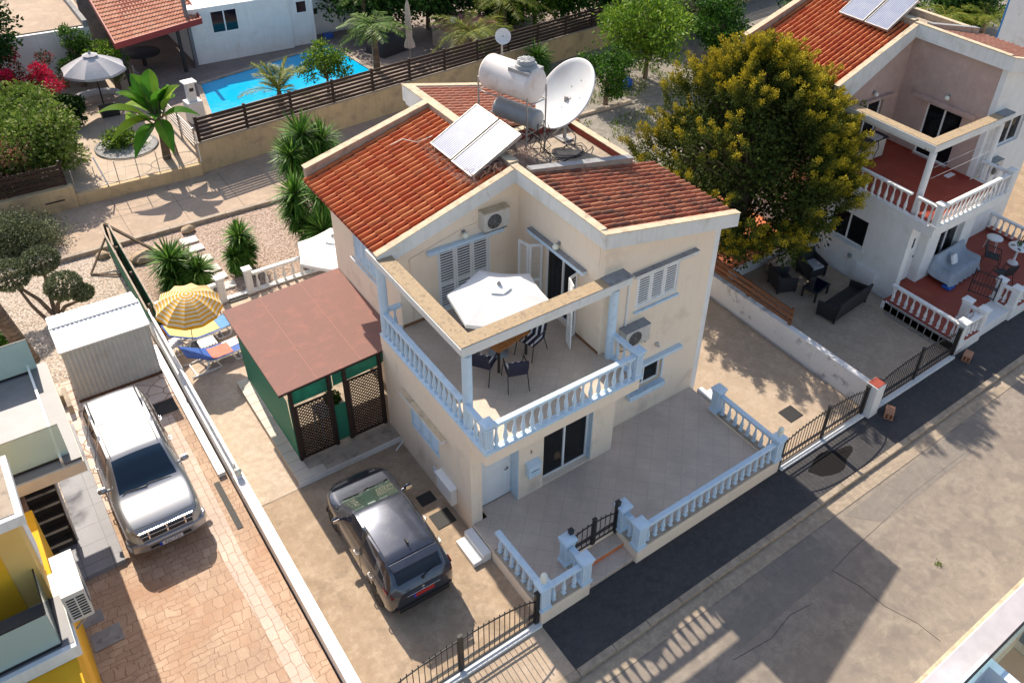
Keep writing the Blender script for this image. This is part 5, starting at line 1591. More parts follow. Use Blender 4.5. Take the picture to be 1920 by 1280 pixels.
m = MB(); 
for a, b in ((.3, .2), (-.35, .1), (.1, -.4), (.55, -.1)):
    p = q @ Vector((a, b, .30 * ((a * a + b * b) / RD ** 2) - .218)); m.ball(p, .018, 6)
m.build('bolts', MT['black'], t)
t = thing('antenna_dish', 'small round mesh antenna on a thin mast behind the big tank', 'antenna', (5.92, 7.75, 6.3))
m = MB(); m.tube([(0, 0, -.3), (0, 0, 2.30)], .03, 8); m.build('mast', MT['galv'], t)
nq = Vector((0, 0, 1)).rotation_difference(Vector((-.5, -.75, .35)).normalized()).to_matrix().to_4x4(); nq.translation = Vector((0, -.05, 2.48))
m = MB(); m.lathe([(.02, -.03), (.12, -.02), (.20, .015), (.225, .03), (.225, .01), (.19, -.01), (.02, -.05)], n=22, M=nq, closed=False)
m.build('reflector', MT['dish'], t)
m = MB()
for k in range(26):
    a = k * 2.4; r_ = .2 * math.sqrt(k / 26); p = nq @ Vector((r_ * math.cos(a), r_ * math.sin(a), .012)); m.ball(p, .012, 5)
m.build('mesh_dots', MT['galv'], t)
# torn bird netting round the collectors
m = MB(); random.seed(5)
def wisp(c, rad, zz, n):
    for k in range(n):
        p = Vector((c[0] + random.gauss(0, rad[0]), c[1] + random.gauss(0, rad[1]), zz + random.uniform(0, .12))); d = Vector((random.gauss(0, 1), random.gauss(0, 1), random.gauss(0, .25))).normalized() * random.uniform(.1, .35)
        m.tube([p, p + d * .5 + Vector((random.gauss(0, .04), random.gauss(0, .04), random.uniform(0, .08))), p + d], .004, 3, caps=False)
for k in range(9): 
    f = k / 8; wisp((2.95 + 1.5 * f, 4.70 + .12 * math.sin(k), 0), (.16, .10), 6.46 + f * .42, 40)
wisp((2.95, 6.0, 0), (.08, .8), 6.42, 150); wisp((4.6, 4.7, 0), (.2, .2), 6.75, 130); wisp((5.2, 5.2, 0), (.25, .25), 6.1, 150)
tag(m.build('bird_netting', MT['netting']), 'torn wispy bird netting caught round the solar collectors', 'netting')

# ------------------------------------------------------------------ parasols and garden furniture
def parasol(name, label, base, top, apexz, rim, n, sag, mat, pole_r=.02, lean=(0, 0), group=None, ring=False, hub=True, base_kind='round', scallop=.03, rot0=0, vent=True, pole_mat=None, drop=None):
    """open parasol. base: ground point, rim radius, apex above"""
    t = thing(name, label, 'parasol', base, 0, group)
    ap = Vector((top[0] - base[0], top[1] - base[1], apexz - base[2]))
    ax = Vector((lean[0], lean[1], 1)).normalized()
    q = Vector((0, 0, 1)).rotation_difference(ax).to_matrix()
    rings = 19 if ring else 8; sub = 6
    vs = []; fs = []; cs = []
    N = n * sub
    for i in range(rings + 1):
        f = i / rings
        for k in range(N):
            a = 2 * PI * k / N + rot0; kk = (k % sub) / sub
            mid = math.sin(PI * kk)
            rr = rim * f * (1 - (1 - math.cos(PI / n)) * 0 * mid)
            # straight chord between ribs
            a0 = 2 * PI * (k // sub) / n + rot0; a1 = a0 + 2 * PI / n
            P0 = Vector((math.cos(a0), math.sin(a0), 0)); P1 = Vector((math.cos(a1), math.sin(a1), 0))
            p = (P0 * (1 - kk) + P1 * kk) * (rr * (1 - scallop * mid * f))
            p.z = -sag * (f ** (2.0 if ring else 1.35)) - .035 * mid * f * (rim / 1.2)
            vs.append(ap + q @ p)
    m = MB(); M_ = []
    for i in range(rings):
        for k in range(N):
            c = (.25 if i % 2 == 0 else .9) if ring else .5 + .1 * random.random()
            m.v; M_.append(((i * N + k, i * N + (k + 1) % N, (i + 1) * N + (k + 1) % N, (i + 1) * N + k), c))
    m.v = [tuple(v) for v in vs]
    for f_, c in M_: m.f.append(list(f_)); m.c.append(c); m.s.append(False); m.m.append(0)
    # valance
    off = len(m.v)
    for k in range(N):
        v = vs[rings * N + k]; m.v.append((v.x, v.y, v.z - .09 - .025 * math.sin(PI * (k % sub) / sub)))
    for k in range(N):
        m.f.append([rings * N + k, rings * N + (k + 1) % N, off + (k + 1) % N, off + k]); m.c.append(.9 if ring else .4); m.s.append(False); m.m.append(0)
    can = m.build('canopy', mat, t)
    if vent:
        m2 = MB(); vv = []
        for i in range(3):
            f = i / 2
            for k in range(n):
                a = 2 * PI * k / n + rot0; vv.append(ap + q @ Vector((rim * .24 * f * math.cos(a), rim * .24 * f * math.sin(a), .07 - .10 * f)))
        m2.add(vv, [(i * n + k, i * n + (k + 1) % n, (i + 1) * n + (k + 1) % n, (i + 1) * n + k) for i in range(2) for k in range(n)], .5)
        m2.build('vent_cap', mat, can)
        m3 = MB(); m3.lathe([(.05, -.02), (.05, .05), (.02, .09), (.005, .10)], 0, 0, 0, 10); m3.build('finial', MT['galv'], can, tuple(ap + q @ Vector((0, 0, .05))))
    r_ = MB()
    hubp = ap - q @ Vector((0, 0, sag * .9 + .12))
    for k in range(n):
        a = 2 * PI * k / n + rot0
        e = ap + q @ Vector((rim * .97 * math.cos(a), rim * .97 * math.sin(a), -sag * (.97 ** 1.35) - .02)); md = ap + q @ Vector((rim * .5 * math.cos(a), rim * .5 * math.sin(a), -sag * (.5 ** 1.35) - .03))
        r_.tube([ap - q @ Vector((0, 0, .03)), md, e], .009, 4); r_.tube([hubp, md], .008, 4)
    r_.build('ribs', pole_mat or MT['galv'], t)
    m = MB(); m.tube([(0, 0, .02), ap], pole_r, 10); m.build('pole', pole_mat or MT['galv'], t)
    m = MB()
    if base_kind == 'round': m.lathe([(.26, 0), (.26, .05), (.08, .09), (.05, .2)], n=20)
    else: m.box(-.24, -.24, 0, .24, .24, .06); m.lathe([(.05, .06), (.04, .25)], n=10)
    m.build('base', pole_mat or MT['conc_grey'], t)
    return t


parasol('parasol', 'white parasol open on the balcony of the cream villa', (2.10, 2.05, 3.062), (2.10, 2.02), 5.18, 1.26, 6, .36, MT['fabric_white'], .024, rot0=.35, scallop=.02)
parasol('parasol', 'yellow and white ringed beach parasol over the two sun loungers', (-3.34, 10.72, -.295), (-3.24, 10.22), 2.02, .93, 12, .46, MT['rings'], .014, (.03, -.16), ring=True, rot0=.1, scallop=.05, vent=False)
parasol('parasol', 'white patio parasol between the gazebo and the rear balustrade', (1.35, 10.55, -.295), (1.35, 10.5), 2.15, 1.25, 6, .40, MT['fabric_white'], .024, rot0=.2, scallop=.02)
parasol('parasol', 'grey garden parasol over the seats beside the red bougainvillea', (-1.55, 28.35, .18), (-1.55, 28.3), 2.70, 1.30, 8, .62, MT['fabric_grey'], .03, rot0=.3, scallop=.03, pole_mat=MT['blacktrim'])
t = thing('closed_parasol', 'folded cream parasol standing on the dark pool terrace', 'parasol', (12.46, 26.37, .28))
m = MB(); m.tube([(0, 0, 0), (0, 0, 3.1)], .03, 8); m.build('pole', MT['galv'], t)
m = MB(); vs = []; prof = [(.03, 3.15), (.09, 2.9), (.13, 2.2), (.14, 1.6), (.13, 1.25), (.22, .95), (.24, .78)]
for i, (r_, z) in enumerate(prof):
    for k in range(24):
        a = 2 * PI * k / 24; rr = r_ * (1 + (.22 if k % 2 else -.12)); vs.append((rr * math.cos(a), rr * math.sin(a), z))
m.add(vs, [(i * 24 + k, i * 24 + (k + 1) % 24, (i + 1) * 24 + (k + 1) % 24, (i + 1) * 24 + k) for i in range(len(prof) - 1) for k in range(24)], .5); m.build('canopy', MT['fabric_cream'], t)


def chair(label, loc, rz, striped=False, group=None, arms=True):
    t = thing('chair', label, 'chair', loc, rz, group)
    m = MB(); m.box(-.24, -.22, .42, .24, .24, .45); seat = m.build('seat', MT['navy'] if striped else MT['wicker'], t, bevel=.01)
    m = MB(); m.extr([(-.24, .22, .45), (-.24, .26, .45), (-.24, .36, .92), (-.24, .32, .92)], (.48, 0, 0)); b = m.build('backrest', MT['navy'] if striped else MT['wicker'], t, bevel=.01)
    if striped:
        for k in range(3):
            u = -.16 + k * .15
            MB().box(u, -.222, .4505, u + .055, .242, .4545).build('stripe', MT['fabric_white'], seat)
            m = MB(); m.extr([(u, .218, .46), (u, .214, .46), (u, .312, .915), (u, .316, .915)], (.055, 0, 0)); m.build('stripe', MT['fabric_white'], b)
    for sx in (-1, 1):
        m = MB(); m.tube([(sx * .24, -.20, .64), (sx * .25, -.24, .42), (sx * .27, -.32, 0)], .013, 6); m.build('leg', MT['black'], t)
        m = MB(); m.tube([(sx * .24, .36, .90), (sx * .24, .24, .45), (sx * .26, .38, 0)], .013, 6); m.build('leg', MT['black'], t)
        if arms: m = MB(); m.tube([(sx * .25, -.21, .64), (sx * .26, .05, .66), (sx * .25, .31, .68)], .018, 6); m.build('armrest', MT['black'], t)
    return t


GC = 'striped chairs on the balcony of the cream villa'
chair('navy striped chair at the back of the balcony under the parasol', (2.05, 2.92, 3.062), R(0), True, GC)
chair('navy striped chair at the left of the balcony table, half under the beam', (1.38, 1.55, 3.062), R(125), True, GC)
chair('navy striped chair nearest the street side of the balcony', (1.85, .92, 3.062), R(160), True, GC)
chair('navy striped chair at the right of the balcony table', (2.78, 1.62, 3.062), R(-70), True, GC)
t = thing('balcony_table', 'brown wooden table under the white balcony parasol', 'table', (2.1, 1.9, 3.062), R(12))
m = MB()
for k in range(7): m.box(-.55 + k * .158, -.45, .70, -.55 + k * .158 + .148, .45, .73)
m.build('table_top', MT['orange_wood'], t, bevel=.004)
for a in (-.48, .48):
    for b in (-.38, .38): MB().box(a - .025, b - .025, 0, a + .025, b + .025, .699).build('leg', MT['black'], t)


def lounger(label, loc, rz, body, towels, group):
    t = thing('sun_lounger', label, 'sun lounger', loc, rz, group)
    # x along the length, head at -x
    fr = MB()
    for s in (-1, 1):
        fr.tube([(-.55, s * .30, .33), (0, s * .31, .30), (.95, s * .31, .36)], .028, 8)
        fr.tube([(-.50, s * .31, .33), (-.62, s * .33, .05), (-.75, s * .33, .02), (-.95, s * .33, .02), (-1.05, s * .33, .05)], .026, 8)
        fr.tube([(-.30, s * .31, .31), (-.18, s * .33, .03), (-.50, s * .33, .02), (-.9, s * .33, .02)], .026, 8)
        fr.tube([(.78, s * .31, .34), (.66, s * .33, .03), (.30, s * .33, .03), (.2, s * .31, .29)], .026, 8)
    fr.tube([(-.9, -.33, .02), (-.9, .33, .02)], .026, 8); fr.tube([(.45, -.33, .03), (.45, .33, .03)], .026, 8); fr.tube([(.95, -.31, .36), (.95, .31, .36)], .026, 8)
    fr.tube([(-.3, -.3, .29), (-.75, -.3, .46)], .02, 6); fr.tube([(-.3, .3, .29), (-.75, .3, .46)], .02, 6)
    fr.build('frame', MT['white_clean'], t)
    line = [(-1.05, .80), (-.80, .62), (-.45, .40), (-.30, .33), (0, .315), (.4, .325), (.97, .375)]
    m = MB()
    for i in range(len(line) - 1):
        (a, za), (b, zb) = line[i], line[i + 1]
        m.extr([(a, -.31, za), (b, -.31, zb), (b, -.31, zb + .028), (a, -.31, za + .028)], (0, .62, 0), .5)
    m.build('sling', body, t)
    for (a0, a1, w0, w1, mt) in towels:
        m = MB(); vs = []; K = 16
        def zz(x):
            for i in range(len(line) - 1):
                if line[i][0] <= x <= line[i + 1][0]:
                    f = (x - line[i][0]) / (line[i + 1][0] - line[i][0]); return line[i][1] + f * (line[i + 1][1] - line[i][1])
            return line[-1][1]
        J = 8
        for i in range(K + 1):
            x = a0 + (a1 - a0) * i / K
            for j in range(J + 1):
                y = w0 + (w1 - w0) * j / J
                vs.append((x, y, zz(x) + .036 + .008 * mnoise.noise((x * 6 + a0, y * 6, 0))))
        m.add(vs, [(i * (J + 1) + j, (i + 1) * (J + 1) + j, (i + 1) * (J + 1) + j + 1, i * (J + 1) + j + 1) for i in range(K) for j in range(J)], .5, True)
        m.build('towel', mt, t)
    return t


GL = 'sun loungers under the ringed parasol'
lounger('white framed sun lounger with a yellow and light blue towel', (-2.92, 10.95, -.295), R(4), MT['bluefab'], [(-1.0, .42, -.26, .30, MT['towel_yellow']), (.43, .95, -.31, .30, MT['blue_light'])], GL)
lounger('white framed sun lounger with a crumpled coral towel on dark blue sling', (-2.78, 9.72, -.295), R(4), MT['bluefab'], [(-.36, .25, -.29, .24, MT['towel_red']), (.12, .62, -.05, .31, MT['fabric_white']), (.55, .94, -.28, .29, MT['towel_red'])], GL)


def stool(label, loc, rz):
    t = thing('garden_stool', label, 'stool', loc, rz, 'white plastic stools by the loungers')
    m = MB()
    for k in range(5): m.box(-.22 + k * .09, -.2, .30, -.22 + k * .09 + .07, .2, .325)
    m.box(-.24, -.22, .27, .24, .22, .299); m.build('seat', MT['white_clean'], t, bevel=.006)
    for a in (-.2, .2):
        for b in (-.18, .18): MB().box(a - .025, b - .025, 0, a + .025, b + .025, .269).build('leg', MT['white_clean'], t, bevel=.006)


stool('white plastic stool at the head of the yellow towelled lounger', (-3.86, 10.85, -.295), .2)
stool('white plastic stool between the two sun loungers', (-3.0, 10.36, -.295), .05)
t = thing('wooden_planter', 'orange wooden planter box at the corner of the patio by the boundary wall', 'planter', (-3.8, 12.0, -.295))
m = MB(); m.box(-.15, -.25, 0, .15, .1, .30); m.build('box', MT['orange_wood'], t, bevel=.006); MB().box(-.13, -.23, .3005, .13, .08, .303).build('soil', MT['rubber'], t)

# white steel shed
t = thing('shed', 'white corrugated steel shed behind the silver car', 'shed', (-5.54, 10.9, -.30))
W2, D2 = 1.08, .82
m = MB(); rib = .115; k = 0; x = -W2
def corr(m, x0, y0, z0, x1, y1, z1, up, depth=.02, pitch=.11):
    """corrugated sheet: ribs run along 'up' vector; base edge (x0,y0,z0)->(x1,y1,z1)"""
    a = Vector((x0, y0, z0)); b = Vector((x1, y1, z1)); d = b - a; L_ = d.length; d.normalize(); u = Vector(up); nn = d.cross(u).normalized()
    n = max(2, int(L_ / pitch)); pts = []
    for i in range(n):
        for f, o in ((0, 0), (.15, 1), (.45, 1), (.6, 0)): pts.append(a + d * (L_ * (i + f) / n) + nn * depth * o)
    pts.append(b)
    vs = pts + [p + u for p in pts]; K = len(pts)
    m.add(vs, [(i, i + 1, K + i + 1, K + i) for i in range(K - 1)], .5)
corr(m, -W2, -D2 + .02, 0, W2, -D2 + .02, 0, (0, 0, 1.88)); corr(m, W2, -D2, 0, W2, D2, 0, (0, 0, 1.9)); corr(m, -W2, D2, 0, -W2, -D2, 0, (0, 0, 1.9)); corr(m, W2, D2, 0, -W2, D2, 0, (0, 0, 1.9))
m.build('walls', MT['shed'], t)
m = MB(); corr(m, -W2 - .05, -D2 - .10, 1.90, W2 + .05, -D2 - .10, 1.90, (0, D2 + .10, .22), .018); corr(m, W2 + .05, D2 + .08, 1.88, -W2 - .05, D2 + .08, 1.88, (0, -D2 - .08, .24), .018)
m.build('roof', MT['white_clean'], t)
m = MB(); m.bar((-W2 - .06, -D2 - .11, 1.885), (W2 + .06, -D2 - .11, 1.885), .03, .05); m.bar((-W2 - .06, 0, 2.135), (W2 + .06, 0, 2.135), .12, .02)
m.bar((-W2 - .055, -D2 - .1, 1.89), (-W2 - .055, 0, 2.11), .03, .05); m.bar((W2 + .055, -D2 - .1, 1.89), (W2 + .055, 0, 2.11), .03, .05)
m.build('roof_trim', MT['white_clean'], t)
MB().box(-W2 - .02, -D2 - .04, -.02, W2 + .02, -D2 + .0, .07).build('base_rail', MT['timber_mid'], t)
m = MB(); m.box(-W2 + .02, -D2 + .05, 0, W2 - .02, D2 - .02, 1.85); m.build('lining', MT['shed'], t)
# flower bed wall left of the shed
t = thing('planter_wall', 'low rendered flower bed wall with rocks beside the white shed', 'planter', (-7.3, 10.2, -.3))
m = MB(); m.box(-.6, .0, 0, .35, .14, .35); m.box(.35, -.5, 0, .47, .4, .3); m.build('wall', MT['conc_tan'], t, bevel=.01)
m = MB(); m.ball((-.15, -.2, .1), .2, 8, (.7, 1.2, 1)); m.ball((.15, .3, .1), .18, 8); m.build('rocks', MT['stone'], t)
# green screen fence between the gardens
t = thing('screen_fence', 'green netting screen with bare timber rails between the gravel gardens', 'fence', (0, 0, 0))
m = MB(); m.box(-4.13, 11.9, -.3, -4.12, 17.3, .75); m.box(-3.93, 11.9, -.3, -3.92, 17.3, .75); m.build('netting', MT['mesh_green'], t)
m = MB(); m.bar((-4.15, 11.8, .78), (-4.15, 17.35, .80), .05, .05); m.bar((-3.9, 11.8, .78), (-3.9, 17.35, .80), .05, .05)
m.build('rail', MT['conc_tan'], t)
for y in (12.0, 14.0, 15.7, 17.3): MB().box(-4.06, y, -.3, -3.99, y + .07, .82).build('post', MT['trunk'], t)
m = MB(); m.bar((-4.02, 17.35, .86), (-2.55, 15.9, -.28), .09, .07); m.bar((-4.15, 17.0, .5), (-4.95, 16.3, -.28), .05, .05); m.bar((-4.95, 16.3, -.26), (-4.15, 15.7, -.24), .05, .05); m.build('brace', MT['trunk'], t)
for k, (x, y) in enumerate([(-1.66, 16.62), (-1.62, 16.0), (-1.60, 15.2), (-1.58, 14.45), (-1.52, 13.9), (-1.46, 13.25)]):
    w = random.uniform(.25, .29)
    nm = ['farthest stepping stone, next to the lane kerb', 'second stepping stone from the lane kerb', 'third stepping stone from the lane kerb', 'fourth stone from the lane kerb, beside the big yucca', 'second stone from the patio opening', 'stone nearest to the patio opening'][k]
    tag(MB().obox(x, y, -.27, w * 2, w * 1.5, .06, random.uniform(-.1, .1)).build('stepping_stone', MT['slab'], bevel=.01), nm, 'stepping stone', 'white stepping stones in the gravel')


def rock(label, c, r_, sq):
    m = MB(); m.ball((0, 0, 0), r_, 14, sq); m.v = [tuple(Vector(v) * (1 + .28 * mnoise.noise(Vector(v) * 3.1 / r_ * .4 + Vector(c)))) for v in m.v]
    m.s = [False] * len(m.s)
    return tag(m.build('rock', MT['stone'], loc=c), label, 'rock', 'rocks in the gravel')


rock('big flat rock in the gravel beside the leaning timber brace', (-3.1, 16.35, -.22), .55, (1.1, .7, .35))
rock('small rock by the lane kerb at the end of the green screen', (-4.35, 17.2, -.22), .22, (1, .8, .6))
rock('small brown rock by the kerb at the top of the stepping stones', (-1.5, 17.25, -.2), .25, (1, .7, .6))
# rear balustrades
t = thing('balustrade', 'white garden balustrade behind the gazebo, right of the patio opening', 'balustrade', (0, 0, 0), group='white garden balustrades')
balustrade(t, [(-.80, 12.5, 3.4, 12.5)], -.29, .60, MT['white'], .30, .16, .09, .06, peds=[(-.93, 12.5)], ph=.90, pw_=.2)
t = thing('balustrade', 'white garden balustrade behind the ringed parasol', 'balustrade', (0, 0, 0), group='white garden balustrades')
balustrade(t, [(-3.98, 12.5, -1.95, 12.5)], -.29, .60, MT['white'], .30, .16, .09, .06, peds=[(-1.82, 12.5)], ph=.90, pw_=.2)
tag(MB().box(-1.72, 12.42, -.29, -1.03, 12.6, -.22).build('threshold', MT['white'], bevel=.006), kind='structure')

# ------------------------------------------------------------------ white villa grounds
m = MB(); m.box(16.5, -2.9, -.5, 24.5, .0, -.006); m.box(21.43, 0, -.5, 24.5, .589, -.006); tag(m.build('terrace_base', MT['white']), kind='structure')
m = MB(); m.prism([(16.52, -2.88), (17.85, -2.88), (17.85, -2.2), (19.9, -2.2), (19.9, -2.88), (24.5, -2.88), (24.5, .588), (21.435, .588), (21.435, -.002), (18.42, -.002), (18.39, .33), (17.48, .33), (17.48, -.002), (16.52, -.002)], -.004, .0)
tag(m.build('terrace', MT['terra_floor']), kind='structure')
t = thing('balustrade', 'white terrace balustrade of the white villa, left of its garden gate', 'balustrade', (0, 0, 0), group='white terrace balustrades')
plinth(16.62, -.13, 16.62, -2.98, t, mat=MT['white']); plinth(16.743, -2.86, 17.93, -2.86, t, mat=MT['white']); plinth(17.815, -2.738, 17.815, -2.1, t, mat=MT['white'])
balustrade(t, [(16.62, -.16, 16.62, -2.72), (16.76, -2.86, 17.68, -2.86), (17.815, -2.72, 17.815, -2.36)], .055, .56, MT['white'], .25, .15, .09, .05, base_mat=MT['terra_floor'], peds=[(16.62, -2.85), (17.815, -2.85), (17.815, -2.25)], ph=.80, pw_=.25)
t = thing('balustrade', 'white terrace balustrade of the white villa, right of its garden gate', 'balustrade', (0, 0, 0), group='white terrace balustrades')
plinth(19.92, -2.1, 19.92, -2.98, t, mat=MT['white']); plinth(20.041, -2.86, 24.5, -2.86, t, mat=MT['white'])
balustrade(t, [(19.92, -2.36, 19.92, -2.72), (20.04, -2.86, 24.4, -2.86), (24.1, 3.2, 24.1, -1.6)], .055, .56, MT['white'], .25, .15, .09, .05, base_mat=MT['terra_floor'], peds=[(19.92, -2.85), (19.92, -2.25)], ph=.80, pw_=.25)
t = thing('garden_gate', 'open black iron garden gate of the white villa', 'gate', (19.75, -2.3, 0), R(105))
m = MB(); m.box(0, -.02, .05, .04, .02, 1.0); m.box(.86, -.02, .05, .9, .02, 1.05)
for zz in (.08, .45, .52, .95): m.box(.04, -.012, zz, .86, .012, zz + .03)
for k in range(7): m.box(.13 + k * .11, -.008, .11, .146 + k * .11, .008, 1.02)
m.build('gate_leaf', MT['black'], t)
# meter box on the side wall
t = thing('meter_cupboard', 'white framed meter cupboard on the white wall behind the wicker sofa', 'meter box', (17.05, 1.65, 0))
m = MB(); m.box(-.10, -.9, -.15, -.002, 0, .45); m.build('box', MT['white'], t, bevel=.006); MB().box(-.108, -.8, -.08, -.101, -.1, .38).build('door', MT['white_clean'], t)
m = MB(); m.lathe([(.09, 0), (.09, .05), (.05, .07)], M=Matrix.Translation((17.04, 1.95, .55)) @ Matrix.Rotation(-PI / 2, 4, 'Y'), n=14)
tag(m.build('wall_vent', MT['conc_grey']), 'round grey vent on the white wall above the wicker armchair', 'vent')
ac_unit('air_conditioner', 'rusty air conditioner beside the balcony column of the white villa', (17.05 + 4.80, .59, 3.10), F_, .82, .52, .30, MT['galv'], MT['conc_grey'])
t = thing('clothes_lines', 'two thin clothes lines strung across the red balcony', 'clothes line', (0, 0, 0))
for zz in (4.55, 4.95):
    m = MB(); m.tube([(17.2, .05, zz), (19.2, .1, zz - .05), (21.1, .08, zz + .02)], .006, 4); m.build('line', MT['white_clean'], t)
m = MB(); m.box(20.6, 1.1, 3.063, 21.05, 1.28, 3.10)
tag(m.build('vent_block', MT['white']), 'small white block on the red balcony floor by the pink wall', 'block')
t = thing('covered_sideboard', 'long balcony sideboard under a dark cover with pale side panels', 'sideboard', (17.05 + 1.9, 3.75, 3.062))
m = MB(); m.box(-.95, -.28, .06, .95, .28, .80); m.build('cabinet', MT['fabric_cream'], t, bevel=.01)
m = MB(); vs = []
for i in range(13):
    for j in range(5):
        x = -1.02 + 2.04 * i / 12; y = -.36 + .72 * j / 4; vs.append((x, y, .86 + .09 * math.sin(i * .5) * (1 if 0 < j < 4 else -.6) - (.08 if j in (0, 4) else 0)))
m.add(vs, [(i * 5 + j, (i + 1) * 5 + j, (i + 1) * 5 + j + 1, i * 5 + j + 1) for i in range(12) for j in range(4)], .5, True); m.build('cover', MT['wicker'], t)
m = MB()
for x in (-.6, -.1, .4): m.tube([(x, -.30, .84), (x + .12, -.31, .5), (x - .02, -.30, .1)], .012, 5)
m.build('cover_straps', MT['black'], t)
m = MB(); m.prism([(13.2, 4.2), (14.9, 4.2), (14.9, 4.05), (17.0, 4.05), (17.0, 9.6), (13.2, 9.6)], -.3, .02)
tag(m.build('orange_platform', MT['orange_floor']), kind='structure')
tag(MB().box(13.19, 4.03, -.3, 16.99, 4.199, .035).build('platform_edge', MT['white']), kind='structure')
t = thing('stone_bench', 'pale rendered bench below the orange platform under the big tree', 'bench', (15.7, 3.62, -.305), R(6))
MB().box(-.95, -.25, 0, .95, .25, .34).build('base', MT['conc_tan'], t, bevel=.02)
MB().box(-.75, -.16, .3405, .75, .16, .36).build('seat', MT['tile_step'], t, bevel=.006)


def wicker(label, loc, rz, W, group, cushion=False):
    t = thing('wicker_sofa' if W > 1 else 'wicker_armchair', label, 'sofa' if W > 1 else 'armchair', loc, rz, group)
    m = MB(); m.box(-W / 2 + .06, -.34, .10, W / 2 - .06, .30, .38); m.build('seat', MT['wicker'], t, bevel=.015)
    m = MB(); m.extr([(-W / 2, .26, .08), (-W / 2, .34, .08), (-W / 2, .46, .84), (-W / 2, .38, .84)], (W, 0, 0)); m.build('backrest', MT['wicker'], t, bevel=.012)
    for s in (-1, 1):
        m = MB(); m.extr([(s * W / 2, -.38, .06), (s * W / 2, .34, .06), (s * W / 2, .44, .84), (s * W / 2, .30, .68), (s * W / 2, -.40, .56)], (-s * .07, 0, 0)); m.build('armrest', MT['wicker'], t, bevel=.01)
        for y in (-.36, .30): MB().box(s * (W / 2 - .035) - .03, y, 0, s * (W / 2 - .035) + .03, y + .06, .1).build('leg', MT['black'], t)
    if cushion: MB().box(-W / 2 + .1, -.32, .3805, W / 2 - .1, .24, .46).build('cushion', MT['fabric_grey'], t, bevel=.02)
    return t


wicker('long black wicker sofa seen from behind on the concrete driveway', (15.28, .72, -.305), R(185), 2.0, 'black wicker seats')
wicker('black wicker armchair with its back turned, by the timber slat fence', (14.45, 2.75, -.305), R(68), .78, 'black wicker seats')
wicker('black wicker armchair with a grey cushion facing the table near the bench', (16.0, 2.72, -.305), R(-8), .78, 'black wicker seats', True)
t = thing('wicker_table', 'low black table between the wicker armchairs and sofa', 'table', (15.1, 1.78, -.305), R(8))
m = MB(); m.box(-.45, -.3, .36, .45, .3, .42); m.build('table_top', MT['wicker'], t, bevel=.01); MB().box(-.40, -.26, .4205, .40, .26, .426).build('glass', MT['carglass'], t)
for a in (-.4, .4):
    for b in (-.26, .26): MB().box(a - .03, b - .03, 0, a + .03, b + .03, .359).build('leg', MT['black'], t)
t = thing('ladder', 'aluminium ladder leaning on its side against the white balustrade plinth', 'ladder', (0, 0, 0))
m = MB(); m.bar((16.35, -.35, .12), (16.35, -2.55, .12), .03, .07); m.bar((16.30, -.35, -.26), (16.30, -2.55, -.26), .03, .07); m.build('stile', MT['galv'], t)
for k in range(8): MB().bar((16.33, -.5 - k * .27, .10), (16.31, -.5 - k * .27, -.24), .03, .03).build('rung', MT['galv'], t)
t = thing('drying_rack', 'tall folded drying rack standing on the concrete drive near the sofa', 'rack', (0, 0, 0))
bpy.data.objects.remove(t)
# covered bench with cushion
t = thing('covered_bench', 'garden sofa draped with a blue grey throw on the red terrace', 'sofa', (20.1, -.35, 0), R(2))
m = MB(); K, J = 22, 16; vs = []
for i in range(K + 1):
    u = -1.02 + 2.04 * i / K
    for j in range(J + 1):
        # profile across: floor front -> seat -> back -> top -> floor behind
        prof = [(-.62, .06), (-.55, .22), (-.52, .40), (-.46, .46), (-.30, .45), (-.1, .44), (.05, .45), (.14, .55), (.20, .75), (.26, .90), (.32, .92), (.38, .86), (.42, .6), (.45, .4), (.46, .25), (.47, .12), (.47, .05)]
        y, z = prof[j]; e = min(1, (1.02 - abs(u)) / .18)
        if z > .3 and abs(u) > .8: z += .16 * min(1, (abs(u) - .8) / .1) if j < 8 else 0
        if e < .5: z = z * .2 + .04 if e < .05 else z * (.5 + e)
        fold = .035 * math.sin(i * 2.1 + j * .3) * (1 if z < .42 else .25)
        vs.append((u * (1 + (.06 if z < .3 else 0)), y + fold, z + .01 * math.sin(i * 1.3)))
m.add(vs, [(i * (J + 1) + j, (i + 1) * (J + 1) + j, (i + 1) * (J + 1) + j + 1, i * (J + 1) + j + 1) for i in range(K) for j in range(J)], .5, True)
m.build('throw', MT['throw'], t)
MB().box(-.9, -.45, .05, .9, .40, .40).build('seat_base', MT['wicker'], t)
m = MB(); m.obox(0, 0, 0, .38, .12, .36); c_ = tag(m.build('cushion', MT['fabric_white'], loc=(19.95, -.40, .66), bevel=.045, rot=(R(-24), .15, .1)), 'white square cushion on the draped garden sofa', 'cushion')
m = MB(); m.box(18.95, -1.05, .0, 19.35, -.72, .10); tag(m.build('storage_bag', MT['cloth_ibiscus'], bevel=.03), 'folded blue bag on the red terrace beside the draped sofa', 'bag')
GD = 'dark chairs on the red terrace'
chair('dark armchair between the draped sofa and the round tables', (21.75, -.95, 0), R(20), False, GD)
chair('dark armchair just behind the open garden gate', (21.05, -1.75, 0), R(165), False, GD)
chair('dark armchair at the right edge of the picture beside the big round table', (23.75, -1.25, 0), R(-80), False, GD)
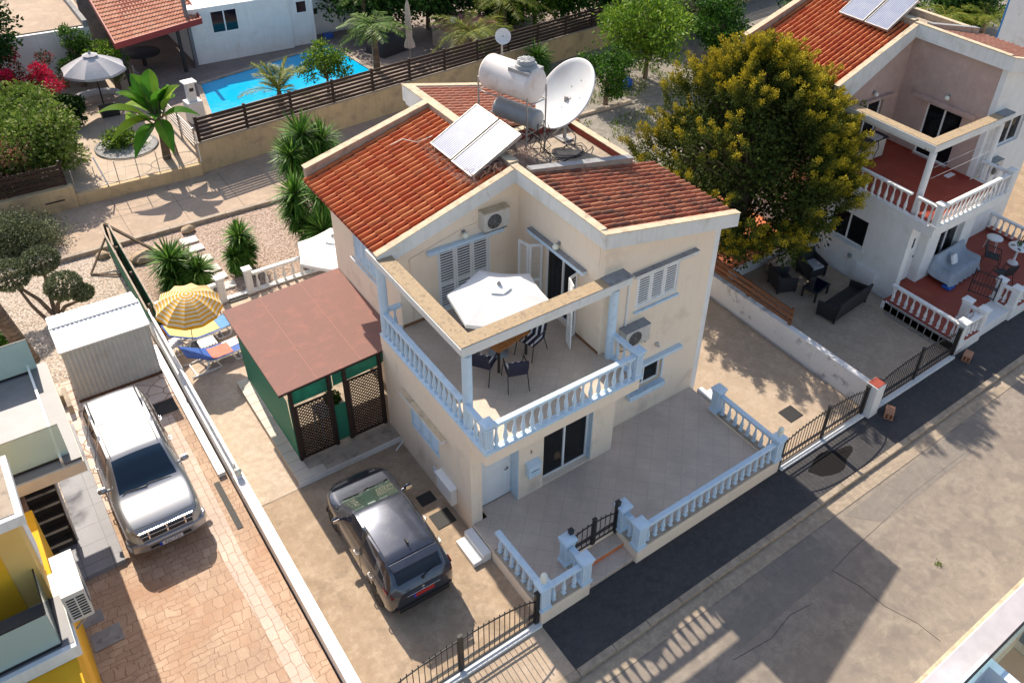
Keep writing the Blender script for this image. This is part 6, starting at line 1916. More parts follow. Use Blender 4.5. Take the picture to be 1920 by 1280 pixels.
for (x, y, r_, h_, lab) in ((22.85, -.35, .30, .50, 'small round white side table behind the dark chair'), (22.7, -1.35, .38, .70, 'larger round white table with black mats and a plant')):
    t = thing('round_table', lab, 'table', (x, y, 0), 0, 'round white terrace tables')
    m = MB(); m.lathe([(.01, h_), (r_, h_), (r_, h_ + .025), (.01, h_ + .026)], n=30); m.build('table_top', MT['white_clean'], t)
    if h_ > .6:
        m = MB(); m.lathe([(.2, 0), (.18, .04), (.05, .1), (.04, .4), (.06, h_ - .01)], n=14); m.build('pedestal', MT['white_clean'], t)
        for k in range(4):
            a = k * PI / 2 + .5; MB().obox(.22 * math.cos(a), .22 * math.sin(a), h_ + .029, .16, .09, .004, a + .6).build('place_mat', MT['black'], t)
    else:
        for k in range(3):
            a = k * 2.09; m = MB(); m.tube([(r_ * .7 * math.cos(a), r_ * .7 * math.sin(a), h_), (r_ * .95 * math.cos(a), r_ * .95 * math.sin(a), 0)], .012, 6); m.build('leg', MT['white_clean'], t)
p = MB()
for k in range(70):
    a = random.random() * 6.28; c = Vector((.1 * math.cos(a) * random.random(), .1 * math.sin(a) * random.random(), random.uniform(.02, .2))); u = Vector((random.gauss(0, 1), random.gauss(0, 1), 1)).normalized() * .045; v = u.orthogonal().normalized() * .015
    p.add([c - u, c - v, c + u, c + v], [(0, 1, 2, 3)])
tag(p.build('table_plant', MT['leafmid'], loc=(22.72, -1.33, .73)), 'small green plant in the middle of the larger round white table', 'plant')

# ------------------------------------------------------------------ yellow house at the left edge
t = thing('yellow_house', 'yellow modern house with grey roof terrace, glass railings and white trim at the left edge', 'house', (0, 0, 0))
Y_ = MT['yellow']; YP = MT['yellow_pale']
m = MB(); m.box(-16, -2.4, -.6, -8.15, 3.55, 2.75); m.build('wall', Y_, t)
m = MB(); m.box(-16, .9, 3.05, -8.2, 2.2, 5.2); m.build('wall', YP, t); MB().box(-16, .885, 3.062, -8.6, .899, 5.1).build('recess_wall', Y_, t)
MB().box(-8.199, 1.5, 3.3, -8.18, 2.1, 4.6).build('window_frame', MT['white_clean'], t)
m = MB(); m.box(-16, -.35, 2.76, -8.05, 1.45, 3.05); m.build('balcony_slab', MT['white'], t, bevel=.01)
MB().box(-15.9, -.25, 3.051, -8.09, .88, 3.06).build('balcony_floor', MT['grey_slate'], t)
m = MB(); m.box(-16, .7, 5.2, -8.04, 2.3, 5.42); m.build('roof_slab', MT['white'], t, bevel=.01); MB().box(-16, .8, 5.4205, -8.14, 2.2, 5.432).build('gravel_roof', MT['conc_tan'], t)
tile_roof('roof', t, MT['terra'], 1.1, 2.1, -8.4, 5.46, -11.5, 6.4, seed=31)
c = MB(); c.lathe([(.17, -.3), (.17, 2.75)], -8.34, .10, 0, 20, .5); c.build('column', MT['white'], t)
# roof terrace above the side entrance
m = MB(); m.box(-16, 4.02, 2.75, -7.0, 7.75, 3.05); m.build('terrace_slab', MT['tile_step'], t, bevel=.01)
m = MB(); m.box(-15.9, 4.08, 3.051, -7.41, 7.7, 3.06); m.build('terrace_floor', MT['grey_slate'], t)
m = MB(); m.box(-7.35, 4.1, 3.051, -7.02, 7.73, 3.12); m.build('terrace_kerb', pm('dark_slate', (.10, .105, .125), (.08, .085, .10), .5, 3), t)
m = MB(); m.box(-7.40, 4.2, 3.051, -7.352, 7.7, 3.20); m.build('kerb_trim', MT['white_clean'], t)
MB().box(-16, 7.4, -.6, -8.4, 7.6, 2.749).build('wall', YP, t)
for (a, b, z0, z1, mt) in (((-16, 4.35), (-7.2, 4.35), 3.06, 3.98, 'railglass'), ((-16, 7.60), (-7.2, 7.60), 3.06, 3.98, 'railglass'), ((-16, -.18), (-8.28, -.18), 3.06, 3.95, 'railglass')):
    m = MB(); m.box(a[0], a[1] - .008, z0 + .03, b[0], a[1] + .008, z1); g_ = m.build('glass_railing', MT[mt], t)
    MB().box(a[0], a[1] - .03, z0, b[0], a[1] + .03, z0 + .05).build('rail_channel', MT['blacktrim'], g_)
    MB().box(a[0], a[1] - .012, z1, b[0], a[1] + .012, z1 + .012).build('rail_edge', MT['blacktrim'], g_)
m = MB(); m.box(-8.288, -.17, 3.09, -8.272, .88, 3.95); g_ = m.build('glass_railing', MT['railglass'], t)
MB().box(-8.30, -.17, 3.06, -8.26, .88, 3.09).build('rail_channel', MT['blacktrim'], g_)
MB().box(-8.292, -.17, 3.951, -8.268, .88, 3.963).build('rail_edge', MT['blacktrim'], g_)
MB().box(-9.68, 7.55, 3.06, -9.3, 7.61, 4.4).build('wall_pier', MT['white'], t)
u = ac_unit('air_conditioner', 'white air conditioner box fixed outside the yellow house balcony', (-8.04, .15, 3.02), R(90), 1.0, .72, .36, MT['galv'], MT['ac'])
for cc in (0, 1):
    m = MB()
    for k in range(8): m.box(-.008, -.33 + cc * .155, .10 + k * .07, -.0015, -.20 + cc * .155, .135 + k * .07, .3)
    m.build('louvre', MT['rubber'], u)
tag(MB().box(-8.14, 3.9, -.6, -6.98, 5.35, -.17).build('entrance_landing', MT['grey_walk'], bevel=.006), kind='structure')
tag(MB().box(-7.72, 5.351, -.6, -6.98, 9.2, -.20).build('side_walkway', MT['grey_walk'], bevel=.006), kind='structure')
t = thing('outside_stair', 'dark outside stair with white metal railing beside the yellow house', 'stair', (0, 0, 0))
for k in range(7):
    MB().box(-8.4, 5.0 + k * .27, -.2 + k * .17, -7.75, 5.27 + k * .27, -.03 + k * .17).build('step', MT['interior'], t)
m = MB(); a = Vector((-7.72, 4.95, .75)); b = Vector((-7.72, 7.1, 2.0))
m.tube([a, b], .025, 6); m.tube([a - Vector((0, 0, .8)), a], .02, 6); m.tube([a + Vector((0, 0, -.75)), b + Vector((0, 0, -.75))], .02, 6)
for k in range(1, 14): p = a + (b - a) * k / 14; m.tube([p, p - Vector((0, 0, .75))], .012, 5)
m.build('railing', MT['rail_cream'], t)

# ------------------------------------------------------------------ house across the street (bottom right corner)
t = thing('glass_balcony_house', 'corner of a white building with glass railings across the street', 'house', (0, 0, 0))
WW = MT['white']
m = MB(); m.box(3.0, -14.5, -.6, 3.3, -9.37, 2.15); m.box(3.3, -9.6, -.6, 16, -9.36, .8); m.build('wall', WW, t)
m = MB(); m.box(3.3, -14.5, 2.0, 16, -9.36, 2.1999); m.build('balcony_slab', WW, t, bevel=.01)
MB().box(3.32, -14.4, 2.2, 15.9, -9.38, 2.205).build('slab_edge', MT['grey_slate'] if False else pm('lavender_screed', (.46, .43, .46), None, .8), t)
MB().box(3.35, -14.4, 2.206, 15.9, -9.95, 2.212).build('balcony_floor', pm('sandy_tile', (.40, .25, .17), (.36, .22, .15), .7, 2), t)
m = MB(); m.box(4.75, -14.4, 2.213, 4.93, -10.06, 3.05); m.box(3.35, -10.06, 2.213, 4.93, -9.88, 3.05); m.build('inner_wall', MT['blue'], t); MB().box(3.35, -14.4, 2.213, 4.74, -10.07, 2.5).build('sunken_floor', MT['orange_wood'], t)
m = MB(); m.box(3.4, -10.02, 2.22, 6.2, -10.0, 3.3); m.box(6.18, -14, 2.22, 6.2, -10.02, 3.3); m.build('glass_railing', MT['clearglass'], t)
m = MB(); m.box(3.4, -10.03, 3.301, 6.2, -9.99, 3.33); m.box(6.17, -14, 3.301, 6.21, -10.03, 3.33); m.build('rail_edge', MT['blacktrim'], t)
m = MB(); m.box(6.4, -14, 2.213, 6.5, -10.0, 2.6); m.build('kerb', MT['ceiling_red'], t)
t = thing('boundary_wall', 'low peeling boundary wall across the street in the bottom right corner', 'wall', (0, 0, 0))
m = MB(); m.bar((3.2, -9.12, -.05), (30, -9.12, -.05), .16, 1.1); m.build('wall', MT['white'], t)
m = MB(); m.bar((3.2, -9.12, .525), (30, -9.12, .525), .22, .05); m.build('coping', MT['cap_pale'], t)
m = MB()
for k in range(6): m.bar((9.6 + k * .9, -9.3, .7), (9.6 + k * .9, -12, .7), .12, .1)
m.build('timber_grid', MT['timber'], t)
m = MB(); m.box(2.6, -9.3, -.5, 2.95, -8.95, .55); tag(m.build('gate_pier', MT['conc_tan'], bevel=.02), 'small tan gate pier at the bottom edge of the street', 'pier')

# ------------------------------------------------------------------ gardens beyond the lane
def wline(x): return 21.4 + (x - .4) * .1285
t = thing('garden_wall', 'long sand coloured wall under the dark timber fence of the pool garden', 'wall', (0, 0, 0), group='sand coloured garden walls')
m = MB(); m.bar((.3, wline(.3), .30), (70, wline(70), .30), .22, 1.4); m.build('wall', MT['plaster'], t)
m = MB(); m.bar((.28, wline(.28) - .01, 1.02), (70, wline(70) - .01, 1.02), .28, .04); m.build('coping', MT['conc_tan'], t)
t = thing('timber_fence', 'dark timber slat fence on the wall in front of the pool', 'fence', (0, 0, 0))
zs_ = [1.06 + i * .175 for i in range(6)]
ang = math.atan(.1285)
for i, zz in enumerate(zs_):
    m = MB(); m.bar((.45, wline(.45) - .06, zz + .065), (60, wline(60) - .06, zz + .065), .03, .125 if i != 3 else .11, .2 + .6 * random.random()); m.build('slat', MT['timber'], t)
for k in range(30):
    x = .5 + k * 2.0; MB().obox(x, wline(x), 1.56, .10, .09, 1.08, ang).build('post', MT['timber'], t)
t = thing('garden_wall', 'lower sand coloured wall under the wire fence of the banana garden', 'wall', (0, 0, 0), group='sand coloured garden walls')
m = MB(); m.box(-4.25, 21.1, -.6, .29, 21.32, .20); m.build('wall', MT['plaster'], t, bevel=.015)
t = thing('garden_wall', 'sand coloured wall with a dark slot beside the bushy hedge', 'wall', (0, 0, 0), group='sand coloured garden walls')
m = MB(); m.box(-14, 21.05, -.6, -4.26, 21.3, .62); m.build('wall', MT['plaster'], t, bevel=.015)
MB().box(-5.3, 21.045, .12, -4.65, 21.049, .18).build('slot', MT['blacktrim'], t)
t = thing('wire_fence', 'thin white metal fence with curved wire on the low garden wall', 'fence', (0, 0, 0))
m = MB()
for x in [-4.2 + .74 * k for k in range(7)]: m.tube([(x, 21.2, .2), (x, 21.2, 1.15)], .016, 5)
m.tube([(-4.2, 21.2, .28), (.25, 21.2, .28)], .012, 5)
for cx, cz, rr in ((-2.4, .55, .62), (-.6, .6, .6)): m.tube([(cx + 1.5 * rr * math.cos(a), 21.2, cz + .45 * rr * math.sin(a)) for a in [i * 2 * PI / 28 for i in range(29)]], .010, 4)
m.build('wires', MT['galv'], t)
MB().tube([(.35, 21.3, .2), (.35, 21.3, 1.4)], .03, 6).build('post', MT['white_clean'], t); MB().tube([(-3.1, 21.25, .2), (-3.3, 21.6, 1.3)], .03, 6).build('post', MT['white_clean'], t)
t = thing('boundary_railing', 'pale metal railing between the banana garden and the pool', 'railing', (0, 0, 0))
m = MB()
for k in range(6): m.bar((.45, 21.9, .5 + k * .16), (.15, 29.6, .5 + k * .16), .025, .04)
m.build('rails', MT['galv'], t)
for k in range(5): MB().box(.42 - k * .07, 21.9 + k * 1.9, .2, .48 - k * .07, 21.96 + k * 1.9, 1.42).build('post', MT['galv'], t)
t = thing('timber_fence', 'dark timber fence below the flowering hedge at the left edge', 'fence', (0, 0, 0))
for k in range(5): MB().bar((-14, 21.25, .72 + k * .17), (-4.4, 21.25, .72 + k * .17), .03, .13).build('slat', MT['timber'], t)
for x in (-13, -10.5, -8, -6.3, -4.5): MB().box(x, 21.27, .5, x + .08, 21.35, 1.6).build('post', MT['timber'], t)
# white house with pool
t = thing('white_house', 'white house behind the pool with two dark windows', 'house', (0, 0, 0))
m = MB(); m.box(3.3, 31.0, -.3, 8.2, 38, 3.0); m.box(8.2, 31.15, -.3, 9.5, 38, 2.9); m.box(9.5, 32.2, -.3, 13.2, 38, 3.0); m.build('wall', MT['white'], t)
def flatwin(owner, x0, x1, y, z0, z1, n=2):
    m = MB(); m.box(x0 - .06, y - .06, z0 - .06, x1 + .06, y - .001, z0); m.box(x0 - .06, y - .05, z1, x1 + .06, y - .001, z1 + .05); m.box(x0 - .06, y - .05, z0, x0, y - .001, z1); m.box(x1, y - .05, z0, x1 + .06, y - .001, z1)
    for i in range(1, n): xx = x0 + (x1 - x0) * i / n; m.box(xx - .03, y - .045, z0, xx + .03, y - .001, z1)
    f = m.build('window', MT['white_clean'], owner)
    MB().box(x0, y - .02, z0, x1, y - .005, z1).build('pane', MT['carglass'], f)
flatwin(t, 4.35, 5.55, 31.0, 1.75, 2.75); flatwin(t, 8.62, 9.12, 31.15, 2.0, 2.55, 1)
m = MB(); m.box(9.9, 32.16, 1.4, 10.1, 32.199, 1.7); m.build('outlet_box', MT['black'], t)
t = thing('tiled_canopy', 'open sided canopy with brown tiled roof and red edge beside the white house', 'canopy', (0, 0, 0))
m = MB(); m.extr([(-.3, 29.3, 2.55), (3.75, 30.6, 2.60), (3.6, 38.0, 5.0), (-.3, 38.0, 5.0)], (0, 0, -.12)); m.build('roof_deck', MT['ceiling_red'], t)
m = MB()
rnd = random.Random(4)
for i in range(30):      # flat tile rows stepping up the slope
    for j in range(26):
        x0 = -.3 + j * .155; f = (x0 + .3) / 4.05
        ys0 = 29.28 + 1.32 * f; yy0 = ys0 + i * (38 - ys0) / 30; yy1 = ys0 + (i + 1) * (38 - ys0) / 30 + .04
        z0 = 2.56 + (yy0 - ys0) / (38 - ys0) * 2.44 + .05; z1 = 2.56 + (yy1 - ys0) / (38 - ys0) * 2.44 + .02
        m.add([(x0, yy0, z0), (x0 + .075, yy0, z0 + .045), (x0 + .15, yy0, z0), (x0, yy1, z1), (x0 + .075, yy1, z1 + .035), (x0 + .15, yy1, z1)], [(0, 1, 4, 3), (1, 2, 5, 4)], rnd.random(), False)
m.build('roof', MT['terra_pale'], t)
m = MB(); m.bar((-.35, 29.22, 2.52), (3.8, 30.55, 2.57), .06, .28); m.bar((-.33, 29.2, 2.53), (-.33, 38, 4.98), .06, .25); m.bar((3.78, 30.6, 2.57), (3.65, 38, 4.98), .06, .25); m.build('fascia', pm('red_fascia', (.32, .04, .035), None, .6), t)
for x, y in ((-.1, 29.5), (2.6, 30.5)): MB().box(x - .07, y - .07, .2, x + .07, y + .07, 2.5).build('post', MT['wicker'], t)
m = MB(); m.box(3.15, 30.75, .28, 3.29, 30.99, 4.2); m.build('side_curtain', MT['blue'] if False else MT['grey_slate'], t)
m = MB(); m.lathe([(.01, .9), (.8, .9), (.8, .96), (.01, .97)], 1.2, 32.2, 0, 24); m.lathe([(.1, .28), (.08, .9)], 1.2, 32.2, 0, 10); tag(m.build('patio_table', MT['wicker']), 'round dark table in the shade under the tiled canopy', 'table')
MB().box(-.3, 37.0, .0, 3.3, 37.2, 4.7).build('back_wall', MT['conc_grey'], t)
t = thing('flat_roof_house', 'flat roofed white building behind the bougainvillea', 'building', (0, 0, 0))
m = MB(); m.box(-9, 32.2, -.3, -.75, 38, 2.55); m.build('wall', MT['white'], t); m = MB(); m.box(-8.8, 32.4, 2.551, -.95, 37.8, 2.6); m.build('roof', MT['lane'], t)
m = MB(); m.box(-.95, 32.2, 2.551, -.75, 38, 2.85); m.box(-9, 37.8, 2.551, -.951, 38, 2.85); m.build('parapet', MT['conc_grey'], t)
t = thing('barbecue_chimney', 'small white rendered barbecue chimney at the pool corner', 'chimney', (1.35, 24.95, .28), .12)
MB().box(-.32, -.28, 0, .32, .28, .95).build('body', MT['white'], t, bevel=.02); MB().box(-.17, -.15, .951, .17, .15, 1.75).build('flue', MT['white'], t, bevel=.01); MB().box(-.27, -.24, 1.751, .27, .24, 1.82).build('cap', MT['white_clean'], t, bevel=.01)
MB().box(-.09, -.157, 1.4, .09, -.151, 1.55).build('smoke_opening', MT['black'], t)
t = thing('covered_furniture', 'black covered garden furniture beside the folded cream parasol', 'garden furniture', (12.3, 28.4, .28), .3)
m = MB(); vs = []
for i in range(15):
    for j in range(11):
        x = -1.1 + 2.2 * i / 14; y = -.75 + 1.5 * j / 10; e = min(1, (1.1 - abs(x)) / .25, (.75 - abs(y)) / .22); vs.append((x, y, max(0, e) ** .5 * (.72 + .1 * math.sin(x * 4 + y * 3))))
m.add(vs, [(i * 11 + j, (i + 1) * 11 + j, (i + 1) * 11 + j + 1, i * 11 + j + 1) for i in range(14) for j in range(10)], .5, True); m.build('cover', MT['wicker'], t)
t = thing('pump_house', 'small stone shed with a faded pink roof near the dark timber fence', 'shed', (16.2, 27.2, .28), .15)
m = MB(); m.box(-1.5, -.9, 0, 1.5, .9, 1.1); m.build('wall', MT['conc_tan'], t); m = MB(); m.extr([(-1.6, -1.0, 1.11), (1.6, -1.0, 1.11), (0, -1.0, 1.5)], (0, 2.0, 0)); m.build('roof', MT['pink_roof'], t)
MB().box(-.9, -.2, 1.35, -.7, .1, 1.6).build('vent', MT['white_clean'], t)
t = thing('white_building', 'bare white gable wall with a blue strip at the top right corner', 'building', (41.5, 6.0, 0), .0)
m = MB(); m.box(-4, -6, -.5, 5, 3, 6.6); m.build('wall', MT['white'], t); MB().box(-4.0, 3.002, 0, -3.2, 3.1, 6.4).build('blue_strip', pm('bright_blue', (.03, .22, .55), None, .6), t)
m = MB(); m.box(20.7, 19.1, -.3, 21.3, 19.6, .1); tag(m.build('blue_crate', MT['cloth_ibiscus'], bevel=.02), 'blue crate lying by the leafy fruit tree', 'crate')
tag(MB().box(10.0, 31.3, .28, 10.5, 31.6, .55).build('blue_pool_box', MT['cloth_ibiscus'], bevel=.02), 'small blue box on the pool deck by the white house', 'box')
# garden seats under the grey parasol
t = thing('curved_bench', 'grey curved garden bench under the grey parasol', 'bench', (-1.7, 28.6, .18))
m = MB(); m.tube([(.95 * math.cos(a), .7 * math.sin(a), .42) for a in [PI * .1 + i * PI * 1.1 / 10 for i in range(11)]], .16, 8); m.build('seat', MT['fabric_grey'], t)
m = MB(); m.box(-.35, -.75, 0, .35, -.15, .38); tag(m.build('garden_table', MT['wicker'], loc=(-1.5, 28.1, .18)), 'low dark garden table under the grey parasol', 'table')
m = MB(); m.lathe([(1.15, .02), (1.2, .04), (1.12, .05)], n=36, closed=False); m.lathe([(.01, .012), (1.12, .02)], n=36, closed=False)
tag(m.build('garden_pond', MT['conc_grey'], loc=(-1.7, 24.2, .18)), 'round stone edged bed in the paving near the banana plant', 'pond')
m = MB(); m.lathe([(.6, .03), (.01, .05)], n=24, closed=False); tag(m.build('pond_liner', MT['black'], loc=(-1.2, 24.6, .18)), 'black round cover inside the stone edged bed', 'cover')
# ------------------------------------------------------------------ plants
RV = random.Random(11)


def rv(s=1): return Vector((RV.gauss(0, 1), RV.gauss(0, 1), RV.gauss(0, 1))).normalized() * s


def leaf(m, c, d, n, L_, W, tone):
    """diamond leaf at c pointing along d with normal n"""
    s = d.cross(n)
    if s.length < 1e-4: s = d.orthogonal()
    s.normalize()
    m.v += [tuple(c), tuple(c + d * L_ * .45 + s * W * .5), tuple(c + d * L_), tuple(c + d * L_ * .45 - s * W * .5)]
    o = len(m.v) - 4; m.f.append([o, o + 1, o + 2, o + 3]); m.c.append(tone); m.s.append(False); m.m.append(0)


def clump(m, c, r, n, L_, W, sq=(1, 1, 1), tone=(0, 1), shell=.5):
    for _ in range(n):
        d = rv(); f = shell + (1 - shell) * RV.random()
        p = Vector((d.x * r * sq[0] * f, d.y * r * sq[1] * f, d.z * r * sq[2] * f)) + c
        dd = (d * .8 + rv(.8)).normalized()
        leaf(m, p, dd, rv(), L_ * RV.uniform(.7, 1.25), W * RV.uniform(.7, 1.2), tone[0] + (tone[1] - tone[0]) * RV.random())


def limbs(m, base, tips, r0, r1=.02, bend=.3):
    for tp in tips:
        b = Vector(base); t_ = Vector(tp); mid = (b + t_) / 2 + Vector((RV.gauss(0, bend), RV.gauss(0, bend), bend * .5))
        q = b * .6 + mid * .4
        m.tube([b, q, mid, t_], [r0, r0 * .75, r0 * .5, r1], 7)


def bush(name, label, cat, c, r, mat, n=1400, lobes=9, L_=.12, W=.05, sq=(1, 1, .8), group=None, tone=(0, 1), trunk=None, spread=.6, rl=.5):
    t = thing(name, label, cat, c, 0, group)
    cr = MB(); tips = []
    for k in range(lobes):
        d = rv(); d.z = abs(d.z) * .9 + .1 if trunk is None else d.z
        p = Vector((d.x * r * sq[0], d.y * r * sq[1], d.z * r * sq[2])) * spread * RV.uniform(.6, 1.1)
        if trunk: p.z += trunk + r * sq[2] * .6
        else: p.z = max(p.z, .12 * r)
        tips.append(p)
        clump(cr, p, r * rl * RV.uniform(.75, 1.15), n // lobes, L_, W, (1, 1, .85), tone, .35)
    cr.build('crown' if trunk else 'foliage', mat, t)
    tr = MB(); limbs(tr, (0, 0, 0), tips[:7], .05 if trunk is None else max(.05, r * .07), .012, .08 * r)
    tr.build('trunk' if trunk else 'stems', MT['trunk'], t)
    return t


# --- big golden cypress
t = thing('golden_cypress', 'big golden green conifer growing between the two villas', 'tree', (14.15, 4.9, -.1))
tr = MB(); tips = []
cr = MB()
NT = 1080
H_ = 7.5
boughs = [(RV.random() * 2 * PI, ((i + .5) / 60) ** .8, RV.uniform(.80, 1.10)) for i in range(60)]
for k in range(NT):
    ba, bh, bs = boughs[k % 60]
    a = ba + RV.gauss(0, .24); h_ = min(1, max(0, bh + RV.gauss(0, .05)))
    z = 1.3 + h_ * (H_ - 1.3)
    env = (3.9 * (1 - abs((h_ - .36) / .64) ** 2.1)) if h_ > .36 else 3.9 * (.60 + .40 * h_ / .36)
    env *= bs * (1 + .08 * math.sin(a * 3 + 1))
    rr = env * (.72 + .28 * RV.random() ** .6)
    p = Vector((rr * math.cos(a), rr * math.sin(a) * .95, z))
    out = Vector((math.cos(a), math.sin(a), .55 + .9 * h_ + RV.uniform(-.2, .3))).normalized()
    pl = RV.uniform(.45, .90)
    if k % 5 == 0: tips.append(p)
    # a plume: a curved chain of tufts, green inside, golden at the growing tip
    bend = rv(.25); gold = RV.random() < .92
    for s in range(8):
        f = s / 7; q = p + out * pl * f + bend * f * f
        rad = .17 * (1 - .45 * f) + .03
        for _ in range(40):
            d = (out * (.6 + .8 * f) + rv(1.0)).normalized()
            tone = RV.uniform(0, .45) + (.64 * max(0, f - .38) / .62 if gold else .2 * f) + (.08 if RV.random() < .1 else 0)
            leaf(cr, q + rv(rad * RV.random() ** .5), d, rv(), RV.uniform(.055, .10), RV.uniform(.03, .048), min(1, tone))
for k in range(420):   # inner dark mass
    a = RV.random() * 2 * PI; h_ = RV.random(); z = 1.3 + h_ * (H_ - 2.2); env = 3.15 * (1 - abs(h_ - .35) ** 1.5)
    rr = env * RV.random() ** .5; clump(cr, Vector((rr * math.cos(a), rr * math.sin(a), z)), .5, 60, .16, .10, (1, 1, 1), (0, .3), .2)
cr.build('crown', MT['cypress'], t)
tr.tube([(0, 0, -.3), (.1, .05, 1.5), (0, 0, 3.6), (.1, -.1, 6.2)], [.26, .20, .15, .05], 10)
for q in tips: tr.tube([(0, 0, max(.8, q.z * .55)), (q.x * .5, q.y * .5, q.z * .8), tuple(q)], [.07, .045, .015], 6)
tr.build('trunk', MT['trunk'], t)


def yucca_head(m, c, r, n=95, up=.25, w=.062):
    for _ in range(n):
        d = rv(); d.z = d.z * .8 + up; d.normalize()
        L_ = r * RV.uniform(.75, 1.1); s = d.cross(Vector((0, 0, 1)))
        if s.length < .1: s = d.orthogonal()
        s.normalize(); droop = Vector((0, 0, -1)) * L_ * .12 * (1 - max(0, d.z))
        a = c + d * .04; b = c + d * L_ * .5 + Vector((0, 0, .02)); e = c + d * L_ + droop
        tone = RV.random(); o = len(m.v)
        m.v += [tuple(a - s * w * .4), tuple(a + s * w * .4), tuple(b + s * w * .5), tuple(b - s * w * .5), tuple(e)]
        for f_ in ([o, o + 1, o + 2, o + 3], [o + 3, o + 2, o + 4]): m.f.append(f_); m.c.append(tone); m.s.append(False); m.m.append(0)


def yucca(label, loc, heads, group='yuccas in the gravel garden'):
    t = thing('yucca', label, 'yucca', loc, 0, group)
    tr = MB(); cr = MB()
    for (x, y, z, r) in heads:
        tr.tube([(0, 0, -.1), (x * .5, y * .5, z * .5), (x, y, z)], [.10, .08, .06], 8)
        yucca_head(cr, Vector((x, y, z)), r, 190)
        yucca_head(cr, Vector((x, y, z - .22)), r * .9, 110, -.45)
        yucca_head(cr, Vector((x, y, z - .5)), r * .7, 60, -.6)
    tr.build('trunk', MT['palmtrunk'], t); cr.build('leaves', MT['yucca'], t)


yucca('double headed yucca between the green screen and the stepping stones', (-2.75, 14.1, -.3), [(-.05, .2, .95, .95), (.62, -.3, .55, .75), (-.1, -.15, .5, .75), (.3, .15, .65, .8)])
yucca('yucca standing behind the right end of the white garden balustrade', (-.55, 14.0, -.3), [(0, .1, 1.2, .72), (-.38, -.25, .75, .52), (.1, -.1, .8, .5)])
yucca('tall yucca cluster against the rear corner of the cream villa', (1.75, 12.9, -.3), [(-.25, 1.0, 2.35, .95), (.35, .2, 2.5, .9), (.0, -.5, 1.5, .9), (.6, .5, 1.7, .8), (-.1, .5, 1.2, .8), (.2, -.3, .8, .8), (-.4, .9, 1.7, .7)])
yucca('tall many headed yucca behind the tiled roof corner', (3.1, 16.2, -.3), [(0, .9, 2.8, 1.1), (-.7, .3, 2.4, .95), (.6, .5, 2.6, 1.0), (.2, -.2, 2.0, .95), (-.3, 1.1, 2.2, .9), (0, .2, 1.4, .9), (.4, .5, 1.7, .9)])


def frond(m, base, d, L_, droop, nl, ll, w=.022, tone=(0, 1), rach=None):
    d = Vector(d).normalized(); pts = []
    for i in range(13):
        f = i / 12; pts.append(base + d * L_ * f + Vector((0, 0, -1)) * droop * L_ * f * f)
    if rach: rach.tube(pts, [.018 * (1 - .8 * i / 12) + .003 for i in range(13)], 4)
    for i in range(nl):
        f = .12 + .86 * i / nl; k = f * 12; j = min(11, int(k)); p = pts[j].lerp(pts[j + 1], k - j); tg = (pts[j + 1] - pts[j]).normalized()
        sd = tg.cross(Vector((0, 0, 1)));
        if sd.length < .05: sd = tg.orthogonal()
        sd.normalize(); l_ = ll * (math.sin(PI * min(1, f * .85 + .1)) * .75 + .25)
        for s in (-1, 1):
            q = (sd * s * .85 + tg * .65 + Vector((0, 0, RV.uniform(-.45, .05)))).normalized()
            leaf(m, p, q, Vector((0, 0, 1)), l_ * RV.uniform(.85, 1.1), w, tone[0] + (tone[1] - tone[0]) * RV.random())


def palm(label, loc, trunk_h, n, L_, mat, lean=(0, 0), droop=.45, ll=.42, group='palms', tr_r=.14, up=.5, w=.03, tone=(0, 1), nl=34):
    t = thing('palm_tree', label, 'palm', loc, 0, group)
    tr = MB(); top = Vector((lean[0], lean[1], trunk_h))
    if trunk_h > .1:
        k = max(4, int(trunk_h / .12)); 
        for i in range(k):
            f = i / k; p = top * f; tr.lathe([(tr_r * (1.12 - .3 * f), 0), (tr_r * (.95 - .3 * f), trunk_h / k * .95)], p.x, p.y, p.z - .02, 12)
    tr.tube([top - Vector((0, 0, .1)), top + Vector((0, 0, .15))], [tr_r * .9, tr_r * .6], 8)
    cr = MB(); rc = MB()
    for i in range(n):
        a = i * 2.399 + RV.uniform(-.2, .2); e = up * (1 - i / n) * 1.5 - .1 + RV.uniform(-.1, .1)
        frond(cr, top + Vector((0, 0, .1)), (math.cos(a), math.sin(a), e + .25), L_ * RV.uniform(.85, 1.1), droop * RV.uniform(.7, 1.3), nl, ll, w, tone, rc)
    tr.build('trunk', MT['palmtrunk'], t); cr.build('fronds', mat, t); rc.build('frond_stems', mat, t)
    return t


GP = 'palms beyond the lane'
palm('short yellow green palm at the near edge of the pool', (4.95, 24.55, .28), .6, 20, 2.1, MT['palm'], droop=.42, ll=.5, group=GP, up=2.3, nl=44, tone=(.2, 1))
palm('palm with a shaggy trunk standing at the right end of the pool', (10.45, 26.1, .28), 2.2, 18, 2.0, MT['palm_green'], droop=.55, ll=.5, group=GP, tr_r=.17, tone=(.1, 1))
palm('low spreading palm between the pink roofed shed and the water tank', (15.4, 25.2, .28), 1.3, 20, 2.6, MT['palm'], droop=.5, ll=.55, group=GP, tone=(.2, 1))
palm('yellowing palm behind the big satellite dish', (18.6, 27.0, .28), 2.0, 22, 2.8, MT['palm'], droop=.5, ll=.6, group=GP, tone=(.15, .95))
palm('tall palm at the top edge behind the folded parasol', (12.0, 30.5, .28), 2.4, 16, 2.2, MT['palm_green'], droop=.5, ll=.5, group=GP)
palm('palm in the garden at the top right behind the white villa', (42.0, 14.6, -.3), 1.6, 18, 2.6, MT['palm'], droop=.55, ll=.5, group=GP, tone=(.2, 1))
palm('second palm at the top right corner near the blue strip', (44.3, 13.2, -.3), 1.6, 18, 2.4, MT['palm'], droop=.55, ll=.5, group=GP, tone=(.2, 1))
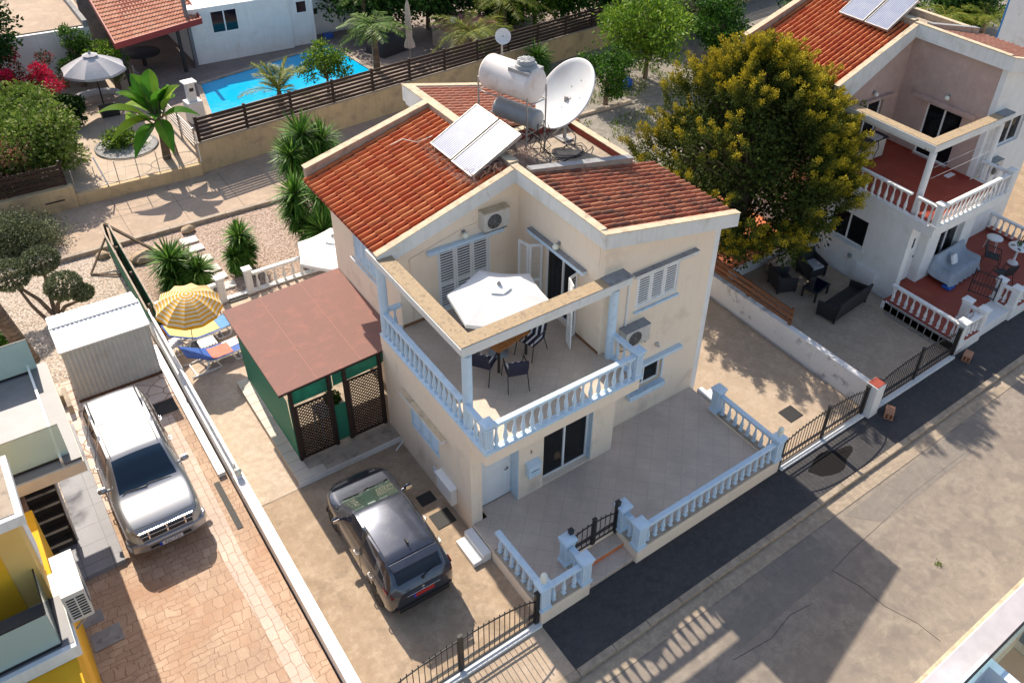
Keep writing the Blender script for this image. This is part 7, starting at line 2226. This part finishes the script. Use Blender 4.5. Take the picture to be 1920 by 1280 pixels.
palm('drooping palm fronds hanging over the flowering hedge at the left edge', (-9.0, 26.0, .18), 3.4, 18, 3.4, MT['palm_green'], droop=.55, ll=.6, group=GP, tone=(.3, 1))
palm('small palm in front of the yellow house at the bottom left corner', (-9.15, -1.0, -.3), .9, 18, 1.6, MT['palm'], droop=.35, ll=.38, group=None, up=1.0, tone=(.3, 1), nl=26)
# bare palm trunk by the left edge with its crown outside the picture
palm('leaning grey palm trunk beside the clipped bushes at the left edge', (-7.35, 12.7, -.3), 7.2, 16, 2.6, MT['palm_green'], lean=(-1.55, 2.4), droop=.6, ll=.6, group=None, tr_r=.20)

# banana plant
t = thing('banana_plant', 'banana plant with broad bright green leaves behind the low wall', 'banana plant', (-.65, 22.35, .18))
m = MB(); st = MB()
for i, (a, e, L_, tw) in enumerate([(2.9, .7, 1.9, .1), (2.5, 1.15, 1.7, 0), (3.5, .35, 1.8, .1), (.2, 1.3, 1.6, .1), (1.2, 2.6, 1.8, 0), (5.3, 1.6, 1.3, 0), (4.7, -.1, 1.2, .1), (.7, .75, 1.4, .1), (5.9, .45, 1.4, .1), (3.9, .1, 1.5, 0), (1.9, 2.0, 1.7, 0), (2.2, .5, 1.5, .2), (4.4, .8, 1.1, 0), (.0, 2.6, 1.5, 0), (3.2, 1.6, 1.6, 0), (5.0, 2.4, 1.5, 0), (2.0, 3.0, 1.9, 0), (3.8, 1.0, 1.5, 0), (1.0, 1.5, 1.5, 0), (2.7, 2.2, 1.7, 0), (5.6, 2.2, 1.4, 0)]):
    L_ *= 1.12
    d = Vector((math.cos(a), math.sin(a), e)).normalized(); base = Vector((RV.uniform(-.15, .15), RV.uniform(-.15, .15), 1.0 + .25 * RV.random()))
    K = 12; pts = [base + d * L_ * f + Vector((0, 0, -1)) * .38 * L_ * f * f for f in [k / K for k in range(K + 1)]]
    sd = d.cross(Vector((0, 0, 1))).normalized(); tone = RV.uniform(.3, 1)
    st.tube(pts[:6], [.03, .028, .025, .02, .016, .012], 6)
    for s in (-1, 1):
        vs = []
        for k, p in enumerate(pts):
            f = k / K; w = .27 * math.sin(PI * min(1, max(0, (f - .15) / .87)) ** .8) + .004
            vs += [p, p + sd * s * w + Vector((0, 0, .35 * w))]
        m.add(vs, [(2 * k, 2 * k + 2, 2 * k + 3, 2 * k + 1) for k in range(K)], min(1, tone + .1 * s), True)
t.scale = (1.12, 1.12, 1.5)
st.tube([(0, 0, 0), (.03, .02, .6), (0, 0, 1.25)], [.15, .12, .08], 10); st.tube([(.35, .2, 0), (.3, .15, .9)], [.1, .06], 8)
st.build('stem', MT['palmtrunk'], t); m.build('leaves', MT['banana'], t)

bush('leafy_shrub', 'loose green shrub to the left of the banana plant', 'shrub', (-1.75, 24.6, .18), .95, MT['leaf'], 1500, 12, .14, .07)
bush('bush', 'big grey green clipped bush at the left edge by the lane', 'bush', (-6.5, 19.4, -.35), 1.5, MT['olive'], 26000, 24, .085, .038, (1.1, .8, 1.05), rl=.62, spread=.55)
# cloud pruned tree
t = thing('topiary_tree', 'cloud pruned tree with three round balls on bare branches', 'tree', (-6.35, 14.4, -.3))
tr = MB(); cr = None
balls = [(-.75, .70, 1.55, .58), (.15, 1.05, 1.55, .54), (.45, -.55, 1.45, .52), (.85, -.75, 1.15, .30)]
for (x, y, z, r) in balls:
    cb = MB(); clump(cb, Vector((x, y, z)), r, 3600, .06, .034, (1, 1, .82), (0, 1), .82); clump(cb, Vector((x, y, z)), r * .9, 500, .12, .08, (1, 1, .82), (0, .25), .7); cb.build('leaf_ball', MT['olive'], t)
    tr.tube([(0, 0, 0), (x * .35, y * .35, z * .45), (x * .9, y * .9, z * .75), (x, y, z)], [.075, .06, .045, .03], 7)
tr.tube([(-.2, -.2, .0), (-.5, .2, .6), (-.75, .75, 1.4)], [.06, .05, .03], 7); tr.tube([(.0, -.1, .05), (.9, -.8, .1), (1.2, -1.3, .0)], [.08, .06, .03], 7)
tr.build('branches', MT['trunk'], t)
bush('shrub', 'low green shrub at the left edge below the palm trunk', 'shrub', (-8.1, 14.0, -.3), .62, MT['leafmid'], 2200, 9, .075, .04)
# flowering hedge
t = thing('flowering_hedge', 'thick green hedge mass sprawling over the dark fence at the left edge', 'hedge', (-4.9, 25.0, .18))
cr = MB()
for k in range(130):
    f = RV.random(); c = Vector((-1.8 + 3.0 * RV.random(), -3.0 + 5.8 * f, .5 + 1.7 * RV.random())); c.x -= .10 * (c.y + 1.6)
    clump(cr, c, .62, 300, .15, .09, (1.1, 1, .7), (.15, 1), .5)
cr.build('foliage', MT['hedge'], t); tr = MB(); limbs(tr, (0, 0, 0), [(-1, 1, 1), (1, .5, 1), (.2, -1, 1), (-1.5, 2, 1)], .07, .02); tr.build('stems', MT['trunk'], t)
t = thing('pink_hedge', 'pinkish flowering shrub spilling over the fence at the left edge', 'shrub', (-6.1, 22.6, .4))
cr = MB()
for k in range(40):
    c = Vector((RV.uniform(-1.3, 1.1), RV.uniform(-1.2, 1.2), .5 + 1.1 * RV.random())); clump(cr, c, .5, 300, .10, .05, (1, 1, .8), (.1, 1), .5)
cr.build('foliage', MT['pinkfl'], t); tr = MB(); limbs(tr, (0, 0, 0), [(-1, .3, 1), (1, .2, 1), (.2, -.6, .9)], .06, .02); tr.build('stems', MT['trunk'], t)
t = thing('bougainvillea', 'red flowering bougainvillea below the dark tree in the top left corner', 'bougainvillea', (-4.6, 29.0, .18))
cr = MB()
for k in range(36):
    c = Vector((RV.gauss(0, 1.0), RV.gauss(0, .9), 1.0 + 1.3 * RV.random())); clump(cr, c, .38, 230, .12, .07, (1, 1, .8), (.35, 1) if RV.random() < .6 else (0, .45), .4)
cr.build('crown', MT['flower'], t); tr = MB(); limbs(tr, (0, 0, 0), [(-1, .3, 1.6), (1, .2, 1.8), (.2, -.6, 1.6), (.1, .6, 2)], .07, .02); tr.build('trunk', MT['trunk'], t)


def tree(label, loc, h, r, mat, n=5000, lobes=22, L_=.16, W=.08, sq=(1, 1, .8), group=None, tone=(0, 1), name='leafy_tree', cat='tree', tr_r=.14, low=.35):
    t = thing(name, label, cat, loc, 0, group)
    cr = MB(); tips = []
    for k in range(lobes):
        d = rv(); f = RV.uniform(.35, 1)
        p = Vector((d.x * r * sq[0] * f, d.y * r * sq[1] * f, h * (1 + low) / 2 + d.z * h * (1 - low) / 2 * f)); tips.append(p)
        clump(cr, p, r * .38 * RV.uniform(.7, 1.2), n // lobes, L_, W, (1, 1, .75), tone, .25)
    cr.build('crown', mat, t)
    tr = MB(); tr.tube([(0, 0, -.2), (.05, .03, h * .25), (0, 0, h * .55)], [tr_r, tr_r * .8, tr_r * .5], 9)
    for p in tips[::2]: tr.tube([(0, 0, h * .3), tuple(Vector((0, 0, h * .45)).lerp(p, .5)), tuple(p)], [tr_r * .5, tr_r * .3, .012], 6)
    tr.build('trunk', MT['trunk'], t)


tree('dark tree filling the top left corner above the red bougainvillea', (-6.2, 31.5, 0), 5.2, 2.6, MT['leafdark'], 12000, 40, .2, .11, tone=(0, .7))
GB = 'green shrubs by the flat roofed building'
tree('upright bushy shrub between the grey parasol and the flat roof', (-1.75, 31.3, .18), 3.0, .85, MT['leafmid'], 3600, 20, .13, .06, name='garden_shrub', cat='shrub', group=GB, low=.1)
tree('rounder bright shrub beside the tiled canopy', (-.55, 30.2, .18), 2.4, .95, MT['leaf'], 3600, 20, .12, .06, name='garden_shrub', cat='shrub', group=GB, low=.1)
tree('dark glossy shrub to the left of the grey parasol', (-3.0, 27.3, .18), 1.7, .7, MT['leafdark'], 2600, 14, .13, .07, name='garden_shrub', cat='shrub', low=.05)
tree('small citrus tree leaning over the near edge of the pool', (7.35, 24.9, .28), 2.3, 1.15, MT['leaf'], 3800, 26, .13, .07, name='citrus_tree', tr_r=.07, low=.3)
tree('round dark green tree to the right of the satellite dish', (18.7, 18.1, -.3), 3.1, 1.3, MT['leafmid'], 6000, 26, .13, .08, name='garden_tree', low=.15)
tree('bright leafy fruit tree behind the golden conifer', (22.6, 19.6, -.3), 4.4, 2.7, MT['leaf'], 8500, 44, .24, .09, name='fruit_tree', low=.3, tone=(.25, 1))
GT = 'dark trees behind the timber fence'
tree('dark broad tree behind the folded cream parasol', (15.6, 30.2, .3), 4.4, 2.7, MT['leafdark'], 13000, 52, .24, .14, group=GT, low=.04)
tree('dark tree behind the pink roofed shed', (19.6, 29.4, .3), 4.2, 2.6, MT['leafdark'], 13000, 52, .24, .14, group=GT, low=.04)
tree('dark tree at the top edge above the round mesh antenna', (23.0, 27.6, .3), 4.2, 2.6, MT['leafmid'], 13000, 52, .22, .12, group=GT, tone=(0, .7), low=.04)
tree('dark tree at the top edge above the fruit tree', (26.8, 27.6, .3), 4.2, 2.7, MT['leafdark'], 13000, 52, .24, .14, group=GT, low=.04)
tree('grey green olive tree behind the red roof of the white villa', (27.2, 23.2, -.3), 3.6, 1.9, MT['olive'], 8000, 34, .13, .05, name='olive_tree', tone=(.2, 1))
tree('bright bush at the top edge beside the red roof', (30.4, 22.8, -.3), 2.6, 1.3, MT['leaf'], 4500, 24, .14, .07, name='garden_shrub', cat='bush', low=.1)
tree('dark tree at the top edge beyond the olive tree', (31.0, 26.0, -.3), 4.2, 2.7, MT['leafdark'], 13000, 52, .22, .12, group=GT, low=.04)
tree('dark tree against the slope of the red roof of the white villa', (28.0, 19.6, -.3), 3.8, 1.9, MT['leafmid'], 8000, 40, .18, .10, name='garden_tree', low=.04, tone=(0, .8))
tree('leafy green tree between the mesh antenna and the fruit tree', (20.6, 27.0, .3), 3.4, 1.7, MT['leaf'], 7000, 40, .16, .09, name='garden_tree', low=.1)
tree('dark tree between the white house and the folded parasol', (12.6, 31.6, .3), 4.2, 2.2, MT['leafdark'], 9000, 44, .22, .12, group=GT, low=.04)
yucca('spiky yucca in front of the palm behind the dish', (17.6, 22.5, -.3), [(0, 0, 1.2, 1.0), (.6, .3, .9, .8)], None)
bush('bush', 'small green bush at the edge of the scrub below the dish', 'bush', (13.3, 14.2, -.3), .55, MT['leaf'], 900, 7, .12, .05)
tree('dark tree at the top right beside the tall white wall', (46.0, 15.6, -.3), 3.6, 2.6, MT['leafdark'], 11000, 48, .22, .12, low=.04)
tree('dark shrubbery behind the solar collectors of the white villa', (41.5, 18.2, -.3), 3.0, 2.4, MT['leafmid'], 10000, 48, .18, .10, name='garden_shrub', cat='shrub', low=.04, tone=(0, .7))
tree('dark shrubbery further behind the solar collectors', (37.0, 20.5, -.3), 3.4, 2.6, MT['leafdark'], 10000, 48, .20, .12, name='garden_shrub', cat='shrub', low=.04)
# ground cover
m = MB()
for _ in range(15000):
    x = RV.uniform(9.6, 24); y = RV.uniform(10.2, 21)
    if mnoise.noise(Vector((x * .6, y * .6, 3))) < .0: continue
    leaf(m, Vector((x, y, -.3)), Vector((RV.gauss(0, .6), RV.gauss(0, .6), 1)).normalized(), rv(), RV.uniform(.08, .22), .05, RV.random())
tag(m.build('weeds', MT['hedge']), 'dry pale weeds growing over the rough ground behind the villa', 'weeds', None, 'stuff')
m = MB()
for _ in range(50):
    leaf(m, Vector((9.05 + RV.gauss(0, .04), -7.35 + RV.gauss(0, .04), -.5)), Vector((RV.gauss(0, .8), RV.gauss(0, .8), .7)).normalized(), rv(), .07, .02, RV.random())
tag(m.build('road_weed', MT['hedge']), 'tiny green weed growing out of the crack in the road', 'weed')
